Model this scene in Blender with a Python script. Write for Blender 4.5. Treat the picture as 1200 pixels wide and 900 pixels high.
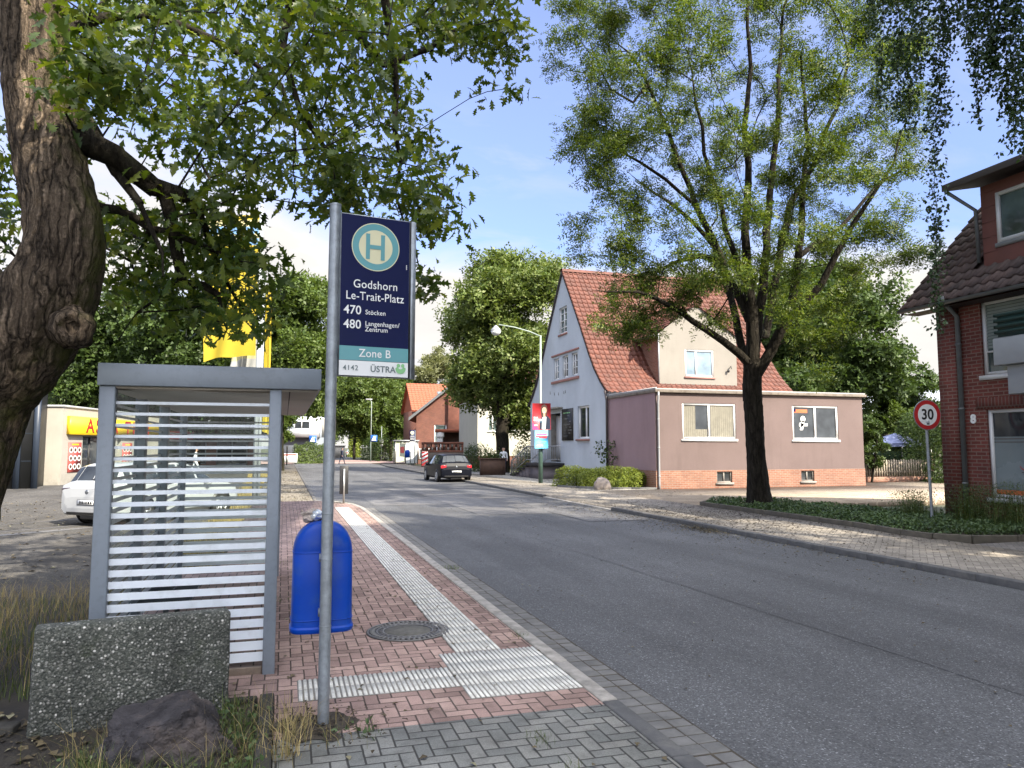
import bpy, bmesh, math, random
import numpy as np
from mathutils import Vector, Matrix, noise as mnoise

for _o in list(bpy.data.objects):
    bpy.data.objects.remove(_o)
random.seed(7)
RNG = np.random.default_rng(11)
SC = bpy.context.scene
COL = SC.collection
rad = math.radians

# ------------------------------------------------------------------ camera
FPX, PITCH, CAMZ, YAW = 870.0, math.atan(74 / 870.0), 1.85, rad(17.0)
cam_d = bpy.data.cameras.new("camera")
cam = bpy.data.objects.new("camera", cam_d)
COL.objects.link(cam)
cam.location = (0, 0, CAMZ)
cam.rotation_euler = (rad(90) + PITCH, 0, -YAW)
cam_d.sensor_width = 36.0
cam_d.lens = 36.0 * FPX / 1200.0
cam_d.clip_start = 0.05
cam_d.clip_end = 3000
SC.camera = cam

# ------------------------------------------------------------------ sun, sky, exposure
SUN_EL, SUN_AZ = rad(38), (0.45, -0.893)          # the direction the sun stands in (X right of the road, Y along it)
sun_d = bpy.data.lights.new("sun", 'SUN')
sun_d.energy = 4.2
sun_d.angle = rad(0.6)
sun_d.color = (1.0, 0.90, 0.74)
sun = bpy.data.objects.new("sun", sun_d)
COL.objects.link(sun)
_sv = Vector((SUN_AZ[0] * math.cos(SUN_EL), SUN_AZ[1] * math.cos(SUN_EL), math.sin(SUN_EL)))
sun.rotation_euler = (-_sv).to_track_quat('-Z', 'Y').to_euler()
sun.location = (20, -30, 40)

W = bpy.data.worlds.new("World")
SC.world = W
W.use_nodes = True
SC.view_settings.view_transform = 'Standard'
SC.view_settings.look = 'None'
SC.view_settings.gamma = 1.0
SC.view_settings.use_curve_mapping = False
SC.view_settings.exposure = 1.65
SC.cycles.use_denoising = True
SC.cycles.use_adaptive_sampling = True
SC.cycles.adaptive_threshold = 0.015
SC.cycles.max_bounces = 7
SC.cycles.diffuse_bounces = 3
SC.cycles.glossy_bounces = 3
SC.cycles.transmission_bounces = 5
SC.cycles.transparent_max_bounces = 8
SC.cycles.sample_clamp_indirect = 6.0
SC.cycles.caustics_reflective = False
SC.cycles.caustics_refractive = False


# ------------------------------------------------------------------ node helpers
class NT:
    def __init__(self, tree):
        self.t = tree

    def n(self, kind, props=None, **ins):
        nd = self.t.nodes.new(kind)
        for k, v in (props or {}).items():
            setattr(nd, k, v)
        for k, v in ins.items():
            key = k.replace('_', ' ') if k not in nd.inputs else k
            if k[0] == 'i' and k[1:].isdigit():
                s = nd.inputs[int(k[1:])]
            else:
                s = nd.inputs[key]
            self.put(s, v)
        return nd

    def put(self, s, v):
        if isinstance(v, bpy.types.NodeSocket):
            self.t.links.new(v, s)
        elif isinstance(v, bpy.types.Node):
            self.t.links.new(v.outputs[0], s)
        else:
            if isinstance(v, tuple) and len(v) == 3 and s.type == 'RGBA':
                v = (*v, 1.0)
            s.default_value = v

    def math(self, op, a, b=0.0, c=0.0, clamp=False):
        nd = self.n('ShaderNodeMath', {'operation': op, 'use_clamp': clamp})
        for s, v in zip(nd.inputs, (a, b, c)):
            self.put(s, v)
        return nd.outputs[0]

    def mix(self, f, a, b, kind='MIX'):
        nd = self.n('ShaderNodeMix', {'data_type': 'RGBA', 'blend_type': kind})
        self.put(nd.inputs[0], f)
        self.put(nd.inputs[6], a)
        self.put(nd.inputs[7], b)
        return nd.outputs[2]

    def ramp(self, f, *stops):
        nd = self.n('ShaderNodeValToRGB')
        self.put(nd.inputs[0], f)
        el = nd.color_ramp.elements
        el.remove(el[1])
        for q, (p, c) in enumerate(stops):
            if not isinstance(c, tuple):
                c = (c, c, c)
            e = el[0] if q == 0 else el.new(p)
            e.position = p
            e.color = (*c, 1.0)
        return nd.outputs[0]

    def noise(self, vec, scale, detail=4.0, rough=0.55, out=0):
        nd = self.n('ShaderNodeTexNoise', Scale=scale, Detail=detail, Roughness=rough)
        if vec is not None:
            self.put(nd.inputs['Vector'], vec)
        return nd.outputs[out]

    def mapping(self, vec, scale=(1, 1, 1), rot=(0, 0, 0), loc=(0, 0, 0)):
        nd = self.n('ShaderNodeMapping')
        self.put(nd.inputs[0], vec)
        nd.inputs['Location'].default_value = loc
        nd.inputs['Rotation'].default_value = rot
        nd.inputs['Scale'].default_value = scale
        return nd.outputs[0]


# sky: Nishita with a cloud layer seen by direction
def build_world():
    t = W.node_tree
    t.nodes.clear()
    k = NT(t)
    sky = k.n('ShaderNodeTexSky', {'sky_type': 'NISHITA', 'sun_disc': False, 'sun_elevation': SUN_EL,
                                   'sun_rotation': math.atan2(SUN_AZ[0], SUN_AZ[1]), 'altitude': 60.0,
                                   'air_density': 1.0, 'dust_density': 0.6, 'ozone_density': 1.2})
    co = k.n('ShaderNodeTexCoord').outputs['Generated']
    sep = k.n('ShaderNodeSeparateXYZ', i0=co)
    z = k.math('MAXIMUM', sep.outputs[2], 0.0)
    inv = k.math('ADD', z, 0.16)
    px = k.math('DIVIDE', sep.outputs[0], inv)
    py = k.math('DIVIDE', sep.outputs[1], inv)
    cb = k.n('ShaderNodeCombineXYZ', i0=px, i1=py, i2=3.7)
    warp = k.noise(cb.outputs[0], 1.3, 3.0, 0.5, out=1)
    wv = k.n('ShaderNodeVectorMath', {'operation': 'SCALE'}, i0=warp)
    wv.inputs['Scale'].default_value = 0.5
    pv = k.n('ShaderNodeVectorMath', {'operation': 'ADD'}, i0=cb.outputs[0], i1=wv.outputs[0])
    big = k.noise(pv.outputs[0], 0.75, 7.0, 0.58)
    # more cloud towards the horizon, a clear belt above it, thin wisps; unseen cloud added behind and overhead for fill
    low = k.ramp(z, (0.0, 0.36), (0.22, 0.31), (0.31, 0.08), (0.40, 0.0), (1.0, 0.0))
    back = k.n('ShaderNodeMapRange', i0=sep.outputs[1], i1=0.1, i2=-0.7, i3=0.0, i4=0.17)
    high = k.ramp(z, (0.0, 0.0), (0.58, 0.0), (0.85, 0.22), (1.0, 0.26))
    dens = k.math('ADD', k.math('ADD', k.math('ADD', big, low), back.outputs[0]), high)
    cum = k.ramp(dens, (0.60, 0.0), (0.80, 1.0))
    wm = k.mapping(pv.outputs[0], scale=(1.0, 2.4, 1.0), rot=(0, 0, rad(35)))
    wis = k.noise(wm, 3.2, 8.0, 0.62)
    reg = k.noise(cb.outputs[0], 0.55, 2.0, 0.5)
    wis = k.math('MULTIPLY', k.ramp(wis, (0.47, 0.0), (0.72, 0.75)), k.ramp(reg, (0.42, 0.0), (0.62, 1.0)))
    mask = k.math('MAXIMUM', cum, wis, clamp=True)
    shade = k.noise(pv.outputs[0], 2.4, 6.0, 0.6)
    ccol = k.mix(shade, (1.85, 1.82, 1.80), (2.55, 2.42, 2.25))
    # clouds grow brighter overhead and on the sun's side, added out of view to lift the shade
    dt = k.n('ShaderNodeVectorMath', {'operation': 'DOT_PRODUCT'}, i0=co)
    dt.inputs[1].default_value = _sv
    fill_glow = k.math('ADD', k.math('MULTIPLY', k.ramp(dt.outputs['Value'], (0.0, 0.0), (0.15, 0.0), (0.9, 1.0)), 2.8),
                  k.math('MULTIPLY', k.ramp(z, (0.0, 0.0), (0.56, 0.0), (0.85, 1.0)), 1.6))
    ccol = k.mix(k.math('MULTIPLY', fill_glow, 0.5, clamp=True), ccol, (1.96, 1.98, 2.06))
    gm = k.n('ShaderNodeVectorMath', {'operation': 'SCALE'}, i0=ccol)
    k.put(gm.inputs['Scale'], k.math('ADD', fill_glow, 1.0))
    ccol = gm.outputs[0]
    blue = k.mix(1.0, sky.outputs[0], k.ramp(z, (0.0, (0.50, 0.48, 0.62)), (0.28, (0.56, 0.53, 0.66)), (0.50, (0.80, 0.68, 0.76))), 'MULTIPLY')
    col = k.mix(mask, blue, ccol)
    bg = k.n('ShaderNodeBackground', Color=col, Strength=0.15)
    out = k.n('ShaderNodeOutputWorld')
    t.links.new(bg.outputs[0], out.inputs[0])


build_world()


# ------------------------------------------------------------------ materials
def new_mat(name):
    m = bpy.data.materials.new(name)
    m.use_nodes = True
    m.node_tree.nodes.clear()
    k = NT(m.node_tree)
    out = k.n('ShaderNodeOutputMaterial')
    return m, k, out


def lin(r, g, b):
    f = lambda c: (c / 255 / 12.92) if c / 255 <= 0.04045 else ((c / 255 + 0.055) / 1.055) ** 2.4
    return (f(r), f(g), f(b))


def bsdf(k, out, col, rough=0.6, bump=None, bstr=0.3, bdist=0.01, metal=0.0, spec=0.5, **kw):
    p = k.n('ShaderNodeBsdfPrincipled')
    k.put(p.inputs['Base Color'], col)
    k.put(p.inputs['Roughness'], rough)
    k.put(p.inputs['Metallic'], metal)
    p.inputs['Specular IOR Level'].default_value = spec
    for a, v in kw.items():
        k.put(p.inputs[a.replace('_', ' ')], v)
    if bump is not None:
        b = k.n('ShaderNodeBump', Strength=bstr, Distance=bdist, Height=bump)
        k.put(p.inputs['Normal'], b.outputs[0])
    k.t.links.new(p.outputs[0], out.inputs[0])
    return p


def obj_co(k):
    return k.n('ShaderNodeTexCoord').outputs['Object']


def uv_co(k):
    return k.n('ShaderNodeTexCoord').outputs['UV']


def plain(name, col, rough=0.5, var=0.12, scale=3.0, bump=0.0, metal=0.0, spec=0.5, bscale=None, dirt=None, **kw):
    """A painted or plain surface with soft, uneven tone."""
    m, k, out = new_mat(name)
    co = obj_co(k)
    n = k.noise(co, scale, 5.0, 0.6)
    f = k.ramp(n, (0.3, 1.0 - var), (0.7, 1.0 + var))
    c = k.mix(1.0, (*col, 1.0), f, 'MULTIPLY')
    if dirt:
        dn = k.noise(co, dirt[1], 6.0, 0.65)
        c = k.mix(k.math('MULTIPLY', k.ramp(dn, (0.5, 0.0), (0.72, 1.0)), dirt[2]), c, dirt[0])
    rr = k.math('ADD', k.math('MULTIPLY', n, 0.25), rough - 0.12, clamp=True)
    b = k.noise(co, bscale or scale * 12, 4.0, 0.6) if bump else None
    bsdf(k, out, c, rr, b, bump, 0.01, metal, spec, **kw)
    return m


def brick_mat(name, c1, c2, mortar, w=0.25, h=0.083, joint=0.012, dirt=0.25):
    m, k, out = new_mat(name)
    uv = uv_co(k)
    br = k.n('ShaderNodeTexBrick', {'offset': 0.5, 'squash': 1.0}, Vector=uv, Color1=c1, Color2=c2, Mortar=mortar, Scale=1.0)
    br.inputs['Mortar Size'].default_value = joint
    br.inputs['Mortar Smooth'].default_value = 0.15
    br.inputs['Bias'].default_value = 0.0
    br.inputs['Brick Width'].default_value = w
    br.inputs['Row Height'].default_value = h
    n = k.noise(uv, 1.1, 5.0, 0.6)
    fine = k.noise(uv, 60.0, 3.0, 0.6)
    c = k.mix(1.0, br.outputs[0], k.ramp(n, (0.3, 1 - dirt), (0.72, 1 + dirt * 0.7)), 'MULTIPLY')
    c = k.mix(1.0, c, k.ramp(fine, (0.3, 0.86), (0.7, 1.12)), 'MULTIPLY')
    hgt = k.math('ADD', k.math('MULTIPLY', br.outputs[1], -1.0), k.math('MULTIPLY', fine, 0.35))
    bsdf(k, out, c, 0.82, hgt, 0.6, 0.008)
    return m


def herringbone(name, cols, joint_col, w=0.1, jw=0.045, dirtcol=(0.03, 0.028, 0.022), rot=0.0, tone=0.2):
    """Two-to-one blocks laid in a square herringbone."""
    m, k, out = new_mat(name)
    co = obj_co(k)
    if rot:
        co = k.mapping(co, rot=(0, 0, rot))
    wob = k.noise(co, 9.0, 2.0, 0.5, out=1)
    wv = k.n('ShaderNodeVectorMath', {'operation': 'SCALE'}, i0=wob)
    wv.inputs['Scale'].default_value = 0.006
    co2 = k.n('ShaderNodeVectorMath', {'operation': 'ADD'}, i0=co, i1=wv.outputs[0]).outputs[0]
    sep = k.n('ShaderNodeSeparateXYZ', i0=co2)
    x = k.math('DIVIDE', sep.outputs[0], w)
    y = k.math('DIVIDE', sep.outputs[1], w)
    i, j = k.math('FLOOR', x), k.math('FLOOR', y)
    fx, fy = k.math('SUBTRACT', x, i), k.math('SUBTRACT', y, j)
    d = k.math('ADD', k.math('SUBTRACT', i, j), 4000.0)
    kk = k.math('FLOORED_MODULO', d, 4.0)
    is0 = k.math('COMPARE', kk, 0.0, 0.1)
    is1 = k.math('COMPARE', kk, 1.0, 0.1)
    is2 = k.math('COMPARE', kk, 2.0, 0.1)
    is3 = k.math('COMPARE', kk, 3.0, 0.1)
    big = 9.0
    # distance to each side, switched off where the block runs on
    dl = k.math('ADD', fx, k.math('MULTIPLY', is1, big))
    dr = k.math('ADD', k.math('SUBTRACT', 1.0, fx), k.math('MULTIPLY', is0, big))
    db = k.math('ADD', fy, k.math('MULTIPLY', is2, big))
    dt = k.math('ADD', k.math('SUBTRACT', 1.0, fy), k.math('MULTIPLY', is3, big))
    dist = k.math('MINIMUM', k.math('MINIMUM', dl, dr), k.math('MINIMUM', db, dt))
    bi = k.math('SUBTRACT', i, is1)
    bj = k.math('SUBTRACT', j, is2)
    idv = k.n('ShaderNodeCombineXYZ', i0=bi, i1=bj, i2=0.5)
    wn = k.n('ShaderNodeTexWhiteNoise', {'noise_dimensions': '3D'}, Vector=idv.outputs[0])
    n1 = k.noise(co, 1.3, 5.0, 0.6)
    n2 = k.noise(co, 130.0, 3.0, 0.7)
    n3 = k.noise(co, 6.0, 5.0, 0.65)
    c = k.ramp(wn.outputs[0], *[(q / max(1, len(cols) - 1), cc) for q, cc in enumerate(cols)])
    c = k.mix(1.0, c, k.ramp(n1, (0.3, 1 - tone), (0.7, 1 + tone)), 'MULTIPLY')
    c = k.mix(1.0, c, k.ramp(n2, (0.3, 0.72), (0.7, 1.25)), 'MULTIPLY')
    c = k.mix(k.ramp(n3, (0.52, 0.0), (0.78, 0.45)), c, dirtcol)
    jn = k.math('ADD', jw, k.math('MULTIPLY', k.noise(co, 25.0, 3.0), 0.04))
    jm = k.n('ShaderNodeMapRange', {'interpolation_type': 'SMOOTHSTEP'})
    k.put(jm.inputs[0], dist)
    k.put(jm.inputs[1], k.math('MULTIPLY', jn, 0.45))
    k.put(jm.inputs[2], jn)
    jm.inputs[3].default_value = 1.0
    jm.inputs[4].default_value = 0.0
    c = k.mix(k.math('MULTIPLY', jm.outputs[0], 0.9), c, joint_col)
    h = k.math('SUBTRACT', k.math('ADD', k.math('MULTIPLY', n2, 0.25), k.math('MULTIPLY', wn.outputs[0], 0.25)), jm.outputs[0])
    bsdf(k, out, c, 0.85, h, 0.55, 0.006, spec=0.35)
    return m


def asphalt_mat(name, base, grain=0.5, tone=0.25, light=None):
    m, k, out = new_mat(name)
    co = obj_co(k)
    vor = k.n('ShaderNodeTexVoronoi', {'feature': 'F1'}, Vector=co, Scale=95.0)
    vr = k.n('ShaderNodeSeparateColor', i0=vor.outputs['Color']).outputs[0]
    wn = k.ramp(vr, (0.0, 1 - grain), (0.8, 1.0), (0.93, 1.1), (1.0, 1 + grain * 3.0))
    n1 = k.noise(k.mapping(co, scale=(1, 0.09, 1)), 1.1, 5.0, 0.6)
    n4 = k.noise(co, 3.1, 6.0, 0.7)
    n2 = k.noise(co, 0.22, 4.0, 0.6)
    n3 = k.noise(co, 14.0, 5.0, 0.7)
    c = k.mix(1.0, (*base, 1), wn, 'MULTIPLY')
    c = k.mix(1.0, c, k.ramp(n1, (0.3, 1 - tone), (0.7, 1 + tone)), 'MULTIPLY')
    c = k.mix(1.0, c, k.ramp(n2, (0.35, 1 - tone * 0.8), (0.65, 1 + tone * 0.8)), 'MULTIPLY')
    c = k.mix(1.0, c, k.ramp(n3, (0.3, 0.88), (0.7, 1.1)), 'MULTIPLY')
    c = k.mix(k.ramp(n4, (0.60, 0.0), (0.76, 0.4)), c, tuple(q * 0.55 for q in base))
    if light:
        c = k.mix(k.ramp(k.noise(co, 2.3, 6.0, 0.7), (0.55, 0.0), (0.7, 0.5)), c, light)
    h = k.math('ADD', vor.outputs['Distance'], k.math('MULTIPLY', n3, 0.5))
    bsdf(k, out, c, 0.8, h, 0.35, 0.006, spec=0.4)
    return m


def leaf_mat(name, dark, light, trans, tw=0.4, rough=0.5, extra=None, pos=0.8):
    m, k, out = new_mat(name)
    g = k.n('ShaderNodeNewGeometry')
    r = g.outputs['Random Per Island']
    stops = [(0.0, dark), (pos, light)]
    if extra:
        stops.append((1.0, extra))
    c = k.ramp(r, *stops)
    co = obj_co(k)
    c = k.mix(1.0, c, k.ramp(k.noise(co, 0.8, 3.0), (0.3, 0.75), (0.7, 1.25)), 'MULTIPLY')
    p = k.n('ShaderNodeBsdfPrincipled', Roughness=rough)
    k.put(p.inputs['Base Color'], c)
    p.inputs['Specular IOR Level'].default_value = 0.35
    tr = k.n('ShaderNodeBsdfTranslucent')
    k.put(tr.inputs[0], k.mix(1.0, c, trans, 'MULTIPLY'))
    ms = k.n('ShaderNodeMixShader', i0=tw)
    k.t.links.new(p.outputs[0], ms.inputs[1])
    k.t.links.new(tr.outputs[0], ms.inputs[2])
    k.t.links.new(ms.outputs[0], out.inputs[0])
    return m


def bark_mat(name, dark, light, moss=None, stretch=0.16, scale=9.0, bdist=0.03):
    m, k, out = new_mat(name)
    co = obj_co(k)
    wob = k.noise(co, 4.0, 3.0, 0.6, out=1)
    wv = k.n('ShaderNodeVectorMath', {'operation': 'SCALE'}, i0=wob)
    wv.inputs['Scale'].default_value = 0.10
    wc = k.n('ShaderNodeVectorMath', {'operation': 'ADD'}, i0=co, i1=wv.outputs[0]).outputs[0]
    mp = k.mapping(wc, scale=(1, 1, stretch))
    v = k.n('ShaderNodeTexVoronoi', {'feature': 'DISTANCE_TO_EDGE'}, Scale=scale)
    k.put(v.inputs['Vector'], mp)
    rid = k.math('ABSOLUTE', k.math('SUBTRACT', k.noise(mp, scale * 1.5, 5.0, 0.65), 0.5))
    rid = k.ramp(rid, (0.0, 0.0), (0.13, 1.0))
    n2 = k.noise(co, 45.0, 5.0, 0.7)
    pl = k.noise(k.mapping(wc, scale=(1, 1, 0.6)), scale * 2.2, 4.0, 0.7)
    e = k.math('ADD', k.math('MULTIPLY', k.ramp(v.outputs[0], (0.0, 0.0), (0.16, 1.0)), 0.38), k.math('ADD', k.math('MULTIPLY', rid, 0.34), k.math('MULTIPLY', pl, 0.34)))
    c = k.ramp(e, (0.22, dark), (0.62, tuple(0.55 * a + 0.45 * b for a, b in zip(dark, light))), (0.95, light))
    c = k.mix(1.0, c, k.ramp(n2, (0.3, 0.65), (0.7, 1.25)), 'MULTIPLY')
    c = k.mix(1.0, c, k.ramp(k.noise(co, 1.7, 4.0, 0.6), (0.3, 0.75), (0.7, 1.2)), 'MULTIPLY')
    if moss:
        g = k.n('ShaderNodeNewGeometry')
        sx = k.n('ShaderNodeSeparateXYZ', i0=g.outputs['Normal'])
        mm = k.math('MULTIPLY', k.ramp(sx.outputs[0], (0.35, 0.0), (0.8, 1.0)), k.ramp(k.noise(co, 3.0, 5.0, 0.7), (0.42, 0.0), (0.62, 0.85)))
        c = k.mix(mm, c, moss)
    bsdf(k, out, c, 0.92, k.math('ADD', e, k.math('MULTIPLY', n2, 0.25)), 1.0, bdist, spec=0.15)
    return m


def glass_mat(name, tint=(0.85, 0.9, 0.88), rough=0.02, mixf=0.12):
    """Clear sheet glass: mostly see-through with a sheen."""
    m, k, out = new_mat(name)
    tr = k.n('ShaderNodeBsdfTransparent')
    tr.inputs[0].default_value = (*tint, 1)
    gl = k.n('ShaderNodeBsdfGlossy', Roughness=rough)
    fr = k.n('ShaderNodeFresnel', IOR=1.5)
    ms = k.n('ShaderNodeMixShader')
    k.put(ms.inputs[0], k.math('MULTIPLY', fr.outputs[0], 0.4, clamp=True))
    k.t.links.new(tr.outputs[0], ms.inputs[1])
    k.t.links.new(gl.outputs[0], ms.inputs[2])
    k.t.links.new(ms.outputs[0], out.inputs[0])
    return m


def pane_mat(name, col=(0.03, 0.035, 0.04), rough=0.04, spec=0.45, cloud=0.5):
    """Dark room behind a window pane: deep colour with a mirror-like sheen."""
    m, k, out = new_mat(name)
    co = obj_co(k)
    n = k.noise(co, 1.6, 3.0, 0.5)
    c = k.mix(1.0, (*col, 1), k.ramp(n, (0.3, 1 - cloud), (0.7, 1 + cloud)), 'MULTIPLY')
    bsdf(k, out, c, rough, k.noise(co, 1.2, 2.0), 0.03, 0.02, spec=spec)
    return m


def tile_mat(name, c1, c2, c3, dirt):
    m, k, out = new_mat(name)
    g = k.n('ShaderNodeNewGeometry')
    co = obj_co(k)
    c = k.ramp(g.outputs['Random Per Island'], (0.0, c1), (0.5, c2), (1.0, c3))
    n = k.noise(co, 1.2, 6.0, 0.65)
    c = k.mix(k.ramp(n, (0.5, 0.0), (0.75, 0.7)), c, dirt)
    f = k.noise(co, 35.0, 4.0, 0.6)
    c = k.mix(1.0, c, k.ramp(f, (0.3, 0.8), (0.7, 1.15)), 'MULTIPLY')
    bsdf(k, out, c, 0.7, f, 0.3, 0.01)
    return m


def plaster(name, col, stain, amount=0.5, bscale=60.0):
    """Rendered wall: soft blotches, rain streaks running down, a grubby foot."""
    m, k, out = new_mat(name)
    co = obj_co(k)
    big = k.noise(co, 0.55, 5.0, 0.6)
    st = k.noise(k.mapping(co, scale=(1.0, 1.0, 0.16)), 1.5, 7.0, 0.72)
    fine = k.noise(co, bscale, 4.0, 0.6)
    c = k.mix(1.0, (*col, 1), k.ramp(big, (0.3, 0.90), (0.7, 1.08)), 'MULTIPLY')
    c = k.mix(k.math('MULTIPLY', k.ramp(st, (0.52, 0.0), (0.80, 1.0)), amount * 0.7), c, stain)
    sp = k.noise(co, 5.0, 6.0, 0.7)
    c = k.mix(k.math('MULTIPLY', k.ramp(sp, (0.60, 0.0), (0.75, 1.0)), amount * 0.5), c, stain)
    sz = k.n('ShaderNodeSeparateXYZ', i0=co)
    ft = k.math('MULTIPLY', k.ramp(sz.outputs[2], (0.0, 1.0), (1.0, 0.0)), k.ramp(k.noise(co, 2.2, 5.0, 0.7), (0.4, 0.0), (0.65, 0.8)))
    c = k.mix(ft, c, stain)
    c = k.mix(1.0, c, k.ramp(fine, (0.3, 0.90), (0.7, 1.07)), 'MULTIPLY')
    bsdf(k, out, c, 0.9, fine, 0.45, 0.008, spec=0.2)
    return m


M = {}
M['asphalt'] = asphalt_mat('asphalt', (0.090, 0.092, 0.095))
M['asphalt_patch'] = asphalt_mat('asphalt_patch', (0.125, 0.124, 0.124), 0.4)
M['asphalt_lot'] = asphalt_mat('asphalt_lot', (0.062, 0.060, 0.058), 0.6, 0.3, light=(0.15, 0.13, 0.10))
M['seam'] = plain('bitumen_seam', (0.055, 0.056, 0.058), 0.7)
M['red_paver'] = herringbone('red_paver', [(0.225, 0.155, 0.138), (0.315, 0.218, 0.192), (0.385, 0.275, 0.238)], (0.045, 0.036, 0.032), jw=0.062, tone=0.28)
M['grey_paver'] = herringbone('grey_paver', [(0.235, 0.240, 0.218), (0.300, 0.298, 0.268), (0.370, 0.360, 0.320)], (0.045, 0.042, 0.037), jw=0.065, tone=0.28)
M['walk_paver'] = herringbone('walk_paver', [(0.20, 0.18, 0.155), (0.25, 0.225, 0.19), (0.29, 0.26, 0.22)], (0.10, 0.09, 0.075), rot=rad(45))
M['forecourt'] = herringbone('forecourt_paver', [(0.33, 0.27, 0.20), (0.37, 0.30, 0.225), (0.41, 0.335, 0.25)], (0.19, 0.15, 0.11), dirtcol=(0.2, 0.16, 0.11))
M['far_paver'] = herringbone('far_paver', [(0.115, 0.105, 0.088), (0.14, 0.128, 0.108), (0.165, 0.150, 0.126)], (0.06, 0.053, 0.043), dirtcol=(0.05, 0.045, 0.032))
M['kerb_light'] = plain('kerb_light', (0.30, 0.28, 0.25), 0.85, 0.25, 9.0, 0.35, dirt=((0.08, 0.075, 0.06), 5.0, 0.6))
M['kerb_dark'] = plain('kerb_dark', (0.080, 0.080, 0.080), 0.85, 0.25, 7.0, 0.4, dirt=((0.160, 0.152, 0.136), 6.0, 0.5))
M['gutter'] = herringbone('gutter_block', [(0.154, 0.147, 0.140), (0.203, 0.196, 0.182), (0.238, 0.231, 0.217)], (0.070, 0.066, 0.059), w=0.16)
M['soil'] = plain('soil', (0.045, 0.036, 0.026), 0.95, 0.4, 4.0, 0.8, dirt=((0.11, 0.095, 0.06), 3.0, 0.6))
M['ground'] = plain('ground', (0.06, 0.065, 0.035), 0.95, 0.35, 0.6, 0.5)
M['tactile'] = plain('tactile', (0.62, 0.61, 0.56), 0.8, 0.12, 6.0, 0.3, dirt=((0.22, 0.20, 0.17), 9.0, 0.75))
M['tactile_base'] = plain('tactile_base', (0.22, 0.21, 0.19), 0.9, 0.2, 9.0, 0.3)
M['galv'] = plain('galvanised', (0.272, 0.304, 0.336), 0.45, 0.22, 14.0, 0.1, metal=0.55, dirt=((0.176, 0.184, 0.184), 30.0, 0.5))
M['shelter_grey'] = plain('shelter_grey', (0.20, 0.235, 0.275), 0.4, 0.07, 2.0, 0.0, spec=0.5, dirt=((0.12, 0.135, 0.15), 18.0, 0.35))
M['soffit'] = plain('soffit', (0.42, 0.38, 0.33), 0.6, 0.12, 1.5, 0.0)
M['print'] = plain('white_print', (0.70, 0.76, 0.81), 0.4, 0.06, 3.0, dirt=((0.42, 0.45, 0.46), 5.0, 0.5))
M['glass'] = glass_mat('clear_glass')
M['blue_plastic'] = plain('blue_plastic', (0.001, 0.044, 0.33), 0.40, 0.16, 2.0, 0.05, spec=0.22, dirt=((0.02, 0.07, 0.25), 9.0, 0.55))
M['sign_blue'] = plain('sign_navy', (0.004, 0.008, 0.050), 0.45, 0.06, 3.0, spec=0.15)
M['sign_teal'] = plain('sign_teal', (0.10, 0.30, 0.33), 0.4, 0.05, 3.0)
M['sign_cream'] = plain('sign_cream', (0.62, 0.60, 0.40), 0.4, 0.06, 3.0)
M['sign_white'] = plain('sign_white', (0.72, 0.74, 0.74), 0.4, 0.05, 3.0)
M['sign_green'] = plain('sign_green', (0.22, 0.50, 0.22), 0.4, 0.05)
M['sign_grey'] = plain('lettering_grey', (0.12, 0.16, 0.17), 0.5, 0.03)
M['black'] = plain('black_plastic', (0.012, 0.012, 0.013), 0.45, 0.15, 4.0)
M['rubber'] = plain('rubber', (0.018, 0.018, 0.018), 0.8, 0.2, 8.0)
M['iron'] = plain('cast_iron', (0.055, 0.052, 0.05), 0.55, 0.3, 20.0, 0.3, metal=0.3, dirt=((0.11, 0.10, 0.085), 16.0, 0.6))
M['iron_light'] = plain('worn_iron', (0.17, 0.165, 0.155), 0.5, 0.25, 20.0, 0.2, metal=0.3)
M['fill'] = plain('concrete_fill', (0.115, 0.11, 0.095), 0.9, 0.3, 14.0, 0.4)
M['bark_oak'] = bark_mat('bark_oak', (0.020, 0.015, 0.011), (0.26, 0.20, 0.145), moss=(0.075, 0.082, 0.020), scale=14.0, stretch=0.10, bdist=0.07)
M['bark_dark'] = bark_mat('bark_dark', (0.011, 0.009, 0.007), (0.041, 0.036, 0.027), moss=(0.034, 0.038, 0.013), scale=8.0)
M['leaf_oak'] = leaf_mat('leaf_oak', (0.022, 0.046, 0.009), (0.078, 0.122, 0.020), (1.9, 1.75, 0.5), 0.40, 0.42, (0.14, 0.17, 0.03), 0.66)
M['leaf_ash'] = leaf_mat('leaf_ash', (0.022, 0.046, 0.009), (0.085, 0.128, 0.022), (1.6, 1.6, 0.5), 0.36, 0.5, (0.14, 0.168, 0.032), 0.6)
M['leaf_birch'] = leaf_mat('leaf_birch', (0.024, 0.048, 0.020), (0.053, 0.090, 0.035), (1.2, 1.3, 0.6), 0.25, 0.45)
M['leaf_linden'] = leaf_mat('leaf_linden', (0.065, 0.105, 0.021), (0.137, 0.178, 0.045), (1.2, 1.2, 0.6), 0.3, 0.5, (0.178, 0.208, 0.071))
M['leaf_dark'] = leaf_mat('leaf_dark', (0.033, 0.059, 0.016), (0.067, 0.106, 0.026), (1.2, 1.2, 0.6), 0.3, 0.5)
M['leaf_mid'] = leaf_mat('leaf_mid', (0.048, 0.082, 0.019), (0.101, 0.144, 0.032), (1.3, 1.3, 0.6), 0.35, 0.5)
M['leaf_pale'] = leaf_mat('leaf_pale', (0.11, 0.125, 0.055), (0.20, 0.21, 0.10), (1.2, 1.2, 0.7), 0.4, 0.5)
M['leaf_hedge'] = leaf_mat('leaf_hedge', (0.083, 0.116, 0.013), (0.165, 0.204, 0.024), (1.3, 1.3, 0.5), 0.3, 0.5, (0.220, 0.242, 0.044))
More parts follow.
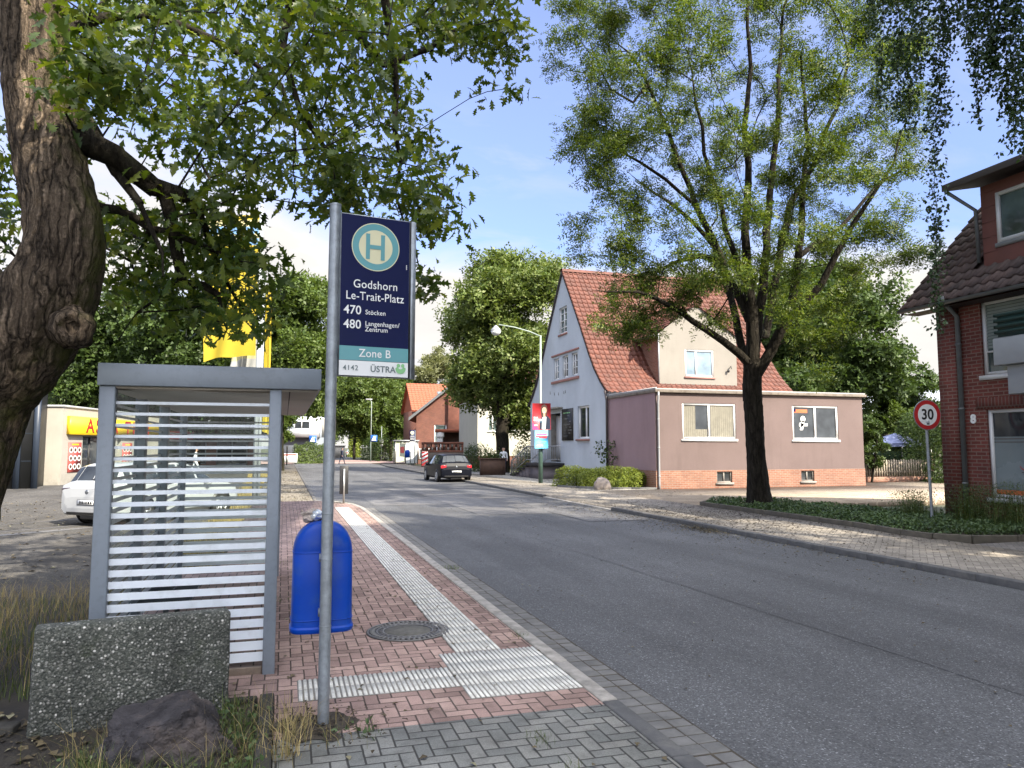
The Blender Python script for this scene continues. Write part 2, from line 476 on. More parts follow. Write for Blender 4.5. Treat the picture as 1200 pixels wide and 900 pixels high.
M['leaf_cover'] = leaf_mat('leaf_cover', (0.046, 0.081, 0.031), (0.098, 0.150, 0.058), (1.2, 1.2, 0.6), 0.25, 0.5)
M['grass_dry'] = leaf_mat('grass_dry', (0.216, 0.169, 0.072), (0.486, 0.390, 0.180), (1.1, 1.0, 0.7), 0.3, 0.7, (0.162, 0.182, 0.048))
M['grass_green'] = leaf_mat('grass_green', (0.05, 0.08, 0.018), (0.11, 0.15, 0.035), (1.1, 1.1, 0.6), 0.3, 0.6, (0.22, 0.20, 0.09))
M['litter'] = leaf_mat('litter', (0.035, 0.026, 0.015), (0.14, 0.11, 0.06), (1, 1, 1), 0.05, 0.8, (0.25, 0.24, 0.15))
M['litter_dark'] = leaf_mat('litter_dark', (0.02, 0.015, 0.010), (0.06, 0.045, 0.028), (1, 1, 1), 0.02, 0.9, (0.11, 0.09, 0.05))
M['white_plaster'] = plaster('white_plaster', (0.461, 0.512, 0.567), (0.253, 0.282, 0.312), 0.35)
M['cream_plaster'] = plaster('cream_plaster', (0.225, 0.210, 0.186), (0.15, 0.136, 0.115), 0.4)
M['pink_plaster'] = plaster('pink_plaster', (0.141, 0.107, 0.102), (0.078, 0.060, 0.056), 0.55)
M['pink_plaster_shade'] = plaster('pink_plaster_shade', (0.304, 0.211, 0.225), (0.167, 0.116, 0.124), 0.35)  # the annexe's pink again, with the mauve of its shade put into the colour
M['plinth_brick'] = brick_mat('plinth_brick', (0.216, 0.083, 0.050), (0.270, 0.128, 0.081), (0.252, 0.191, 0.149), 0.25, 0.078)
M['dark_brick'] = brick_mat('dark_brick', (0.107, 0.026, 0.018), (0.168, 0.038, 0.028), (0.173, 0.114, 0.093))
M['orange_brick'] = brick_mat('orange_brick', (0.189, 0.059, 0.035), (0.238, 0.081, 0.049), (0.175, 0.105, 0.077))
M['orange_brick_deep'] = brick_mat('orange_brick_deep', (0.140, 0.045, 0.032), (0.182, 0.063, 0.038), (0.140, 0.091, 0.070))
M['soldier'] = brick_mat('soldier_brick', (0.107, 0.026, 0.018), (0.168, 0.038, 0.028), (0.173, 0.114, 0.093), 0.083, 0.25)
M['red_tile'] = tile_mat('red_tile', (0.084, 0.026, 0.016), (0.106, 0.032, 0.019), (0.136, 0.043, 0.026), (0.072, 0.030, 0.021))
M['dark_tile'] = tile_mat('dark_tile', (0.040, 0.026, 0.024), (0.060, 0.038, 0.034), (0.085, 0.052, 0.045), (0.035, 0.03, 0.026))
M['orange_tile'] = plain('orange_tile', (0.269, 0.073, 0.034), 0.7, 0.18, 3.0, 0.4)
M['frame_white'] = plain('window_white', (0.70, 0.71, 0.71), 0.4, 0.05, 2.0)
M['pane'] = pane_mat('window_pane')
M['pane_blue'] = pane_mat('window_pane_sky', (0.16, 0.22, 0.27), 0.06, 0.5, 0.3)
M['pane_green'] = pane_mat('window_pane_green', (0.07, 0.10, 0.10), 0.05, 0.5, 0.6)
M['curtain'] = plain('net_curtain', (0.176, 0.168, 0.137), 0.9, 0.15, 5.0)
M['frosted'] = plain('frosted_film', (0.15, 0.19, 0.205), 0.25, 0.10, 1.2, Coat_Weight=0.6)
M['orange_film'] = plain('orange_film', (0.55, 0.12, 0.04), 0.4, 0.05)
M['red_paint'] = plain('red_paint', (0.50, 0.02, 0.022), 0.4, 0.06)
M['sign_red'] = plain('sign_red', (0.40, 0.020, 0.022), 0.4, 0.1)
M['pink_sill'] = plain('pink_sill', (0.294, 0.147, 0.126), 0.8, 0.1, 4.0)
M['concrete'] = plain('concrete', (0.24, 0.23, 0.21), 0.9, 0.2, 4.0, 0.4, dirt=((0.10, 0.09, 0.075), 3.0, 0.6))
M['fascia'] = plain('weathered_fascia', (0.160, 0.138, 0.116), 0.9, 0.2, 4.0, 0.4, dirt=((0.055, 0.036, 0.028), 3.5, 0.8))
M['zinc'] = plain('zinc', (0.30, 0.31, 0.32), 0.5, 0.1, 5.0, metal=0.3)
M['pipe_dark'] = plain('pipe_dark', (0.055, 0.045, 0.045), 0.5, 0.15, 5.0)
M['pipe_grey'] = plain('pipe_grey', (0.11, 0.12, 0.125), 0.5, 0.15, 5.0)
M['grey_panel'] = plain('grey_panel', (0.27, 0.29, 0.31), 0.5, 0.08, 2.0)
M['brown_panel'] = plain('brown_panel', (0.13, 0.045, 0.035), 0.6, 0.15, 3.0)
M['green_rail'] = plain('green_rail', (0.012, 0.04, 0.036), 0.5, 0.1)
M['anthracite'] = plain('anthracite_panel', (0.009, 0.010, 0.011), 0.45, 0.10, 1.0)
M['anthracite_blue'] = plain('anthracite_trim', (0.022, 0.032, 0.05), 0.45, 0.10, 1.0)
M['shop_white'] = plaster('shop_white', (0.363, 0.343, 0.302), (0.2, 0.189, 0.166), 0.4)
M['yellow'] = plain('yellow_sign', (0.82, 0.56, 0.02), 0.45, 0.08, 2.0)
M['flag_yellow'] = plain('flag_yellow', (0.346, 0.268, 0.013), 0.8, 0.06, 2.0)
M['flag_blue'] = plain('flag_blue', (0.144, 0.288, 0.496), 0.8, 0.06, 2.0)
M['flag_pale'] = plain('flag_pale', (0.432, 0.396, 0.210), 0.8, 0.06, 2.0)
M['poster_red'] = plain('poster_red', (0.50, 0.035, 0.045), 0.5, 0.15, 4.0)
M['poster_dim'] = plain('menu_red', (0.48, 0.09, 0.08), 0.6, 0.1, 3.0)
M['poster_blue'] = plain('poster_blue', (0.10, 0.42, 0.66), 0.5, 0.2, 3.0)
M['poster_magenta'] = plain('poster_magenta', (0.45, 0.06, 0.22), 0.5, 0.1)
M['skin'] = plain('skin', (0.50, 0.30, 0.22), 0.6, 0.06, 9.0)
M['hair'] = plain('hair', (0.045, 0.022, 0.015), 0.6, 0.2, 20.0)
M['navy_cloth'] = plain('navy_cloth', (0.015, 0.022, 0.045), 0.9, 0.15, 8.0)
M['white_cloth'] = plain('white_cloth', (0.62, 0.65, 0.68), 0.9, 0.08, 8.0)
M['green_pole'] = plain('green_pole', (0.045, 0.085, 0.07), 0.5, 0.2, 6.0)
M['grey_green'] = plain('grey_green_pole', (0.23, 0.28, 0.25), 0.5, 0.1, 6.0)
M['lamp_glass'] = plain('lamp_bowl', (0.55, 0.57, 0.58), 0.15, 0.1, 5.0, spec=0.8)
M['car_white'] = plain('white_car_paint', (0.34, 0.355, 0.37), 0.3, 0.03, 1.0, spec=0.4, Coat_Weight=0.4, Coat_Roughness=0.05)
M['car_black'] = plain('black_car_paint', (0.004, 0.005, 0.009), 0.35, 0.10, 1.0, spec=0.12, Coat_Weight=0.06, Coat_Roughness=0.08)
M['tail_red'] = plain('tail_red', (0.38, 0.012, 0.02), 0.2, 0.1, 5.0, Coat_Weight=0.6)
M['tail_dark'] = plain('tail_dark', (0.035, 0.014, 0.018), 0.2, 0.1, 5.0, Coat_Weight=0.6)
M['alloy'] = plain('alloy', (0.42, 0.43, 0.44), 0.35, 0.1, 5.0, metal=0.7)
M['chrome'] = plain('chrome_badge', (0.22, 0.24, 0.27), 0.25, 0.1, 5.0, metal=0.8)
M['boulder'] = plain('boulder_stone', (0.046, 0.043, 0.046), 0.95, 0.45, 6.0, 1.0, bscale=70, spec=0.15, dirt=((0.135, 0.108, 0.092), 3.2, 0.8))
M['pale_stone'] = plain('pale_stone', (0.216, 0.186, 0.168), 0.9, 0.25, 5.0, 0.6)
M['wood_grey'] = plain('weathered_wood', (0.24, 0.205, 0.16), 0.85, 0.3, 8.0, 0.3)
M['wood_brown'] = plain('stained_wood', (0.075, 0.042, 0.028), 0.8, 0.25, 5.0, 0.3)
M['tent_blue'] = plain('tent_fabric', (0.16, 0.19, 0.34), 0.8, 0.08, 2.0)
M['dark_green_net'] = plain('green_netting', (0.03, 0.06, 0.03), 0.9, 0.4, 9.0)
M['edging'] = plain('edging_stone_dark', (0.048, 0.046, 0.042), 0.95, 0.35, 6.0, 0.5, spec=0.15, dirt=((0.03, 0.036, 0.018), 4.0, 0.7))
M['flag_white'] = plain('flag_white', (0.315, 0.323, 0.315), 0.8, 0.06, 2.0)
M['flag_mast'] = plain('flag_mast', (0.33, 0.36, 0.38), 0.45, 0.08, 4.0)
M['paper'] = plain('paper_bag', (0.34, 0.29, 0.25), 0.85, 0.2, 8.0, 0.3)
M['foil'] = plain('foil', (0.70, 0.75, 0.78), 0.3, 0.15, 12.0, metal=0.6)
M['steel'] = plain('brushed_steel', (0.48, 0.48, 0.46), 0.35, 0.1, 8.0, metal=0.8)
M['wood_mesh'] = plain('wire_mesh', (0.05, 0.055, 0.06), 0.5, 0.1)


def aggregate_mat():
    m, k, out = new_mat('exposed_aggregate')
    co = obj_co(k)
    v = k.n('ShaderNodeTexVoronoi', {'feature': 'F1'}, Vector=co, Scale=46.0)
    v2 = k.n('ShaderNodeTexVoronoi', {'feature': 'F1'}, Vector=co, Scale=95.0)
    vr = k.n('ShaderNodeSeparateColor', i0=v.outputs['Color']).outputs[0]
    vr2 = k.n('ShaderNodeSeparateColor', i0=v2.outputs['Color']).outputs[0]
    peb = k.ramp(vr, (0.0, (0.024, 0.028, 0.024)), (0.35, (0.055, 0.060, 0.052)), (0.62, (0.095, 0.098, 0.088)), (0.86, (0.17, 0.17, 0.155)), (0.95, (0.24, 0.235, 0.215)), (1.0, (0.46, 0.45, 0.42)))
    pm = k.ramp(v.outputs['Distance'], (0.22, 1.0), (0.50, 0.0))
    fine = k.ramp(vr2, (0.0, (0.018, 0.021, 0.018)), (0.8, (0.050, 0.053, 0.045)), (1.0, (0.12, 0.12, 0.105)))
    c = k.mix(pm, fine, peb)
    n = k.noise(co, 2.6, 5.0, 0.65)
    c = k.mix(1.0, c, k.ramp(n, (0.35, 0.95), (0.65, 2.0)), 'MULTIPLY')
    c = k.mix(k.ramp(k.noise(co, 4.5, 4.0, 0.6), (0.56, 0.0), (0.72, 0.5)), c, (0.034, 0.046, 0.020))
    h = k.math('SUBTRACT', pm, k.math('MULTIPLY', v2.outputs['Distance'], 0.6))
    bsdf(k, out, c, 0.9, h, 0.8, 0.008)
    return m


M['aggregate'] = aggregate_mat()


# ------------------------------------------------------------------ mesh helpers
def make_mesh(name, verts, loops, sizes, mats, mat_idx=None, smooth=False):
    """A mesh straight from numpy arrays; sizes holds the corner count of each face."""
    me = bpy.data.meshes.new(name)
    verts = np.asarray(verts, dtype=np.float32).reshape(-1, 3)
    loops = np.asarray(loops, dtype=np.int32).ravel()
    sizes = np.asarray(sizes, dtype=np.int32).ravel()
    me.vertices.add(len(verts))
    me.vertices.foreach_set("co", verts.ravel())
    me.loops.add(len(loops))
    me.loops.foreach_set("vertex_index", loops)
    me.polygons.add(len(sizes))
    starts = np.concatenate(([0], np.cumsum(sizes)[:-1])).astype(np.int32)
    me.polygons.foreach_set("loop_start", starts)
    me.polygons.foreach_set("loop_total", sizes)
    for mt in mats:
        me.materials.append(mt)
    if mat_idx is not None:
        me.polygons.foreach_set("material_index", np.asarray(mat_idx, dtype=np.int32))
    if smooth:
        me.polygons.foreach_set("use_smooth", np.ones(len(sizes), dtype=bool))
    me.update(calc_edges=True)
    return me


def link(name, me, parent=None):
    o = bpy.data.objects.new(name, me)
    COL.objects.link(o)
    if parent is not None:
        o.parent = parent
    return o


def tag(o, label=None, cat=None, group=None, kind=None):
    if label:
        o['label'] = label
    if cat:
        o['category'] = cat
    if group:
        o['group'] = group
    if kind:
        o['kind'] = kind
    return o


def thing(name, label, cat, loc=(0, 0, 0), rz=0.0, group=None):
    o = bpy.data.objects.new(name, None)
    COL.objects.link(o)
    o.empty_display_size = 0.2
    o.location = loc
    o.rotation_euler = (0, 0, rz)
    return tag(o, label, cat, group)


def box_uv(me):
    """Metric box mapping: u along the face, v up."""
    n = len(me.loops)
    vi = np.empty(n, dtype=np.int32)
    me.loops.foreach_get("vertex_index", vi)
    co = np.empty(len(me.vertices) * 3, dtype=np.float32)
    me.vertices.foreach_get("co", co)
    co = co.reshape(-1, 3)[vi]
    pn = np.empty(len(me.polygons) * 3, dtype=np.float32)
    me.polygons.foreach_get("normal", pn)
    tot = np.empty(len(me.polygons), dtype=np.int32)
    me.polygons.foreach_get("loop_total", tot)
    nn = np.repeat(pn.reshape(-1, 3), tot, axis=0)
    uv = np.empty((n, 2), dtype=np.float32)
    flat = np.abs(nn[:, 2]) > 0.75
    hx = np.stack([-nn[:, 1], nn[:, 0]], axis=1)
    hx /= np.maximum(np.linalg.norm(hx, axis=1, keepdims=True), 1e-6)
    uv[:, 0] = np.where(flat, co[:, 0], (co[:, :2] * hx).sum(axis=1))
    uv[:, 1] = np.where(flat, co[:, 1], co[:, 2])
    lay = me.uv_layers.new(name="UVMap")
    lay.data.foreach_set("uv", uv.ravel())


_FONT = {}


class MB:
    """Collects pieces of one part and links them as one mesh object."""

    def __init__(self):
        self.v, self.f, self.m = [], [], []

    def add(self, verts, faces, mi=0):
        b = len(self.v)
        self.v.extend([tuple(p) for p in verts])
        for f in faces:
            self.f.append([i + b for i in f])
            self.m.append(mi)
        return self

    def box(self, x0, x1, y0, y1, z0, z1, mi=0, mat=None):
        vs = [Vector((x, y, z)) for z in (z0, z1) for y in (y0, y1) for x in (x0, x1)]
        if mat is not None:
            vs = [mat @ p for p in vs]
        return self.add(vs, [(0, 2, 3, 1), (4, 5, 7, 6), (0, 1, 5, 4), (2, 6, 7, 3), (0, 4, 6, 2), (1, 3, 7, 5)], mi)

    def quad(self, a, b, c, d, mi=0):
        return self.add([a, b, c, d], [(0, 1, 2, 3)], mi)

    def prism(self, poly, axis, a0, a1, mi=0):
        """poly: 2D outline (counter-clockwise seen from +axis), extruded along axis from a0 to a1."""
        def p3(p, a):
            if axis == 'x':
                return (a, p[0], p[1])
            if axis == 'y':
                return (p[0], a, p[1])
            return (p[0], p[1], a)
        n = len(poly)
        vs = [p3(p, a0) for p in poly] + [p3(p, a1) for p in poly]
        fs = [list(range(n))[::-1], list(range(n, 2 * n))]
        fs += [(i, (i + 1) % n, n + (i + 1) % n, n + i) for i in range(n)]
        return self.add(vs, fs, mi)

    def tube(self, pts, r, seg=8, mi=0, cap=True):
        pts = [Vector(p) for p in pts]
        rs = r if isinstance(r, (list, tuple)) else [r] * len(pts)
        b = len(self.v)
        ref = None
        for i, p in enumerate(pts):
            d = (pts[min(i + 1, len(pts) - 1)] - pts[max(i - 1, 0)]).normalized()
            if ref is None:
                ref = Vector((0, 0, 1)) if abs(d.z) < 0.9 else Vector((1, 0, 0))
            u = d.cross(ref)
            u.normalize()
            w = u.cross(d)
            ref = w
            for s in range(seg):
                a = 2 * math.pi * s / seg
                self.v.append(tuple(p + (u * math.cos(a) + w * math.sin(a)) * rs[i]))
        for i in range(len(pts) - 1):
            for s in range(seg):
                s2 = (s + 1) % seg
                self.f.append([b + i * seg + s, b + i * seg + s2, b + (i + 1) * seg + s2, b + (i + 1) * seg + s])
                self.m.append(mi)
        if cap:
            self.f.append([b + s for s in range(seg)][::-1])
            self.m.append(mi)
            e = b + (len(pts) - 1) * seg
            self.f.append([e + s for s in range(seg)])
            self.m.append(mi)
        return self

    def lathe(self, prof, center=(0, 0, 0), seg=24, mi=0, mat=None, cap=True):
        """prof: (radius, z) pairs from bottom to top round the z axis."""
        b = len(self.v)
        c = Vector(center)
        for r, z in prof:
            for s in range(seg):
                a = 2 * math.pi * s / seg
                p = Vector((r * math.cos(a), r * math.sin(a), z))
                if mat is not None:
                    p = mat @ p
                self.v.append(tuple(p + c))
        for i in range(len(prof) - 1):
            for s in range(seg):
                s2 = (s + 1) % seg
                self.f.append([b + i * seg + s, b + i * seg + s2, b + (i + 1) * seg + s2, b + (i + 1) * seg + s])
                self.m.append(mi)
        if not cap:
            return self
        self.f.append([b + s for s in range(seg)][::-1])
        self.m.append(mi)
        e = b + (len(prof) - 1) * seg
        self.f.append([e + s for s in range(seg)])
        self.m.append(mi)
        return self

    def text(self, s, size, o, u, v, mi=0, align='LEFT', weight=0.0, depth=0.0, spacing=1.0, sx=1.0):
        """Lettering from Blender's built-in font: origin o, reading direction u, up v."""
        cu = bpy.data.curves.new("t", 'FONT')
        cu.body = s
        cu.size = size
        cu.align_x = align
        cu.offset = weight
        cu.extrude = depth
        cu.space_character = spacing
        cu.resolution_u = 4
        ob = bpy.data.objects.new("t", cu)
        COL.objects.link(ob)
        dg = bpy.context.evaluated_depsgraph_get()
        dg.update()
        me = bpy.data.meshes.new_from_object(ob.evaluated_get(dg))
        u, v, o = Vector(u), Vector(v), Vector(o)
        w = u.cross(v)
        self.add([o + u * p.co.x * sx + v * p.co.y + w * p.co.z for p in me.vertices], [list(p.vertices) for p in me.polygons], mi)
        bpy.data.objects.remove(ob)
        bpy.data.curves.remove(cu)
        bpy.data.meshes.remove(me)
        return self

    def xform(self, mat, start=0):
        self.v[start:] = [tuple(mat @ Vector(p)) for p in self.v[start:]]
        return self

    def build(self, name, mats, parent=None, smooth=False, bevel=0.0, uv=True, sub=0, angle=None):
        if not isinstance(mats, (list, tuple)):
            mats = [mats]
        sizes = [len(f) for f in self.f]
        me = make_mesh(name, self.v, [i for f in self.f for i in f], sizes, mats, self.m, smooth)
        if bevel:
            bm = bmesh.new()
            bm.from_mesh(me)
            bmesh.ops.remove_doubles(bm, verts=bm.verts, dist=0.0002)
            ed = [e for e in bm.edges if len(e.link_faces) == 2 and e.calc_face_angle(0) > 0.5]
            bmesh.ops.bevel(bm, geom=ed, offset=bevel, segments=2, profile=0.5, affect='EDGES')
            bm.to_mesh(me)
            bm.free()
        if uv:
            box_uv(me)
        o = link(name, me, parent)
        if sub:
            sm = o.modifiers.new("s", 'SUBSURF')
            sm.levels = sub
            sm.render_levels = sub
        if angle is not None:
            me.polygons.foreach_set("use_smooth", np.ones(len(me.polygons), dtype=bool))
            try:
                me.set_sharp_from_angle(angle=angle)
            except Exception:
                pass
        return o


def struct(name, mb, mats, **kw):
    return tag(mb.build(name, mats, **kw), kind='structure')


def RZ(a):
    return Matrix.Rotation(a, 4, 'Z')


def TR(x, y, z):
    return Matrix.Translation((x, y, z))


# design-time helper: a point in the place at camera depth d on the sight line of a photo pixel
def P(px, py, d):
    u, v = (px - 600) / FPX, (450 - py) / FPX
    f = math.cos(PITCH) - v * math.sin(PITCH)
    z = math.sin(PITCH) + v * math.cos(PITCH)
    return Vector(((u * math.cos(YAW) + f * math.sin(YAW)) * d, (-u * math.sin(YAW) + f * math.cos(YAW)) * d, CAMZ + z * d))


# ------------------------------------------------------------------ leaves
def leaf_oak():
    """A lobed leaf, folded along its midrib; length 1 along +y."""
    st = [(0.0, 0.012), (0.12, 0.07), (0.25, 0.20), (0.33, 0.09), (0.48, 0.31), (0.58, 0.11), (0.72, 0.27), (0.82, 0.10), (1.0, 0.05)]
    v, f = [], []
    for t, w in st:
        zc = -0.22 * t * t
        adv = 0.08 if w > 0.17 else 0.0
        v += [(-w, t + adv, zc + w * 0.28), (0, t, zc), (w, t + adv, zc + w * 0.28)]
    for i in range(len(st) - 1):
        a = i * 3
        f += [(a, a + 1, a + 4, a + 3), (a + 1, a + 2, a + 5, a + 4)]
    return v, f


def leaf_small(w=0.33, fold=0.16):
    """Pointed small leaf of two folded halves."""
    return [(0, 0, 0), (w, 0.42, fold), (0, 1, -0.06), (-w, 0.42, fold), (0, 0.45, 0)], [(0, 1, 2, 4), (0, 4, 2, 3)]


def leaf_pinnate(n=4):
    """Feathered leaf: leaflets in pairs along a drooping stalk with one at the tip."""
    v, f = [], []
    def leaflet(o, a, ln, wd):
        ca, sa = math.cos(a), math.sin(a)
        b = len(v)
        for (lx, ly, lz) in [(0, 0, 0), (wd, ln * 0.45, 0.02), (0, ln, -0.05), (-wd, ln * 0.45, 0.02)]:
            v.append((o[0] + lx * ca + ly * sa, o[1] - lx * sa + ly * ca, o[2] + lz))
        f.append((b, b + 1, b + 2, b + 3))
    for i in range(n):
        t = 0.2 + 0.62 * i / (n - 1)
        z = -0.25 * t * t
        ln = 0.36 - 0.08 * abs(i - n / 2) / n
        leaflet((0, t, z), rad(62), ln, 0.062)
        leaflet((0, t, z), rad(-62), ln, 0.062)
    leaflet((0, 0.84, -0.18), 0, 0.36, 0.062)
    return v, f


def leaf_clump():
    """Three broad leaves in one tuft, for crowns seen from afar."""
    v, f = [], []
    for a, tz in ((0, 0.1), (2.1, -0.25), (4.2, 0.3)):
        ca, sa = math.cos(a), math.sin(a)
        b = len(v)
        for lx, ly, lz in ((0, 0.05, 0), (0.30, 0.5, 0.10 + tz * 0.5), (0, 1.0, tz), (-0.30, 0.5, 0.05 + tz * 0.5)):
            v.append((lx * ca + ly * sa, -lx * sa + ly * ca, lz))
        f.append((b, b + 1, b + 2, b + 3))
    return v, f


def blade():
    return [(-0.5, 0, 0), (0.5, 0, 0), (0.35, 0.10, 0.55), (-0.35, 0.10, 0.55), (0.0, 0.42, 1.0)], [(0, 1, 2, 3), (3, 2, 4)]


def scatter(pos, size, shape, up=0.35, normals=None, spread=1.0, hang=0.0, stretch=None):
    """Copies of a leaf shape at pos with random turns. Returns verts, loops, sizes."""
    v0, f0 = shape
    v0 = np.array(v0, dtype=np.float64)
    n = len(pos)
    size = np.broadcast_to(np.asarray(size, dtype=np.float64), (n,))
    nz = RNG.normal(size=(n, 3)) * spread
    if normals is not None:
        nz += normals
    nz[:, 2] += up * 3
    nz /= np.linalg.norm(nz, axis=1, keepdims=True) + 1e-9
    d = RNG.normal(size=(n, 3))
    d[:, 2] -= hang * 3
    d -= (d * nz).sum(axis=1, keepdims=True) * nz
    d /= np.linalg.norm(d, axis=1, keepdims=True) + 1e-9
    s = np.cross(d, nz)
    V = (v0[None, :, 0, None] * s[:, None, :] + v0[None, :, 1, None] * d[:, None, :] + v0[None, :, 2, None] * nz[:, None, :]) * size[:, None, None] + pos[:, None, :]
    loops0 = np.array([i for f in f0 for i in f], dtype=np.int64)
    sizes0 = np.array([len(f) for f in f0], dtype=np.int32)
    L = (loops0[None, :] + (np.arange(n) * len(v0))[:, None]).ravel()
    return V.reshape(-1, 3), L, np.tile(sizes0, n)


def leaf_mesh(name, pos, size, shape, mat, parent=None, **kw):
    V, L, S = scatter(np.asarray(pos, dtype=np.float64), size, shape, **kw)
    return link(name, make_mesh(name, V, L, S, [mat]), parent)


def grass_mesh(name, pts, hgt, width, mat, lean=0.5):
    """Single blades standing on pts."""
    pts = np.asarray(pts, dtype=np.float64)
    n = len(pts)
    v0, f0 = blade()
    v0 = np.array(v0)
    a = RNG.uniform(0, 2 * np.pi, n)
    h = hgt * RNG.uniform(0.45, 1.15, n)
    ln = lean * RNG.normal(0.6, 0.5, n) * h
    w = width * RNG.uniform(0.6, 1.2, n)
    ca, sa = np.cos(a), np.sin(a)
    x = v0[None, :, 0] * w[:, None]
    y = v0[None, :, 1] * ln[:, None] * 2
    z = v0[None, :, 2] * h[:, None]
    V = np.stack([x * ca[:, None] - y * sa[:, None], x * sa[:, None] + y * ca[:, None], z], axis=2) + pts[:, None, :]
    loops0 = np.array([i for f in f0 for i in f])
    L = (loops0[None, :] + (np.arange(n) * len(v0))[:, None]).ravel()
    return link(name, make_mesh(name, V.reshape(-1, 3), L, np.tile([len(f) for f in f0], n), [mat]))


# ------------------------------------------------------------------ branching
class Skeleton:
    """Nodes with parents; targets are joined to the nearest fitting node."""

    def __init__(self, seed=1):
        self.p, self.par, self.rmin = [], [], []
        self.r = random.Random(seed)

    def node(self, p, par, rmin=0.0):
        self.p.append(np.array(p, dtype=np.float64))
        self.par.append(par)
        self.rmin.append(rmin)
        return len(self.p) - 1

    def path(self, pts, par=-1, radii=None, step=0.35, tail=False):
        """A hand-laid limb, subdivided; returns its last node."""
        pts = [np.array(p, dtype=np.float64) for p in pts]
        radii = list(radii or [0.0] * len(pts))
        if tail and radii[-1] > 0.012:
            # run the limb out into a thin tip
            dv = pts[-1] - pts[-2]
            dv = dv / np.linalg.norm(dv)
            for f_, l_ in ((0.62, 14), (0.34, 14), (0.14, 12)):
                dv = dv + np.array([self.r.gauss(0, .18), self.r.gauss(0, .18), self.r.gauss(0.02, .12)])
                dv = dv / np.linalg.norm(dv)
                pts.append(pts[-1] + dv * max(0.2, l_ * radii[-1]))
                radii.append(max(0.005, radii[len(radii) - 1] * (0.62 if f_ > 0.5 else 0.5)))
        cur = par
        if par < 0:
            cur = self.node(pts[0], -1, radii[0])
            first = 0
        else:
            pts = [self.p[par]] + pts
            radii = [radii[0]] + list(radii)
        for i in range(len(pts) - 1):
            d = np.linalg.norm(pts[i + 1] - pts[i])
            n = max(1, int(d / step))
            for q in range(1, n + 1):
                t = q / n
                j = np.array([self.r.gauss(0, 1) for _ in range(3)]) * step * 0.06 * (q < n)
                cur = self.node(pts[i] * (1 - t) + pts[i + 1] * t + j, cur, radii[i] * (1 - t) + radii[i + 1] * t)
        return cur

    def grow(self, targets, step=0.5, wig=0.10, pull=0.25, root_pt=None, skip=0):
        ref = np.array(root_pt if root_pt is not None else self.p[-1])
        T = sorted([np.array(t, dtype=np.float64) for t in targets], key=lambda t: np.linalg.norm(t - ref))
        cap = len(self.p) + len(T) * 40
        A = np.zeros((cap, 3))
        A[:len(self.p)] = np.array(self.p)
        cnt = len(self.p)
        ends = []
        for t in T:
            dv = A[skip:cnt] - t
            dist = np.sqrt((dv ** 2).sum(axis=1))
            # prefer nodes that lie between the trunk and the target
            toref = np.sqrt(((A[skip:cnt] - ref) ** 2).sum(axis=1))
            cost = dist + pull * toref + 1.2 * np.maximum(0, dv[:, 2])
            k = int(np.argmin(cost)) + skip
            d = dist[k - skip]
            n = max(1, int(d / step))
            cur = k
            a = self.p[k]
            side = np.array([self.r.gauss(0, 1) for _ in range(3)]) * d * wig
            for q in range(1, n + 1):
                s = q / n
                bow = math.sin(math.pi * s)
                pt = a * (1 - s) + t * s + side * bow * 0.6 + np.array([0, 0, 0.10 * d * bow])
                pt = pt + np.array([self.r.gauss(0, 1) for _ in range(3)]) * step * wig * 0.5 * (q < n)
                cur = self.node(pt, cur)
                if cnt < cap:
                    A[cnt] = pt
                    cnt += 1
            ends.append(cur)
        return ends

    def radii(self, tip=0.006, power=2.4, limit=None):
        n = len(self.p)
        acc = np.zeros(n)
        kids = np.zeros(n, dtype=int)
        for i in range(n):
            if self.par[i] >= 0:
                kids[self.par[i]] += 1
        R = np.zeros(n)
        for i in range(n - 1, -1, -1):
            base = acc[i] ** (1 / power) if kids[i] else tip
            R[i] = max(base, self.rmin[i], tip)
            if self.par[i] >= 0:
                acc[self.par[i]] += R[i] ** power if not self.rmin[i] else base ** power
        if limit:
            R = np.minimum(R, limit)
        for i in range(n):
            if self.par[i] >= 0 and not self.rmin[i]:
                R[i] = min(R[i], R[self.par[i]])
        return R

    def mesh(self, name, mat, parent=None, seg=6, tip=0.006, power=2.4, limit=None, skip_rmin=False):
        R = self.radii(tip, power, limit)
        Pn = np.array(self.p)
        idx = [i for i in range(len(Pn)) if self.par[i] >= 0 and not (skip_rmin and self.rmin[i] > 0 and self.rmin[self.par[i]] > 0)]
        a = Pn[[self.par[i] for i in idx]]
        b = Pn[idx]
        ra = np.array([R[self.par[i]] for i in idx])
        rb = R[idx]
        # a side branch starts at its own width
        ra = np.minimum(ra, rb * 1.45)
        d = b - a
        ln = np.linalg.norm(d, axis=1, keepdims=True) + 1e-9
        d = d / ln
        b = b + d * np.minimum(rb[:, None] * 0.5, ln * 0.3)
        ref = np.where(np.abs(d[:, 2:3]) < 0.9, np.array([[0, 0, 1.0]]), np.array([[1.0, 0, 0]]))
        u = np.cross(d, ref)
        u /= np.linalg.norm(u, axis=1, keepdims=True)
        w = np.cross(u, d)
        an = np.arange(seg) * 2 * np.pi / seg
        ring = u[:, None, :] * np.cos(an)[None, :, None] + w[:, None, :] * np.sin(an)[None, :, None]
        V = np.concatenate([a[:, None, :] + ring * ra[:, None, None], b[:, None, :] + ring * rb[:, None, None]], axis=1)
        q = np.array([[s, (s + 1) % seg, seg + (s + 1) % seg, seg + s] for s in range(seg)]).ravel()
        L = (q[None, :] + (np.arange(len(idx)) * 2 * seg)[:, None]).ravel()
        me = make_mesh(name, V.reshape(-1, 3), L, np.full(len(idx) * seg, 4), [mat], smooth=True)
        return link(name, me, parent)


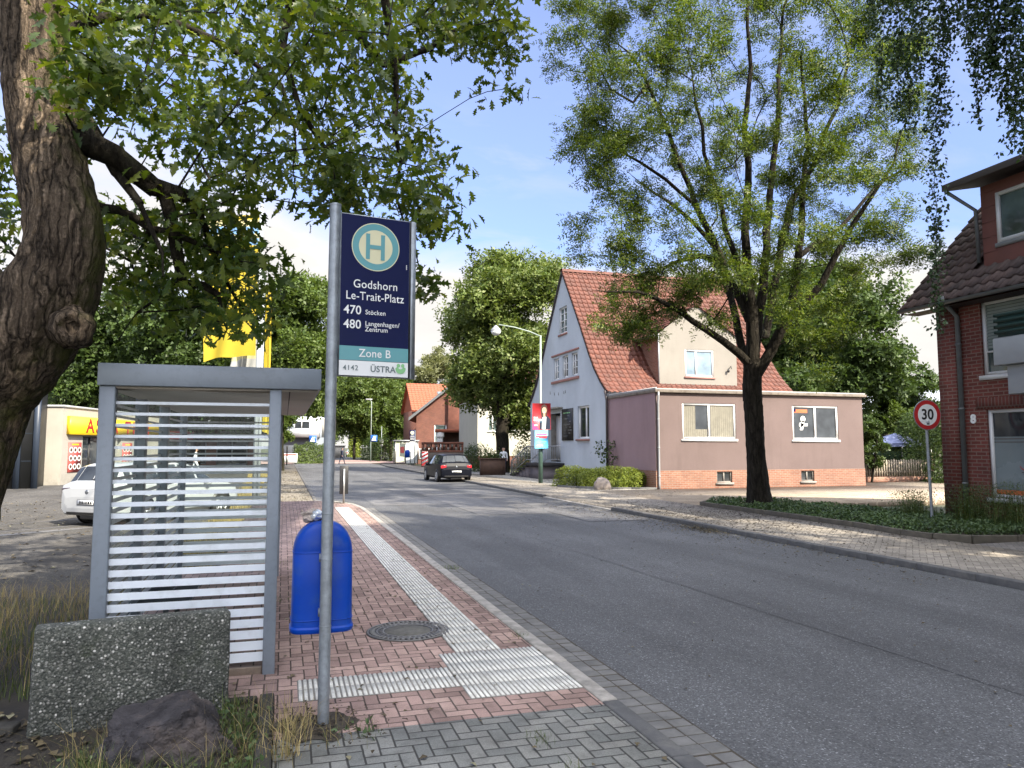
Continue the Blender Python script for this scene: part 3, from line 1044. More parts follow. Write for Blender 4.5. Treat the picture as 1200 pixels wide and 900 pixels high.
def blob_points(c, r, n, rnd, shell=0.5):
    """n points in an ellipsoid, more of them near its skin."""
    out = []
    for _ in range(n):
        v = rnd.normal(size=3)
        v /= np.linalg.norm(v)
        s = rnd.uniform(0, 1) ** shell
        out.append(np.array(c) + v * s * np.array(r))
    return np.array(out)


def thick_limb(name, pts, radii, mat, parent, seg=40, step=0.06, furrow=0.02, lumps=0.03, seed=0.0):
    """A trunk skin with real bark relief, following pts."""
    pts = [Vector(p) for p in pts]
    # Catmull-Rom resample
    C, R = [], []
    for i in range(len(pts) - 1):
        p0, p1, p2, p3 = pts[max(i - 1, 0)], pts[i], pts[i + 1], pts[min(i + 2, len(pts) - 1)]
        n = max(2, int((p2 - p1).length / step))
        for q in range(n):
            t = q / n
            C.append(0.5 * ((2 * p1) + (p2 - p0) * t + (2 * p0 - 5 * p1 + 4 * p2 - p3) * t * t + (3 * p1 - p0 - 3 * p2 + p3) * t ** 3))
            R.append(radii[i] * (1 - t) + radii[i + 1] * t)
    C.append(pts[-1])
    R.append(radii[-1])
    mb = MB()
    ref = Vector((1, 0, 0))
    s_len = 0.0
    for i, c in enumerate(C):
        d = (C[min(i + 1, len(C) - 1)] - C[max(i - 1, 0)]).normalized()
        u = d.cross(ref).normalized()
        w = u.cross(d).normalized()
        ref = u.cross(d) if False else ref
        if i:
            s_len += (C[i] - C[i - 1]).length
        for s in range(seg):
            a = 2 * math.pi * s / seg
            dirv = u * math.cos(a) + w * math.sin(a)
            lump = mnoise.noise(Vector((math.cos(a) * 1.4 + seed, math.sin(a) * 1.4, s_len * 1.3)))
            fr = abs(mnoise.noise(Vector((math.cos(a) * R[i] * 26 + seed, math.sin(a) * R[i] * 26, s_len * 4.5 + seed))))
            fr2 = mnoise.noise(Vector((math.cos(a) * R[i] * 60, math.sin(a) * R[i] * 60 + seed, s_len * 12)))
            mb.v.append(tuple(c + dirv * (R[i] * (1 + lump * lumps / max(R[i], 0.05)) + furrow * (fr * 1.6 - 0.4) + furrow * 0.35 * fr2)))
    for i in range(len(C) - 1):
        for s in range(seg):
            s2 = (s + 1) % seg
            mb.f.append([i * seg + s, i * seg + s2, (i + 1) * seg + s2, (i + 1) * seg + s])
            mb.m.append(0)
    mb.f.append([(len(C) - 1) * seg + s for s in range(seg)])
    mb.m.append(0)
    return mb.build(name, mat, parent, smooth=True, uv=False)


# ================================================================== THE SETTING
mb = MB()
mb.quad((-1500, -1500, -0.06), (1500, -1500, -0.06), (1500, 1500, -0.06), (-1500, 1500, -0.06))
struct('ground', mb, M['ground'], uv=False)

mb = MB()
mb.quad((1.0, -30, 0), (9.6, -30, 0), (9.6, 87, 0), (1.0, 87, 0))
mb.quad((1.0, 87, 0), (9.6, 87, 0), (18.0, 300, 0), (12.0, 300, 0))
struct('road', mb, M['asphalt'], uv=False)

# lighter and darker repairs in the carriageway, each a thin sheet of its own
mb = MB()
mb.quad((5.15, 19.9, 0.004), (8.75, 19.9, 0.004), (8.75, 31.2, 0.004), (5.15, 31.2, 0.004))
mb.quad((7.3, 17.4, 0.008), (8.9, 17.2, 0.008), (8.9, 20.6, 0.008), (7.3, 20.4, 0.008))
mb.quad((2.8, 24.0, 0.004), (5.15, 24.0, 0.004), (5.15, 27.6, 0.004), (2.8, 27.6, 0.004))
mb.quad((4.4, 31.2, 0.008), (6.4, 31.2, 0.008), (6.4, 33.4, 0.008), (4.4, 33.4, 0.008))
struct('road_patch', mb, M['asphalt_patch'], uv=False)
mb = MB()
for a, b in (((5.15, 16), (5.15, 31.2)), ((5.15, 31.2), (8.75, 31.2)), ((2.9, 27.6), (5.15, 27.6)), ((7.3, 20.4), (8.9, 20.6)), ((7.3, 17.4), (7.3, 20.4)), ((7.3, 17.4), (8.9, 17.2)),
             ((5.6, -2), (4.9, 15)), ((4.4, 33.4), (6.4, 33.4))):
    a, b = Vector((*a, 0.012)), Vector((*b, 0.012))
    w = (b - a).cross(Vector((0, 0, 1))).normalized() * 0.010
    n = max(2, int((b - a).length / 0.6))
    pts = [a.lerp(b, i / n) + w * random.gauss(0, 1.2) for i in range(n + 1)]
    for p, q in zip(pts[:-1], pts[1:]):
        mb.quad(p - w * 0.6, p + w * 0.6, q + w * 0.6, q - w * 0.6)
struct('road_seam', mb, M['seam'], uv=False)

# left pavement: red block paving as far as the end of the bus bay
mb = MB()
nose = [(2.22, 23.2), (2.05, 24.6), (1.7, 25.6), (1.1, 26.4)]
poly = [(-1.44, 6.30), (-0.45, 6.30), (-0.45, 5.95), (-0.02, 5.95), (-0.02, 5.03), (2.22, 5.03)] + nose + [(-0.9, 26.4), (-0.9, 11.8), (-1.44, 11.8)]
mb.prism(poly, 'z', -0.12, 0.03)
struct('pavement', mb, M['red_paver'], uv=False)
mb = MB()
mb.prism([(-0.02, -3), (2.22, -3), (2.22, 5.025), (-0.02, 5.025)], 'z', -0.12, 0.028)
struct('pavement', mb, M['grey_paver'], uv=False)
mb = MB()
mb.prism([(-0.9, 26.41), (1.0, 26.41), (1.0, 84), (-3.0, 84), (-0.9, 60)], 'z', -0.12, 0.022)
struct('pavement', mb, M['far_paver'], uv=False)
# right pavement and the paved forecourt of the pink house
mb = MB()
mb.prism([(9.36, -30), (12.05, -30), (12.05, 80), (9.9, 80), (9.36, 70)], 'z', -0.12, 0.09)
struct('pavement', mb, M['walk_paver'], uv=False)
mb = MB()
mb.prism([(12.06, 19.6), (32, 19.6), (32, 31), (25.7, 31), (25.7, 28.2), (12.06, 28.2)], 'z', -0.12, 0.088)
struct('forecourt', mb, M['forecourt'], uv=False)
mb = MB()
mb.prism([(12.06, 28.21), (14.99, 28.21), (14.99, 60), (12.06, 60)], 'z', -0.12, 0.086)
struct('front_yard', mb, M['concrete'], uv=False)
mb = MB()
mb.prism([(12.06, -8), (14.99, -8), (14.99, 10.7), (12.06, 10.7)], 'z', -0.12, 0.086)
struct('front_yard', mb, M['walk_paver'], uv=False)

# the crossing beyond, paved red, and the street that runs on behind it
mb = MB()
mb.quad((-40, 87.2, 0.006), (40, 87.2, 0.006), (40, 97, 0.006), (-40, 97, 0.006))
mb.quad((-40, 99.5, 0.006), (40, 99.5, 0.006), (40, 108, 0.006), (-40, 108, 0.006))
struct('plaza', mb, plain('plaza_paving', (0.30, 0.20, 0.175), 0.85, 0.15, 1.0, 0.2), uv=False)
mb = MB()
mb.quad((-40, 97, 0.006), (40, 97, 0.006), (40, 99.5, 0.006), (-40, 99.5, 0.006))
struct('road', mb, M['asphalt_patch'], uv=False)

# car park behind the shelter
mb = MB()
mb.prism([(-60, 11.9), (-1.75, 11.9), (-1.75, 84), (-60, 84)], 'z', -0.12, -0.012)
struct('car_park', mb, M['asphalt_lot'], uv=False)
mb = MB()
for (x0, y0, x1, y1, w) in ((-9.5, 15.3, -4.2, 19.6, 0.16), (-9.9, 15.9, -4.4, 20.3, 0.05), (-7.0, 20.5, -4.6, 22.2, 0.05)):
    a, b = Vector((x0, y0, -0.006)), Vector((x1, y1, -0.006))
    s = (b - a).cross(Vector((0, 0, 1))).normalized() * w
    mb.quad(a - s, a + s, b + s, b - s)
struct('drain_channel', mb, M['asphalt_patch'], uv=False)

# kerbs: single stones
def kerb_run(mb, pts, w, z0, z1, ln=1.0, gap=0.008, jit=0.004):
    for a, b in zip(pts[:-1], pts[1:]):
        a, b = Vector((a[0], a[1], 0)), Vector((b[0], b[1], 0))
        L = (b - a).length
        n = max(1, round(L / ln))
        d = (b - a).normalized()
        for i in range(n):
            s = a + d * (L * i / n + gap / 2)
            m = TR(s.x, s.y, 0) @ RZ(math.atan2(d.y, d.x))
            dz = random.uniform(-jit, jit)
            mb.box(0, L / n - gap, -w / 2, w / 2, z0, z1 + dz, 0, m)


mb = MB()
kerb_run(mb, [(2.30, 5.1), (2.30, 23.2), (2.14, 24.7), (1.78, 25.75), (1.1, 26.55)], 0.13, -0.1, 0.034)
struct('kerb', mb, M['kerb_light'], bevel=0.012, uv=False)
mb = MB()
kerb_run(mb, [(2.30, -3), (2.30, 5.1)], 0.13, -0.1, 0.026)
struct('kerb', mb, M['kerb_dark'], bevel=0.012, uv=False)
mb = MB()
y = -3.0
while y < 23.0:
    l = random.uniform(0.135, 0.16)
    for x0, x1 in ((2.375, 2.512), (2.520, 2.655)):
        o_ = 0.0
        mb.box(x0, x1 + random.uniform(-0.004, 0.004), y + o_, y + l - 0.012 + o_, -0.1, 0.006 + random.uniform(-0.004, 0.004), random.choice((0, 0, 0, 1)))
    y += l
struct('gutter', mb, [plain('gutter_block', (0.135, 0.132, 0.126), 0.9, 0.25, 5.0, 0.4, bscale=90), plain('gutter_block_dark', (0.115, 0.113, 0.108), 0.9, 0.25, 5.0, 0.4, bscale=90)], bevel=0.008, uv=False)
mb = MB()
mb.quad((2.36, -3, 0.0015), (2.67, -3, 0.0015), (2.67, 23, 0.0015), (2.36, 23, 0.0015))
struct('gutter_bed', mb, M['soil'], uv=False)
mb = MB()
kerb_run(mb, [(9.28, -24), (9.28, 20.2)], 0.15, -0.1, 0.10)
kerb_run(mb, [(9.28, 26.2), (9.28, 70), (9.82, 79.9)], 0.15, -0.1, 0.10)
struct('kerb', mb, M['kerb_dark'], bevel=0.015, uv=False)
mb = MB()
kerb_run(mb, [(9.28, 20.2), (9.28, 26.2)], 0.15, -0.1, 0.03)
struct('kerb', mb, M['kerb_light'], bevel=0.012, uv=False)
mb = MB()
kerb_run(mb, [(1.06, 27), (1.06, 84)], 0.12, -0.1, 0.04)
struct('kerb', mb, M['kerb_dark'], uv=False)
# edging of the planted bed on the right
BED = [(12.15, 20.1), (12.15, 13.75), (11.95, 12.2), (12.0, 11.5), (12.4, 11.0), (13.2, 10.75), (15.0, 10.75)]
mb = MB()
kerb_run(mb, BED, 0.10, -0.1, 0.20, 1.0)
kerb_run(mb, [(12.15, 20.1), (12.6, 20.5), (13.3, 20.45)], 0.10, -0.1, 0.20, 1.0)
struct('bed_edging', mb, plain('edging_stone', (0.085, 0.075, 0.058), 0.9, 0.3, 6.0, 0.4), bevel=0.015, uv=False)
mb = MB()
mb.prism([(12.2, 20.1), (12.2, 13.75), (12.0, 12.2), (12.05, 11.55), (12.45, 11.05), (13.2, 10.8), (14.98, 10.8), (14.98, 16.5), (14.2, 19.5), (13.3, 20.4), (12.6, 20.45)][::-1], 'z', -0.1, 0.12)
struct('planting_bed', mb, M['soil'], uv=False)
mb = MB()
kerb_run(mb, [(11.75, 31.4), (12.1, 30.1), (12.9, 29.2), (14.0, 28.6), (15.0, 28.25)], 0.08, -0.1, 0.17, 0.9)
struct('bed_edging', mb, M['kerb_dark'], uv=False)
# rough bed in the left foreground with its edging stones
mb = MB()
mb.prism([(-7, -3), (-0.16, -3), (-0.16, 5.88), (-0.46, 5.9), (-0.46, 6.28), (-1.46, 6.28), (-1.46, 11.88), (-7, 11.88)], 'z', -0.12, -0.004)
struct('planting_bed', mb, M['soil'], uv=False)
mb = MB()
kerb_run(mb, [(-0.075, 2.5), (-0.075, 5.9)], 0.10, -0.1, 0.055, 0.62, jit=0.012)
kerb_run(mb, [(-0.42, 5.92), (-0.14, 5.92)], 0.06, -0.1, 0.03, 0.4)
kerb_run(mb, [(-1.02, 3.9), (-1.16, 5.05)], 0.11, -0.1, 0.05, 0.6)
kerb_run(mb, [(-2.9, 5.95), (-1.62, 5.75)], 0.12, -0.1, 0.05, 0.9)
struct('bed_edging', mb, M['edging'], bevel=0.012, uv=False)
mb = MB()
mb.prism([(-1.74, 11.9), (-0.91, 11.9), (-0.91, 60), (-3.0, 84), (-3.4, 84), (-1.74, 40)], 'z', -0.12, 0.0)
struct('verge', mb, M['soil'], uv=False)

# tactile paving: ribbed white slabs
mb = MB()
def ribbed(mb, x0, x1, y0, y1, nx, zr=0.037):
    mb.box(x0, x1, y0, y1, 0.0, 0.0335, 1)
    w = (x1 - x0) / nx
    ny = max(1, round((y1 - y0) / 0.3))
    l = (y1 - y0) / ny
    for i in range(nx):
        for j in range(ny):
            xa, xb = x0 + w * (i + 0.22), x0 + w * (i + 0.86)
            ya, yb = y0 + l * j + 0.006, y0 + l * (j + 1) - 0.006
            mb.add([(xa, ya, 0.0335), (xb, ya, 0.0335), (xb, yb, 0.0335), (xa, yb, 0.0335), (xa + 0.005, ya, zr + .003), (xb - 0.005, ya, zr + .003), (xb - 0.005, yb, zr + .003), (xa + 0.005, yb, zr + .003)],
                   [(4, 5, 6, 7), (0, 1, 5, 4), (1, 2, 6, 5), (2, 3, 7, 6), (3, 0, 4, 7)], 0)
ribbed(mb, 1.50, 1.92, 6.62, 23.2, 10)
ribbed(mb, 1.34, 2.24 - 0.02, 5.40, 6.60, 23)
ribbed(mb, 0.14, 1.335, 5.70, 6.20, 31)
struct('tactile_paving', mb, [M['tactile'], M['tactile_base']], uv=False)

# bare soil round the foot of the sign pole
mb = MB()
ring = [(0.22 + 0.25 * math.cos(a) * (1 + 0.25 * math.sin(3 * a) + 0.16 * math.sin(7 * a + 1)), 5.16 + 0.30 * math.sin(a) * (1 + 0.2 * math.cos(2 * a) + 0.14 * math.cos(6 * a)), 0.032) for a in np.linspace(0, 2 * math.pi, 40, endpoint=False)]
mb.add(ring + [(0.25, 5.15, 0.045)], [(i, (i + 1) % 40, 40) for i in range(40)])
struct('soil_patch', mb, M['soil'], uv=False)


# ================================================================== HOUSES
def face(plane, pos):
    """(along, height, depth inward) -> local point, for a wall looking -y, -x, +x or +y."""
    if plane == '-y':
        return lambda a, z, d=0.0: (a, pos + d, z)
    if plane == '+y':
        return lambda a, z, d=0.0: (a, pos - d, z)
    if plane == '-x':
        return lambda a, z, d=0.0: (pos + d, a, z)
    return lambda a, z, d=0.0: (pos - d, a, z)


def abox(mb, F, a0, a1, z0, z1, d0, d1, mi=0):
    p, q = F(a0, z0, d0), F(a1, z1, d1)
    lo = [min(s, t) for s, t in zip(p, q)]
    hi = [max(s, t) for s, t in zip(p, q)]
    mb.box(lo[0], hi[0], lo[1], hi[1], lo[2], hi[2], mi)


def wall(mb, F, prof, holes=(), reveal=0.14, mi=0, rmi=None):
    """prof: rows (z, left, right) from bottom to top; holes: (a0, a1, z0, z1) openings with reveals."""
    zs = sorted({p[0] for p in prof} | {h[2] for h in holes} | {h[3] for h in holes})

    def lim(z, up):
        for p, q in zip(prof[:-1], prof[1:]):
            if p[0] - 1e-9 <= z <= q[0] + 1e-9 and q[0] > p[0]:
                if (up and z >= q[0] - 1e-9 and q is not prof[-1]) or (not up and False):
                    continue
                t = (z - p[0]) / (q[0] - p[0])
                return p[1] + (q[1] - p[1]) * t, p[2] + (q[2] - p[2]) * t
        return prof[-1][1], prof[-1][2]
    for zb, zt in zip(zs[:-1], zs[1:]):
        lb, rb = lim(zb, True)
        lt, rt = lim(zt, False)
        act = sorted(h for h in holes if h[2] < zb + 1e-6 and h[3] > zt - 1e-6)
        cl_b, cl_t = lb, lt
        for h in act:
            mb.quad(F(cl_b, zb), F(h[0], zb), F(h[0], zt), F(cl_t, zt), mi)
            cl_b = cl_t = h[1]
        mb.quad(F(cl_b, zb), F(rb, zb), F(rt, zt), F(cl_t, zt), mi)
    for a0, a1, z0, z1 in holes:
        r = mi if rmi is None else rmi
        for (p, q) in (((a0, z0), (a1, z0)), ((a1, z0), (a1, z1)), ((a1, z1), (a0, z1)), ((a0, z1), (a0, z0))):
            mb.quad(F(*p), F(*q), F(*q, reveal), F(*p, reveal), r)


def window(parent, F, a0, a1, z0, z1, mull=(), trans=(), fw=0.07, dep=0.08, pane='pane', frame='frame_white', sill=None, curtain=None, name='window', sill_out=0.06):
    mb = MB()
    abox(mb, F, a0, a0 + fw, z0, z1, dep - 0.05, dep + 0.03)
    abox(mb, F, a1 - fw, a1, z0, z1, dep - 0.05, dep + 0.03)
    abox(mb, F, a0 + fw, a1 - fw, z0, z0 + fw, dep - 0.048, dep + 0.028)
    abox(mb, F, a0 + fw, a1 - fw, z1 - fw, z1, dep - 0.048, dep + 0.028)
    for m_ in mull:
        abox(mb, F, m_ - fw * 0.55, m_ + fw * 0.55, z0 + fw, z1 - fw, dep - 0.045, dep + 0.025)
    for t in trans:
        abox(mb, F, a0 + fw, a1 - fw, t - 0.02, t + 0.02, dep - 0.04, dep + 0.02)
    w = mb.build(name, M[frame], parent)
    mb = MB()
    mb.quad(F(a0 + 0.02, z0 + 0.02, dep), F(a1 - 0.02, z0 + 0.02, dep), F(a1 - 0.02, z1 - 0.02, dep), F(a0 + 0.02, z1 - 0.02, dep))
    mb.build('pane', M[pane], w)
    if curtain:
        mb = MB()
        for c0, c1, y0, y1 in curtain:
            n = max(4, int((c1 - c0) / 0.05))
            for i in range(n):
                p, q = c0 + (c1 - c0) * i / n, c0 + (c1 - c0) * (i + 1) / n
                dd = (dep - 0.006, dep - 0.018)
                mb.quad(F(p, y0, dd[i % 2]), F(q, y0, dd[(i + 1) % 2]), F(q, y1, dd[(i + 1) % 2]), F(p, y1, dd[i % 2]))
        mb.build('curtain', M['curtain'], w)
    if sill:
        mb = MB()
        abox(mb, F, a0 - 0.06, a1 + 0.06, z0 - 0.10, z0 - 0.004, -sill_out, dep - 0.03)
        mb.build('sill', M[sill], w)
    return w


def tiles(mb, F, prof, a_lo, a_hi, tw=0.3, tl=0.36, clip=None, amp=0.062, lift=0.02):
    """Pantiles on a bent slope. prof: (d, z) points from eave to ridge; F(a, z, d) gives the point.
    a_lo / a_hi are numbers or functions of the slope length; clip(a, d, z) drops tiles."""
    pr = [Vector((p[0], p[1])) for p in prof]
    seg = [(q - p).length for p, q in zip(pr[:-1], pr[1:])]
    tot = sum(seg)

    def at(s):
        s = max(0.0, s)
        for i, l in enumerate(seg):
            if s <= l or i == len(seg) - 1:
                t = s / l
                p = pr[i].lerp(pr[i + 1], t)
                d = (pr[i + 1] - pr[i]).normalized()
                return p, Vector((-d.y, d.x))
            s -= l
    rows = int(math.ceil(tot / tl))
    cols = max(1, int(round((a_hi - a_lo) / tw)))
    w = (a_hi - a_lo) / cols
    for r in range(rows):
        s0, s1 = r * tl, min(tot + 0.02, (r + 1) * tl + 0.05)
        p0, n0 = at(s0)
        p1, n1 = at(min(s1, tot))
        for c in range(cols):
            a0 = a_lo + c * w
            if clip and clip(a0 + w / 2, (p0.x + p1.x) / 2, (p0.y + p1.y) / 2):
                continue
            vs = []
            jit = random.uniform(-0.006, 0.006)
            for (p, n, lf) in ((p0, n0, lift + 0.042 + jit), (p1, n1, lift)):
                for u, h in ((0.0, 0.25), (0.12, 0.85), (0.25, 1.0), (0.38, 0.75), (0.55, 0.12), (0.8, 0.0), (1.02, 0.28)):
                    q = p + n * (h * amp + lf)
                    vs.append(F(a0 + u * w, q.y, q.x))
            fs = [(i, i + 1, 8 + i, 7 + i) for i in range(6)]
            # front lip of the tile
            b = len(vs)
            for u, h in ((0.0, 0.25), (0.12, 0.85), (0.25, 1.0), (0.38, 0.75), (0.55, 0.12), (0.8, 0.0), (1.02, 0.28)):
                q = p0 + n0 * (h * amp + lift + 0.03 + jit - 0.034)
                vs.append(F(a0 + u * w, q.y, q.x))
            fs += [(b + i, b + i + 1, i + 1, i) for i in range(6)]
            mb.add(vs, fs)


# ------------------------------------------------------------------ white gabled house with its pink flat-roofed annexe
gh = thing('gabled_house', 'white gabled house with steep red tiled roof and pink flat-roofed annexe', 'house', (15.0, 28.3, 0.0))
EX, ED, EH = 10.72, 4.83, 4.15        # annexe width, depth, wall height
FY, FX = face('-y', 0.0), face('-x', 0.0)
W1, W2 = (1.28, 3.92, 2.20, 3.74), (6.86, 9.34, 2.18, 3.72)
C1, C2 = (2.9, 3.66, 0.33, 0.80), (7.22, 7.92, 0.33, 0.80)
mb = MB()
wall(mb, FY, [(0.86, 0, EX), (EH, 0, EX)], [W1, W2], 0.12)
mb.quad((EX, 0, 0.86), (EX, ED, 0.86), (EX, ED, EH), (EX, 0, EH))
mb.build('annexe_wall', M['pink_plaster'], gh)
mb = MB()
wall(mb, FX, [(0.86, 0.0, ED), (EH + 0.1, 0.0, ED)], [])
mb.build('annexe_wall', M['pink_plaster_shade'], gh)['label'] = 'side wall of the pink annexe, coloured in its mauve shade tone'
mb = MB()
F2 = face('-y', -0.02)
wall(mb, F2, [(0.0, -0.02, EX + 0.02), (0.86, -0.02, EX + 0.02)], [C1, C2], 0.16)
wall(mb, face('-x', -0.02), [(0.0, -0.02, ED), (0.86, -0.02, ED)], [])
mb.quad((-0.02, -0.02, 0.86), (EX + 0.02, -0.02, 0.86), (EX + 0.02, 0.0, 0.86), (-0.02, 0.0, 0.86))
mb.quad((EX + 0.02, -0.02, 0), (EX + 0.02, ED, 0), (EX + 0.02, ED, 0.86), (EX + 0.02, -0.02, 0.86))
mb.build('plinth', M['plinth_brick'], gh)
# flat roof with its weathered edge
mb = MB()
mb.box(-0.06, EX + 0.14, -0.16, ED - 0.05, EH + 0.02, EH + 0.13, 0)
mb.box(-0.04, EX + 0.10, -0.12, ED - 0.06, EH + 0.131, EH + 0.20, 1)
mb.build('flat_roof', [M['fascia'], M['zinc']], gh, bevel=0.012)
mb = MB()
mb.box(-0.05, 0.03, -0.1, ED - 0.1, EH + 0.201, EH + 0.235, 0)
mb.build('roof_flashing', M['frame_white'], gh)
window(gh, FY, *W1, mull=(2.6,), pane='pane', sill='frame_white', fw=0.085,
       curtain=[(1.38, 2.52, 2.30, 2.62), (2.70, 3.82, 2.30, 2.62), (2.70, 3.82, 2.62, 3.64), (1.38, 1.95, 2.62, 3.64)], sill_out=0.05)
w2 = window(gh, FY, *W2, mull=(8.1,), pane='pane', sill='frame_white', fw=0.085, sill_out=0.05)
mb = MB()      # notices stuck behind the second window
Fs = face('-y', 0.071)
mb.quad(Fs(6.98, 3.40), Fs(7.72, 3.40), Fs(7.72, 3.56), Fs(6.98, 3.56), 0)
mb.quad(Fs(6.98, 3.44, -0.002), Fs(7.10, 3.44, -0.002), Fs(7.10, 3.58, -0.002), Fs(6.98, 3.58, -0.002), 2)
n = 14
for cx, cz, r in ((7.48, 3.12, 0.13), (7.36, 2.86, 0.10)):
    mb.add([Fs(cx + r * math.cos(a), cz + r * 1.1 * math.sin(a)) for a in np.linspace(0, 2 * math.pi, n, endpoint=False)], [list(range(n))], 1)
mb.quad(Fs(7.30, 2.62), Fs(7.46, 2.62), Fs(7.56, 3.05), Fs(7.40, 3.05), 1)
mb.quad(Fs(7.45, 2.80), Fs(7.72, 2.80), Fs(7.72, 2.92), Fs(7.45, 2.92), 1)
mb.build('window_sticker', [M['orange_film'], M['sign_white'], M['sign_blue']], w2, uv=False)
for c in (C1, C2):
    mid = (c[0] + c[1]) / 2
    window(gh, F2, *c, mull=(mid,), fw=0.05, dep=0.11, pane='pane', frame='concrete', sill='concrete', name='cellar_window')
# rainwater pipes
mb = MB()
mb.tube([(0.10, -0.13, EH + 0.04), (0.08, -0.16, EH - 0.12), (0.10, -0.09, EH - 0.45), (0.10, -0.08, 0.3), (0.10, -0.09, 0.06)], 0.045, 8)
for z in (3.0, 1.8, 0.6):
    mb.lathe([(0.056, z), (0.056, z + 0.05)], (0.10, -0.08, 0), 8)
mb.build('rainwater_pipe', M['zinc'], gh)
mb = MB()
mb.tube([(-0.02, ED + 0.25, 4.62), (-0.16, ED - 0.05, 4.55), (-0.10, ED - 0.10, 4.1), (-0.10, ED - 0.10, 0.1)], 0.06, 8)
mb.build('rainwater_pipe', M['pipe_dark'], gh)

# main house: gable to the street (plane x = 0), ridge running away from it
RP = [(4.88, 4.63), (5.55, 5.15), (6.28, 5.85), (7.02, 6.78), (8.10, 8.30), (9.26, 9.85), (10.80, 11.86)]     # near slope (y, z)
RIDGE_Y = 10.80
far = [(2 * RIDGE_Y - y, z) for y, z in RP]
MX = 10.75
gp = [(0.0, RP[0][0], far[0][0])] + [(z, y, f[0]) for (y, z), f in zip(RP, far)]
gp[-1] = (gp[-1][0] - 0.02, RIDGE_Y - 0.01, RIDGE_Y + 0.01)
FG = face('-x', 0.0)
tri = [(8.68 + i * 1.42, 9.56 + i * 1.42, 5.74, 6.98) for i in range(3)]
att = (10.22, 11.48, 8.28, 9.82)
gw = (7.15, 8.72, 2.28, 4.02)
door = (11.35, 13.45, 1.0, 3.80)
mb = MB()
wall(mb, FG, gp, tri + [att, gw, door], 0.20)
mb.quad((MX, RP[0][0], 0), (MX, far[0][0], 0), (MX, far[0][0], 4.6), (MX, RP[0][0], 4.6))
mb.add([(MX, y, z) for y, z in RP] + [(MX, y, z) for y, z in far[::-1]], [list(range(14))])
mb.quad((0, far[0][0], 0), (MX, far[0][0], 0), (MX, far[0][0], 4.6), (0, far[0][0], 4.6))
mb.quad((0, RP[0][0], 0), (MX, RP[0][0], 0), (MX, RP[0][0], 4.6), (0, RP[0][0], 4.6))
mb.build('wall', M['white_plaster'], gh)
for i, t in enumerate(tri):
    window(gh, FG, *t, mull=((t[0] + t[1]) / 2 + 0.1,), trans=(6.2, 6.55), fw=0.09, dep=0.13, pane='pane_blue' if i == 2 else 'pane')
window(gh, FG, *att, mull=((att[0] + att[1]) / 2,), trans=(8.65, 9.05, 9.45), fw=0.09, dep=0.13, pane='pane_green', sill='pink_sill')
window(gh, FG, *gw, mull=(7.75,), fw=0.11, dep=0.13, pane='pane', sill='pink_sill', sill_out=0.12)
mb = MB()
mb.box(-0.09, 0.02, 8.45, 12.65, 5.52, 5.66)
mb.box(-0.07, 0.02, 8.45, 12.65, 7.10, 7.20)
mb.build('string_course', M['pink_sill'], gh, bevel=0.01)
# doorway
mb = MB()
FD = face('-x', 0.0)
abox(mb, FD, door[0], door[1], door[2], door[3], 0.55, 0.60, 0)
mb.quad((0.2, door[0], door[2]), (0.55, door[0], door[2]), (0.55, door[0], door[3]), (0.2, door[0], door[3]), 1)
mb.quad((0.2, door[1], door[2]), (0.55, door[1], door[2]), (0.55, door[1], door[3]), (0.2, door[1], door[3]), 1)
dd = mb.build('door', [M['black'], M['concrete']], gh)
mb = MB()
abox(mb, FD, door[0] + 0.95, door[1] - 0.05, door[2] + 0.05, door[3] - 0.1, 0.50, 0.54, 0)
abox(mb, FD, door[0] + 0.2, door[0] + 0.8, door[2] + 0.2, door[3] - 0.3, 0.53, 0.545, 1)
mb.build('door_leaf', [M['frame_white'], M['pane_green']], dd)
mb = MB()
mb.box(-0.42, 0.02, 10.95, 13.9, 4.02, 4.12)
mb.build('door_canopy', M['concrete'], gh, bevel=0.01)
for y, z in ((13.0, 5.05), (12.3, 4.95), (11.6, 4.9), (10.75, 4.92), (10.5, 4.95)):
    mb = MB()      # dark smudge left on the wall where lettering was taken off
    mb.quad((-0.004, y - 0.06, z - 0.1), (-0.004, y + 0.06, z - 0.08), (-0.004, y + 0.05, z + 0.09), (-0.004, y - 0.03, z + 0.07))
    mb.build('wall_mark', M['pipe_grey'], gh)
mb = MB()      # menu board beside the door
FB = face('-x', -0.05)
abox(mb, FB, 9.35, 11.0, 2.22, 3.98, 0.0, 0.045, 0)
for r in range(9):
    z = 3.72 - r * 0.16
    a = 10.7
    while a > 9.7:
        l = random.uniform(0.08, 0.28)
        if random.random() < 0.6:
            mb.quad((-0.053, a, z), (-0.053, a - l, z), (-0.053, a - l, z + 0.05), (-0.053, a, z + 0.05), 1 if r else 2)
        a -= l + 0.06
mbd = mb.build('menu_board', [M['black'], M['pipe_grey'], M['sign_green']], gh)
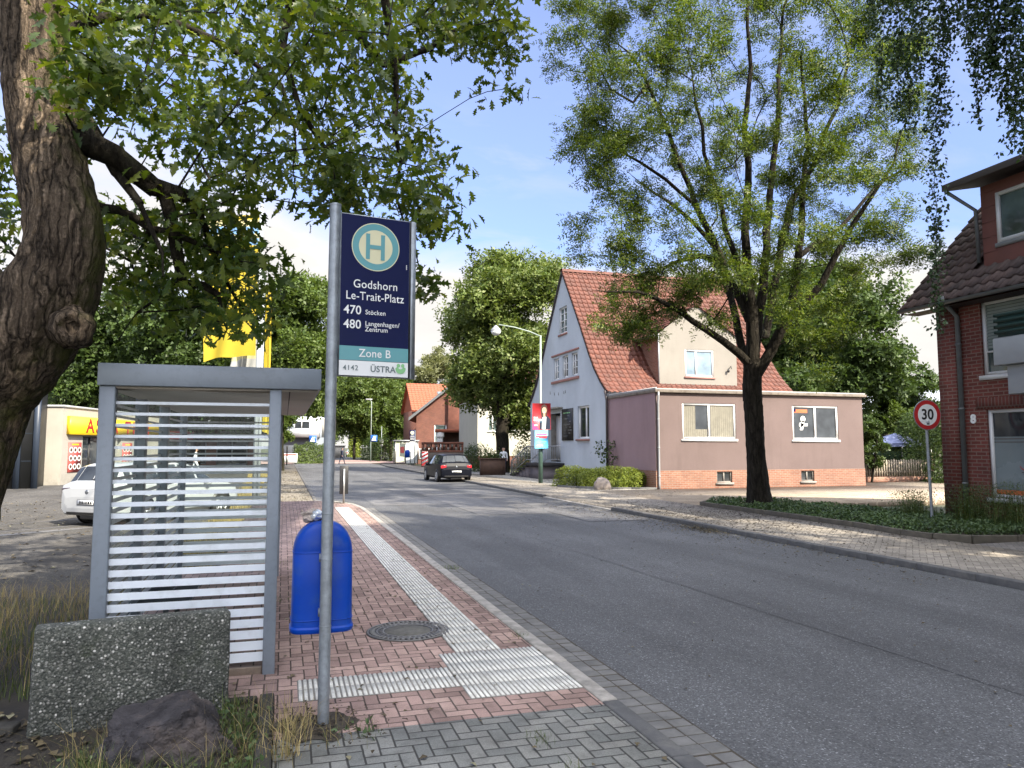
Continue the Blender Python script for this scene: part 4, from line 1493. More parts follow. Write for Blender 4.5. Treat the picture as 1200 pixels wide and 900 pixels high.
# landing, steps and rails
mb = MB()
YS = 12.95
mb.box(-1.55, -0.01, 10.7, YS, 0.78, 0.96, 1)
mb.box(-1.35, -0.01, 10.9, YS - 0.1, 0.0, 0.778, 2)
for i in range(5):
    y0, zt = YS + i * 0.62, 0.96 - 0.16 * (i + 1)
    mb.box(-1.55, -0.02, y0 + 0.002, y0 + 0.66, zt - 0.07, zt, 1)
    mb.box(-1.40, -0.03, y0 + 0.004, y0 + 0.60, 0.0, zt - 0.071, 2)
mb.build('steps', [M['concrete'], plain('step_slab', (0.035, 0.034, 0.036), 0.8, 0.2, 5.0, spec=0.2), plain('step_wall', (0.17, 0.15, 0.16), 0.9, 0.15, 3.0)], gh)
for x in (-1.48, -0.25):
    mb = MB()
    mb.tube([(x, 10.8, 1.90), (x, YS, 1.90), (x, YS + 3.1, 1.0), (x, YS + 3.1, 0.05)], 0.040, 6)
    mb.tube([(x, 10.8, 1.14), (x, YS, 1.14), (x, YS + 3.1, 0.26)], 0.024, 6)
    for i in range(19):
        y = 10.8 + i * (YS + 3.1 - 10.8) / 18
        t = max(0, (y - YS) / 3.1)
        mb.tube([(x, y, 1.14 - 0.88 * t), (x, y, 1.90 - 0.90 * t)], 0.018, 5)
    mb.build('hand_rail', M['zinc'], gh)

# dormer
DX0, DX1, DY = 3.06, 7.60, 5.30
DZ0, DZE, DZA = 5.05, 7.62, 9.05
DXC = (DX0 + DX1) / 2 - 0.1
dwin = (4.55, 6.22, 5.46, 6.86)
mb = MB()
FDm = face('-y', DY)
wall(mb, FDm, [(DZ0, DX0, DX1), (DZE, DX0, DX1), (DZA, DXC - 0.25, DXC + 0.25)], [dwin], 0.12)
mb.build('dormer_wall', M['cream_plaster'], gh)
window(gh, FDm, *dwin, mull=(5.2,), fw=0.085, dep=0.07, pane='pane_blue', sill='pink_sill', name='window')
for x in (DX0, DX1):
    mb = MB()
    mb.quad((x, DY + 0.01, DZ0), (x, 9.0, DZ0 + 3), (x, 9.0, DZE), (x, DY + 0.01, DZE))
    mb.build('dormer_cheek', M['plinth_brick'], gh)
mb = MB()
mb.box(DX0 - 0.03, DX0 + 0.02, DY - 0.03, DY + 0.05, DZ0, DZE, 0)
mb.build('dormer_trim', M['zinc'], gh)
# roof of the dormer: two tiled slopes meeting at a short ridge
mb = MB()
for sgn, xe in ((-1, DX0 - 0.35), (1, DX1 + 0.35)):
    F = lambda a, z, d, s=sgn: (DXC - s * d, a, z)
    run = abs(xe - DXC)
    sl = (DZA - DZE) / abs(DX0 - DXC)
    tiles(mb, F, [(-run, DZA + 0.06 - sl * run), (-0.05, DZA + 0.06)], DY - 0.12, 10.4, 0.3, 0.36,
          clip=lambda a, d, z: z < np.interp(a, [p[0] for p in RP], [p[1] for p in RP]) - 0.15)
mb.build('dormer_roof', M['red_tile'], gh, uv=False)
mb = MB()
mb.box(DX0 - 0.42, DX0 - 0.30, DY - 0.2, DY + 1.7, DZE - 0.22, DZE - 0.10)
mb.tube([(DX0 - 0.36, DY - 0.22, DZE - 0.16), (DX0 - 0.36, DY + 1.8, DZE - 0.16)], 0.07, 8)
mb.build('dormer_gutter', M['pipe_dark'], gh)
mb = MB()      # small lamp on the dormer wall
mb.tube([(7.15, DY, 5.95), (7.15, DY - 0.16, 6.05), (7.15, DY - 0.2, 5.9)], 0.02, 6)
mb.lathe([(0.03, 0), (0.07, 0.05), (0.06, 0.14), (0.02, 0.18)], (7.02, DY - 0.12, 5.72), 10)
mb.build('wall_lamp', M['black'], gh)
# main roof
NR = RP
def under(y):
    return np.interp(y, [p[0] for p in RP], [p[1] for p in RP])
mb = MB()
Fr = lambda a, z, d: (a, d, z)
RPT = [(4.58, 4.48)] + RP
def roof_clip(a, d, z):
    return DX0 + 0.05 < a < DX1 - 0.05 and d > DY + 0.05 and z < DZE + (DZA - DZE) * (1 - abs(a - DXC) / (DXC - DX0))
tiles(mb, Fr, RPT, -0.10, MX + 0.1, 0.29, 0.35, clip=roof_clip)
Frb = lambda a, z, d: (a, 2 * RIDGE_Y - d, z)
tiles(mb, Frb, RPT, -0.10, MX + 0.1, 0.58, 0.7)
# ridge tiles
for i in range(30):
    x0 = -0.1 + i * (MX + 0.2) / 30
    x1 = x0 + (MX + 0.2) / 30 + 0.03
    prof = [(0.19 * math.cos(a), 0.16 * math.sin(a)) for a in np.linspace(-0.2, math.pi + 0.2, 7)]
    mb.add([(x0, RIDGE_Y + p, 11.86 + q + 0.01) for p, q in prof] + [(x1, RIDGE_Y + p, 11.86 + q) for p, q in prof], [(k, k + 1, k + 8, k + 7) for k in range(6)])
mb.build('roof', M['red_tile'], gh, uv=False)
mb = MB()      # boarding under the tiles
for pr in (RP, far):
    for (p, q) in zip(pr[:-1], pr[1:]):
        if pr is RP and q[0] < 9.5 and p[0] > 5.1:
            for xa, xb in ((-0.02, DX0 + 0.02), (DX1 - 0.02, MX)):
                mb.quad((xa, p[0], p[1] - 0.03), (xb, p[0], p[1] - 0.03), (xb, q[0], q[1] - 0.03), (xa, q[0], q[1] - 0.03))
        else:
            mb.quad((-0.02, p[0], p[1] - 0.03), (MX, p[0], p[1] - 0.03), (MX, q[0], q[1] - 0.03), (-0.02, q[0], q[1] - 0.03))
mb.build('roof_boarding', M['pipe_dark'], gh)
mb = MB()      # dark verge strip along the gable
for pr in (RPT, [(2 * RIDGE_Y - y, z) for y, z in RPT]):
    for p, q in zip(pr[:-1], pr[1:]):
        mb.quad((-0.12, p[0], p[1] - 0.06), (-0.12, q[0], q[1] - 0.06), (-0.12, q[0], q[1] + 0.03), (-0.12, p[0], p[1] + 0.03))
        mb.quad((-0.12, p[0], p[1] - 0.06), (-0.12, q[0], q[1] - 0.06), (0.0, q[0], q[1] - 0.06), (0.0, p[0], p[1] - 0.06))
mb.build('verge_board', M['pipe_dark'], gh)

# ------------------------------------------------------------------ dark brick house on the right
bh = thing('brick_house', 'dark red brick house with black-brown tiled roof and shop window', 'house', (15.0, 13.95, 0.0))
BL = -12.5                               # runs back towards the camera
F = face('-x', 0.0)
shop = (-4.6, -1.18, 0.74, 2.68)
up = (-3.3, -1.15, 3.45, 5.12)
BE = 5.30
mb = MB()
wall(mb, F, [(0.0, BL, -0.62), (BE, BL, -0.62)], [shop, up], 0.16)
mb.quad((0, BL, 0), (7.6, BL, 0), (7.6, BL, BE), (0, BL, BE))
mb.add([(0, BL, BE), (7.6, BL, BE), (3.8, BL, BE + 4.0)], [(0, 1, 2)])
mb.quad((0, 0, 0), (7.6, 0, 0), (7.6, 0, BE), (0, 0, BE))
mb.add([(0, 0, BE), (7.6, 0, BE), (3.8, 0, BE + 4.0)], [(0, 1, 2)])
mb.quad((7.6, BL, 0), (7.6, 0, 0), (7.6, 0, BE), (7.6, BL, BE))
mb.build('wall', M['dark_brick'], bh)
mb = MB()
mb.box(-0.06, 0.3, -0.50, -0.02, 0, BE - 0.02)
mb.quad((0.1, -0.62, 0), (0.1, -0.50, 0), (0.1, -0.50, BE), (0.1, -0.62, BE))
mb.quad((0.0, -0.62, 0), (0.1, -0.62, 0), (0.1, -0.62, BE), (0.0, -0.62, BE))
mb.build('corner_pier', M['dark_brick'], bh)
mb = MB()      # soldier course over the shop window
abox(mb, F, shop[0] - 0.25, shop[1] + 0.25, 2.70, 2.95, -0.012, 0.05)
mb.build('lintel', M['soldier'], bh)
sw = window(bh, F, *shop, mull=(-2.9,), fw=0.075, dep=0.10, pane='frosted', sill='frame_white', name='shop_window')
mb = MB()
Fw = face('-x', 0.095)
mb.quad(Fw(shop[0] + .07, 0.82), Fw(shop[1] - .07, 0.82), Fw(shop[1] - .07, 0.92), Fw(shop[0] + .07, 0.92), 0)
for z in (2.02, 1.95):
    mb.quad(Fw(shop[0] + .07, z), Fw(shop[1] - .07, z), Fw(shop[1] - .07, z + 0.02), Fw(shop[0] + .07, z + 0.02), 1)
mb.quad(Fw(shop[0] + .07, 2.08), Fw(shop[1] - .07, 2.08), Fw(shop[1] - .07, 2.60), Fw(shop[0] + .07, 2.60), 3)
prev = None
for a in np.linspace(-0.4, -2.7, 12):
    p = (-1.98 - 0.17 * math.cos(a), 1.52 + 0.17 * math.sin(a))
    if prev:
        mb.quad(Fw(prev[0], prev[1] - 0.012, -0.002), Fw(p[0], p[1] - 0.012, -0.002), Fw(p[0], p[1] + 0.014, -0.002), Fw(prev[0], prev[1] + 0.014, -0.002), 2)
    prev = p
mb.quad(Fw(-2.15, 1.30, -0.002), Fw(-1.86, 1.30, -0.002), Fw(-1.86, 1.322, -0.002), Fw(-2.15, 1.322, -0.002), 1)
mb.build('window_film', [M['orange_film'], M['pipe_dark'], M['sign_red'], M['pane']], sw, uv=False)
uw = window(bh, F, *up, mull=(-2.62,), trans=(3.98,), fw=0.075, dep=0.10, pane='pane_green', sill='frame_white')
mb = MB()
for i in range(14):
    z = 4.06 + i * 0.07
    mb.quad((0.094, up[1] - 0.08, z), (0.094, -2.56, z), (0.080, -2.56, z + 0.055), (0.080, up[1] - 0.08, z + 0.055))
mb.build('blind', plain('slatted_blind', (0.20, 0.24, 0.23), 0.7, 0.1, 4.0), uw, uv=False)
# balcony box
mb = MB()
mb.box(-0.75, -0.005, -5.0, -2.05, 3.56, 4.12, 0)
mb.box(-0.60, -0.005, -5.0, -2.22, 2.95, 3.555, 0)
mb.box(-0.745, 0.0, -4.99, -2.06, 4.121, 4.135, 0)
bal = mb.build('balcony', M['grey_panel'], bh, bevel=0.01)
mb = MB()
for z in (4.22, 4.34, 4.46, 4.58):
    mb.box(-0.74, -0.70, -4.98, -2.10, z, z + 0.06, 0)
    mb.box(-0.74, -0.02, -2.12, -2.08, z, z + 0.06, 0)
mb.box(-0.70, -0.66, -4.98, -2.14, 4.135, 4.64, 0)
mb.build('balcony_rail', M['green_rail'], bal)
mb = MB()
mb.tube([(-0.50, -0.60, BE + 0.02), (-0.42, -0.62, BE - 0.12), (-0.08, -0.62, BE - 0.42), (-0.08, -0.62, 0.1)], 0.055, 10)
for z in (4.2, 2.7, 1.0):
    mb.lathe([(0.068, z), (0.068, z + 0.05)], (-0.08, -0.62, 0), 10)
mb.build('rainwater_pipe', M['pipe_grey'], bh)
mb = MB()
mb.text('8', 0.27, (-0.012, -0.78, 2.40), (0, -1, 0), (0, 0, 1), 0, weight=0.012, depth=0.008)
mb.build('house_number', M['sign_white'], bh, uv=False)
# roof: eave along x = -0.45, 46 degrees, verge at y = 0.55
mb = MB()
RB = [(-0.48, BE - 0.12), (3.8, BE + 4.30)]
Fb = lambda a, z, d: (d, a, z)
D0, D1 = -6.5, -1.0
tiles(mb, Fb, RB, BL - 0.3, 0.62, 0.30, 0.34, clip=lambda a, d, z: D0 < a < D1 and 0.35 < d < 2.5)
Fb2 = lambda a, z, d: (7.6 - d, a, z)
tiles(mb, Fb2, RB, BL - 0.3, 0.62, 0.6, 0.68)
mb.build('roof', M['dark_tile'], bh, uv=False)
mb = MB()
for fx in (lambda d: d, lambda d: 7.6 - d):
    n = Vector((0, 0, -0.05))
    mb.quad((fx(-0.48), BL - 0.3, BE - 0.17), (fx(-0.48), 0.6, BE - 0.17), (fx(3.8), 0.6, BE + 4.26), (fx(3.8), BL - 0.3, BE + 4.26))
    mb.add([(fx(-0.48), 0.602, BE - 0.26), (fx(3.8), 0.602, BE + 4.16), (fx(3.8), 0.602, BE + 4.36), (fx(-0.48), 0.602, BE - 0.08)], [(0, 1, 2, 3)])
mb.quad((-0.46, BL, BE - 0.20), (-0.46, 0.6, BE - 0.20), (0.05, 0.6, BE - 0.20), (0.05, BL, BE - 0.20))
mb.build('roof_boarding', plain('eave_boarding', (0.035, 0.022, 0.02), 0.7, 0.15, 3.0), bh)
mb = MB()
prof = [(0.075 * math.cos(a), 0.075 * math.sin(a)) for a in np.linspace(math.pi, 2 * math.pi, 8)]
mb.add([(-0.53 + p, BL, BE - 0.10 + q) for p, q in prof] + [(-0.53 + p, 0.62, BE - 0.10 + q) for p, q in prof], [(k, k + 1, k + 9, k + 8) for k in range(7)] + [tuple(range(8, 16))])
mb.build('gutter', M['pipe_grey'], bh)
# dormer with brown cladding
DF = face('-x', 0.36)
dwn = (-5.6, -1.40, 6.46, 7.62)
mb = MB()
wall(mb, DF, [(5.95, D0, D1 - 0.02), (7.88, D0, D1 - 0.02)], [dwn], 0.08)
for z in (6.3, 6.65, 7.0, 7.35, 7.7):
    mb.box(0.352, 0.36, dwn[1] + 0.02, D1 - 0.02, z, z + 0.012, 0)
for y in (D0, D1 - 0.02):
    mb.add([(0.36, y, 5.95), (2.6, y, 7.9), (0.36, y, 7.88)], [(0, 1, 2)])
mb.build('dormer_wall', M['brown_panel'], bh)
window(bh, DF, *dwn, mull=(-3.5,), fw=0.085, dep=0.03, pane='pane_green', frame='frame_white', sill='zinc', sill_out=0.03)
mb = MB()
mb.prism([(-0.22, 7.88), (3.4, 8.62), (3.4, 8.78), (-0.22, 8.04)], 'y', D0 - 0.5, D1 + 0.5)
mb.build('dormer_roof', plain('dormer_eave', (0.045, 0.036, 0.034), 0.6, 0.15, 3.0), bh, bevel=0.01)
mb = MB()
mb.tube([(-0.20, D1 + 0.42, 7.88), (0.28, D1 + 0.06, 7.35), (0.30, D1 + 0.05, 6.1)], 0.045, 8)
mb.build('rainwater_pipe', M['pipe_grey'], bh)


# ================================================================== FOREGROUND THINGS
# ------------------------------------------------------------------ bus stop sign on its pole
SPX, SPY = 0.29, 5.20
sp = thing('bus_stop_sign', 'navy bus stop sign with round H emblem on galvanised pole', 'bus stop sign', (SPX, SPY, 0.0))
mb = MB()
mb.tube([(0.0, 0, 0.0), (0.0, 0, 1.2), (0.012, 0, 3.53)], 0.038, 20)
mb.lathe([(0.040, 3.528), (0.040, 3.54), (0.02, 3.548)], (0.012, 0, 0), 20)
for z in (1.40, 1.10, 0.66):
    mb.lathe([(0.0395, z), (0.0408, z + 0.004), (0.0395, z + 0.010)], (0, 0, 0), 20)
mb.build('pole', M['galv'], sp, uv=False, angle=rad(40))
# panel frame of reference: u to the right and slightly away, v up
PA = rad(9.0)
U = Vector((math.cos(PA), math.sin(PA), 0))
NV = Vector((math.sin(PA), -math.cos(PA), 0))
PO = Vector((0.055, -0.005, 2.345))
PWD, PHT = 0.495, 1.135


def pf(u, z, d=0.0):
    return PO + U * u + Vector((0, 0, z)) + NV * d


mb = MB()
Mp = Matrix(((U.x, -NV.x, 0, PO.x), (U.y, -NV.y, 0, PO.y), (0, 0, 1, PO.z), (0, 0, 0, 1)))
mb.box(-0.012, PWD, 0.0, 0.05, -0.006, PHT + 0.006, 0, Mp)
prof = [(0.030 * math.sin(a), 0.026 - 0.034 * math.cos(a)) for a in np.linspace(0, math.pi, 9)]
poly = [(PWD + 0.012, -0.008)] + [(PWD + 0.012 + p * 1.5, q) for p, q in prof] + [(PWD + 0.012, 0.06)]
k0 = len(mb.v)
mb.prism(poly, 'z', -0.006, PHT + 0.006, 0)
mb.xform(Mp, k0)
mb.box(PWD + 0.001, PWD + 0.011, 0.004, 0.046, -0.005, PHT + 0.005, 1, Mp)
pan = mb.build('sign_panel', [M['galv'], M['black']], sp, uv=False)
mb = MB()
B = [(0.0, 0.103, 2), (0.106, 0.205, 1), (0.205, PHT, 0)]
for z0, z1, mi in B:
    mb.quad(pf(0, z0, .003), pf(PWD - .002, z0, .003), pf(PWD - .002, z1, .003), pf(0, z1, .003), mi)
mb.build('sign_face', [M['sign_blue'], M['sign_teal'], M['sign_white']], pan, uv=False)
mb = MB()
cu, cz, R0 = 0.245, PHT - 0.215, 0.173


def ringf(r0, r1, d, mi, n=64):
    vs = [pf(cu + r0 * math.cos(a), cz + r0 * math.sin(a), d) for a in np.linspace(0, 2 * math.pi, n, endpoint=False)]
    if r1 <= 0:
        mb.add(vs, [list(range(n))], mi)
    else:
        vs += [pf(cu + r1 * math.cos(a), cz + r1 * math.sin(a), d) for a in np.linspace(0, 2 * math.pi, n, endpoint=False)]
        mb.add(vs, [(i, (i + 1) % n, n + (i + 1) % n, n + i) for i in range(n)], mi)


ringf(R0, R0 - 0.006, 0.0052, 1)
ringf(R0 - 0.006, 0.122, 0.0052, 0)
ringf(0.122, 0, 0.0050, 1)
for u0, u1, z0, z1 in ((cu - 0.072, cu - 0.043, -0.092, 0.092), (cu + 0.036, cu + 0.065, -0.092, 0.092), (cu - 0.044, cu + 0.037, -0.016, 0.013)):
    mb.quad(pf(u0, cz + z0, .0075), pf(u1, cz + z0, .0075), pf(u1, cz + z1, .0075), pf(u0, cz + z1, .0075), 0)
mb.build('stop_emblem', [M['sign_teal'], M['sign_cream']], pan, uv=False)
mb = MB()
UP = Vector((0, 0, 1))
T = lambda s, size, u, z, mi=0, align='LEFT', wt=0.0, sp_=1.0, sx=1.0: mb.text(s, size, pf(u, z, .006), U, UP, mi, align, wt, 0.0, sp_, sx)
T('Godshorn', 0.083, 0.248, PHT - 0.517, 0, 'CENTER', 0.0004, 1.05, 0.90)
T('Le-Trait-Platz', 0.083, 0.246, PHT - 0.602, 0, 'CENTER', 0.0004, 1.04, 0.88)
T('470', 0.086, 0.024, PHT - 0.705, 0, 'LEFT', 0.0011, 1.02, 0.95)
T('Stöcken', 0.047, 0.176, PHT - 0.702, 0, 'LEFT', 0.0004, 1.06, .92)
T('480', 0.086, 0.024, PHT - 0.806, 0, 'LEFT', 0.0011, 1.02, 0.95)
T('Langenhagen/', 0.047, 0.176, PHT - 0.782, 0, 'LEFT', 0.0004, 1.06, .92)
T('Zentrum', 0.047, 0.176, PHT - 0.822, 0, 'LEFT', 0.0004, 1.06, .92)
T('Zone B', 0.080, 0.250, 0.132, 0, 'CENTER', 0.0006, 1.04, .92)
T('4142', 0.050, 0.026, 0.036, 1, 'LEFT', 0.0004, 1.1)
T('ÜSTRA', 0.062, 0.218, 0.030, 1, 'LEFT', 0.0012, 1.03, .95)
for i in range(4):
    mb.quad(pf(0.470, PHT - 0.355 + i * 0.009, .006), pf(0.476, PHT - 0.355 + i * 0.009, .006), pf(0.476, PHT - 0.349 + i * 0.009, .006), pf(0.470, PHT - 0.349 + i * 0.009, .006), 0)
# green double leaf mark
hx, hz, hr = 0.437, 0.060, 0.036
pts = []
for a in np.linspace(math.pi * 0.98, 2.05 * math.pi, 18):
    pts.append((hx + hr * 1.05 * math.cos(a), hz + hr * math.sin(a)))
inn = [(hx + 0.019 * math.cos(a), hz + 0.016 + 0.019 * math.sin(a)) for a in np.linspace(2.0 * math.pi, 1.0 * math.pi, 12)]
mb.add([pf(*p, .0062) for p in pts + inn], [list(range(len(pts) + len(inn)))], 2)
for sx_ in (-1, 1):
    mb.add([pf(hx + sx_ * 0.016 + 0.013 * math.cos(a), hz + 0.022 + 0.014 * math.sin(a), .0066) for a in np.linspace(0, 2 * math.pi, 12, endpoint=False)], [list(range(12))], 2)
mb.build('lettering', [M['sign_white'], M['sign_grey'], M['sign_green']], pan, uv=False)

# ------------------------------------------------------------------ blue litter bin hung on the pole
lb = thing('litter_bin', 'blue plastic litter bin with domed top hung on the sign pole', 'litter bin', (0.275, 5.42, 0.60))
mb = MB()
seg = 40
rows = []
Hb = 0.74


def sup(a, e):
    c, s = math.cos(a), math.sin(a)
    return math.copysign(abs(c) ** e, c), math.copysign(abs(s) ** e, s)


for z, wx, wy in [(0.0, .196, .135), (0.0, .206, .148), (0.012, .213, .155), (0.030, .213, .155), (0.042, .204, .146), (0.10, .2035, .145), (0.30, .202, .142), (0.53, .200, .14), (0.535, .198, .138)]:
    rows.append((z, wx, wy))
for a in np.linspace(0.08, math.pi / 2 - 0.02, 9):
    rows.append((0.535 + 0.205 * math.sin(a), .199 * math.cos(a) ** 0.85, .14 * (0.35 + 0.65 * math.cos(a) ** 0.8)))
for z, wx, wy in rows:
    for s in range(seg):
        c, sn = sup(2 * math.pi * s / seg, 0.5)
        mb.v.append((wx * c, wy * sn, z))
for i in range(len(rows) - 1):
    for s in range(seg):
        s2 = (s + 1) % seg
        mb.f.append([i * seg + s, i * seg + s2, (i + 1) * seg + s2, (i + 1) * seg + s])
        mb.m.append(0)
mb.f.append(list(range(seg))[::-1]); mb.m.append(0)
e = (len(rows) - 1) * seg
mb.f.append([e + s for s in range(seg)]); mb.m.append(0)
mb.build('bin_body', M['blue_plastic'], lb, uv=False, angle=rad(35))
for z, wx, wy in ((0.533, .2, .14), (0.085, .2055, .147)):
    mb = MB()
    pts = []
    for q in range(seg + 1):
        c, sn = sup(2 * math.pi * q / seg, 0.5)
        pts.append((wx * c, wy * sn, z))
    mb.tube(pts, 0.0035, 5, cap=False)
    mb.build('seam_bead', M['blue_plastic'], lb, uv=False)
mb = MB()
mb.box(-0.13, 0.13, 0.139, 0.147, 0.40, 0.53)
mb.build('bin_opening', M['black'], lb, uv=False)
for z in (0.12, 0.48):
    mb = MB()
    mb.box(-0.03, 0.03, -0.19, -0.14, z, z + 0.05)
    mb.build('bracket', M['galv'], lb, uv=False)
# crumpled bag lying on the bin
def crumple(name, center, size, mat, label, cat, seed):
    bm = bmesh.new()
    bmesh.ops.create_icosphere(bm, subdivisions=3, radius=1.0)
    for v in bm.verts:
        p = v.co.copy()
        n = mnoise.noise(p * 1.6 + Vector((seed, 0, 0))) * 0.45 + mnoise.noise(p * 4.2 + Vector((0, seed, 0))) * 0.22
        v.co = Vector((p.x * size[0], p.y * size[1], p.z * size[2])) * (1 + n)
    me = bpy.data.meshes.new(name)
    bm.to_mesh(me)
    bm.free()
    me.materials.append(mat)
    o = link(name, me)
    o.location = center
    return tag(o, label, cat)


crumple('paper_bag', (0.20, 5.50, 1.365), (0.075, 0.06, 0.045), M['paper'], 'crumpled brown paper bag lying on top of the blue bin', 'paper bag', 3.1)
crumple('foil_wrapper', (0.245, 5.44, 1.375), (0.05, 0.05, 0.035), M['foil'], 'silvery crumpled wrapper next to the paper bag on the bin', 'litter', 8.7)

# ------------------------------------------------------------------ bus shelter
SX0, SX1, SY0, SY1 = -1.39, -0.03, 6.45, 11.3
bs = thing('bus_shelter', 'grey steel and glass bus shelter with white striped panels, nearest one', 'bus shelter', (SX0, SY0, 0.0))
WX, WY = SX1 - SX0, SY1 - SY0
mb = MB()
mb.box(-0.01, 1.675, -0.03, WY + 0.05, 2.33, 2.505)
rf = mb.build('shelter_roof', M['shelter_grey'], bs, bevel=0.006, uv=False)
mb = MB()
mb.box(0.03, 1.65, 0.02, WY, 2.312, 2.329)
mb.build('soffit', M['soffit'], rf, uv=False)
mb = MB()
mb.box(1.42, 1.428, 0.03, WY - 0.02, 2.309, 2.3125)
mb.build('soffit_joint', M['pipe_dark'], rf, uv=False)
posts = [(0.0, 0.0, .115, .10), (WX - 0.095, 0.0, .095, .10), (0.0, 1.5, .10, .13), (0.0, 2.95, .10, .13), (0.0, WY - .1, .09, .10), (WX - 0.09, WY - .1, .09, .10)]
for x, y, w, d in posts:
    mb = MB()
    mb.box(x, x + w, y, y + d, 0.0, 2.328)
    mb.box(x + w * .42, x + w * .58, y - 0.003, y, 0.02, 2.32) if y == 0 and False else None
    mb.build('post', M['shelter_grey'], bs, bevel=0.008, uv=False)


def striped(name, p0, p1, z0, z1, inset):
    """Glass sheet with printed white bars that widen towards the floor, from p0 to p1."""
    p0, p1 = Vector((*p0, 0)), Vector((*p1, 0))
    d = (p1 - p0).normalized()
    n = Vector((d.y, -d.x, 0))
    mg = MB()
    mg.quad(p0 + Vector((0, 0, z0)), p1 + Vector((0, 0, z0)), p1 + Vector((0, 0, z1)), p0 + Vector((0, 0, z1)))
    g = mg.build(name, M['glass'], bs, uv=False)
    mp = MB()
    q0, q1 = p0 + n * 0.003, p1 + n * 0.003
    z, i = 2.20, 0
    N = 25
    pitch = 0.0885
    while z > 0.16:
        t = i / (N - 1)
        h = 0.023 + 0.054 * max(0.0, (t - 0.18) / 0.82) ** 1.0
        mp.quad(q0 + Vector((0, 0, z - h / 2)), q1 + Vector((0, 0, z - h / 2)), q1 + Vector((0, 0, z + h / 2)), q0 + Vector((0, 0, z + h / 2)))
        z -= pitch
        i += 1
    mp.build('printed_bars', M['print'], g, uv=False)
    return g


striped('glass_panel', (0.115, 0.05), (WX - 0.095, 0.05), 0.10, 2.30, 0)
for (a, b) in ((0.10, 1.5), (1.62, 2.95), (3.07, WY - 0.10)):
    striped('glass_panel', (0.03, a), (0.03, b), 0.10, 2.30, 0)
striped('glass_panel', (0.09, WY - 0.05), (WX - 0.09, WY - 0.05), 0.10, 2.30, 0)
mb = MB()
mb.box(0.11, WX - 0.10, 0.03, 0.09, 0.0, 0.085)
mb.build('base_course', plain('base_brick', (0.20, 0.155, 0.12), 0.9, 0.25, 6.0, 0.4, dirt=((0.07, 0.055, 0.045), 5.0, 0.7)), bs, bevel=0.006)
mb = MB()
for y in np.arange(1.05, 2.15, 0.035):
    mb.tube([(0.16, y, 0.45), (0.40, y, 0.44), (0.60, y, 0.45)], 0.005, 5)
for x in (0.16, 0.38, 0.60):
    mb.tube([(x, 1.03, 0.447), (x, 2.15, 0.447)], 0.008, 5)
for y in (1.2, 2.0):
    mb.tube([(0.38, y, 0.03), (0.38, y, 0.44)], 0.025, 8)
mb.build('bench', M['wood_mesh'], bs, uv=False)

# ------------------------------------------------------------------ concrete slab, boulder
def rough_block(name, corners_bottom, corners_top, mat, label, cat, amp, sub=5, loc=(0, 0, 0)):
    bm = bmesh.new()
    vs = [bm.verts.new(p) for p in corners_bottom] + [bm.verts.new(p) for p in corners_top]
    for f in ((3, 2, 1, 0), (4, 5, 6, 7), (0, 1, 5, 4), (1, 2, 6, 5), (2, 3, 7, 6), (3, 0, 4, 7)):
        bm.faces.new([vs[i] for i in f])
    bmesh.ops.bevel(bm, geom=bm.edges[:], offset=0.025, segments=2, profile=0.5, affect='EDGES')
    bmesh.ops.subdivide_edges(bm, edges=bm.edges[:], cuts=sub, use_grid_fill=True)
    for v in bm.verts:
        p = v.co * 9
        v.co += Vector((mnoise.noise(p), mnoise.noise(p + Vector((9, 0, 0))), mnoise.noise(p + Vector((0, 9, 0))))) * amp
        p = v.co * 38
        v.co += Vector((mnoise.noise(p), mnoise.noise(p + Vector((9, 0, 0))), mnoise.noise(p + Vector((0, 9, 0))))) * amp * 0.5
    me = bpy.data.meshes.new(name)
    bm.to_mesh(me)
    bm.free()
    me.materials.append(mat)
    for p in me.polygons:
        p.use_smooth = True
    o = link(name, me)
    o.location = loc
    return tag(o, label, cat)


a, b = P(30, 872, 4.72), P(268, 822, 5.28)
A, Bv = Vector((a.x, a.y, -0.1)), Vector((b.x, b.y, -0.1))
at, bt = P(40, 737, 4.80), P(271, 716, 5.36)
d = (Bv - A).normalized()
nb = Vector((-d.y, d.x, 0)) * 0.17
rough_block('concrete_slab', [A, Bv, Bv + nb, A + nb], [at, bt, bt + nb * 1.0, at + nb * 1.0], M['aggregate'],
            'upright pebble-faced concrete slab in front of the bus shelter', 'concrete slab', 0.006, 6)


def stone(name, loc, size, mat, label, cat, seed, rz=0.0, rough=0.3, sub=5, facets=0.0):
    bm = bmesh.new()
    bmesh.ops.create_icosphere(bm, subdivisions=sub, radius=1.0)
    rnd = random.Random(seed)
    planes = []
    for _ in range(11):
        v = Vector((rnd.gauss(0, 1), rnd.gauss(0, 1), abs(rnd.gauss(0.2, 0.9)))).normalized()
        planes.append((v, rnd.uniform(0.62, 0.92)))
    for v in bm.verts:
        p = v.co.copy()
        if facets:
            for n, dd in planes:
                ex = p.dot(n) - dd
                if ex > 0:
                    p -= n * ex * facets
        s = Vector((seed * 1.7, 0, 0))
        n = mnoise.noise(p * 1.3 + s) * rough + mnoise.noise(p * 3.5 + s) * rough * 0.35 + mnoise.noise(p * 9 + s) * rough * 0.22 + abs(mnoise.noise(p * 19 + s)) * rough * 0.14 + mnoise.noise(p * 42 + s) * rough * 0.07
        p = p * (1 + n)
        v.co = Vector((p.x * size[0], p.y * size[1], p.z * size[2]))
    me = bpy.data.meshes.new(name)
    bm.to_mesh(me)
    bm.free()
    me.materials.append(mat)
    for p in me.polygons:
        p.use_smooth = sub < 6
    o = link(name, me)
    o.location = loc
    o.rotation_euler = (0, 0, rz)
    return tag(o, label, cat)


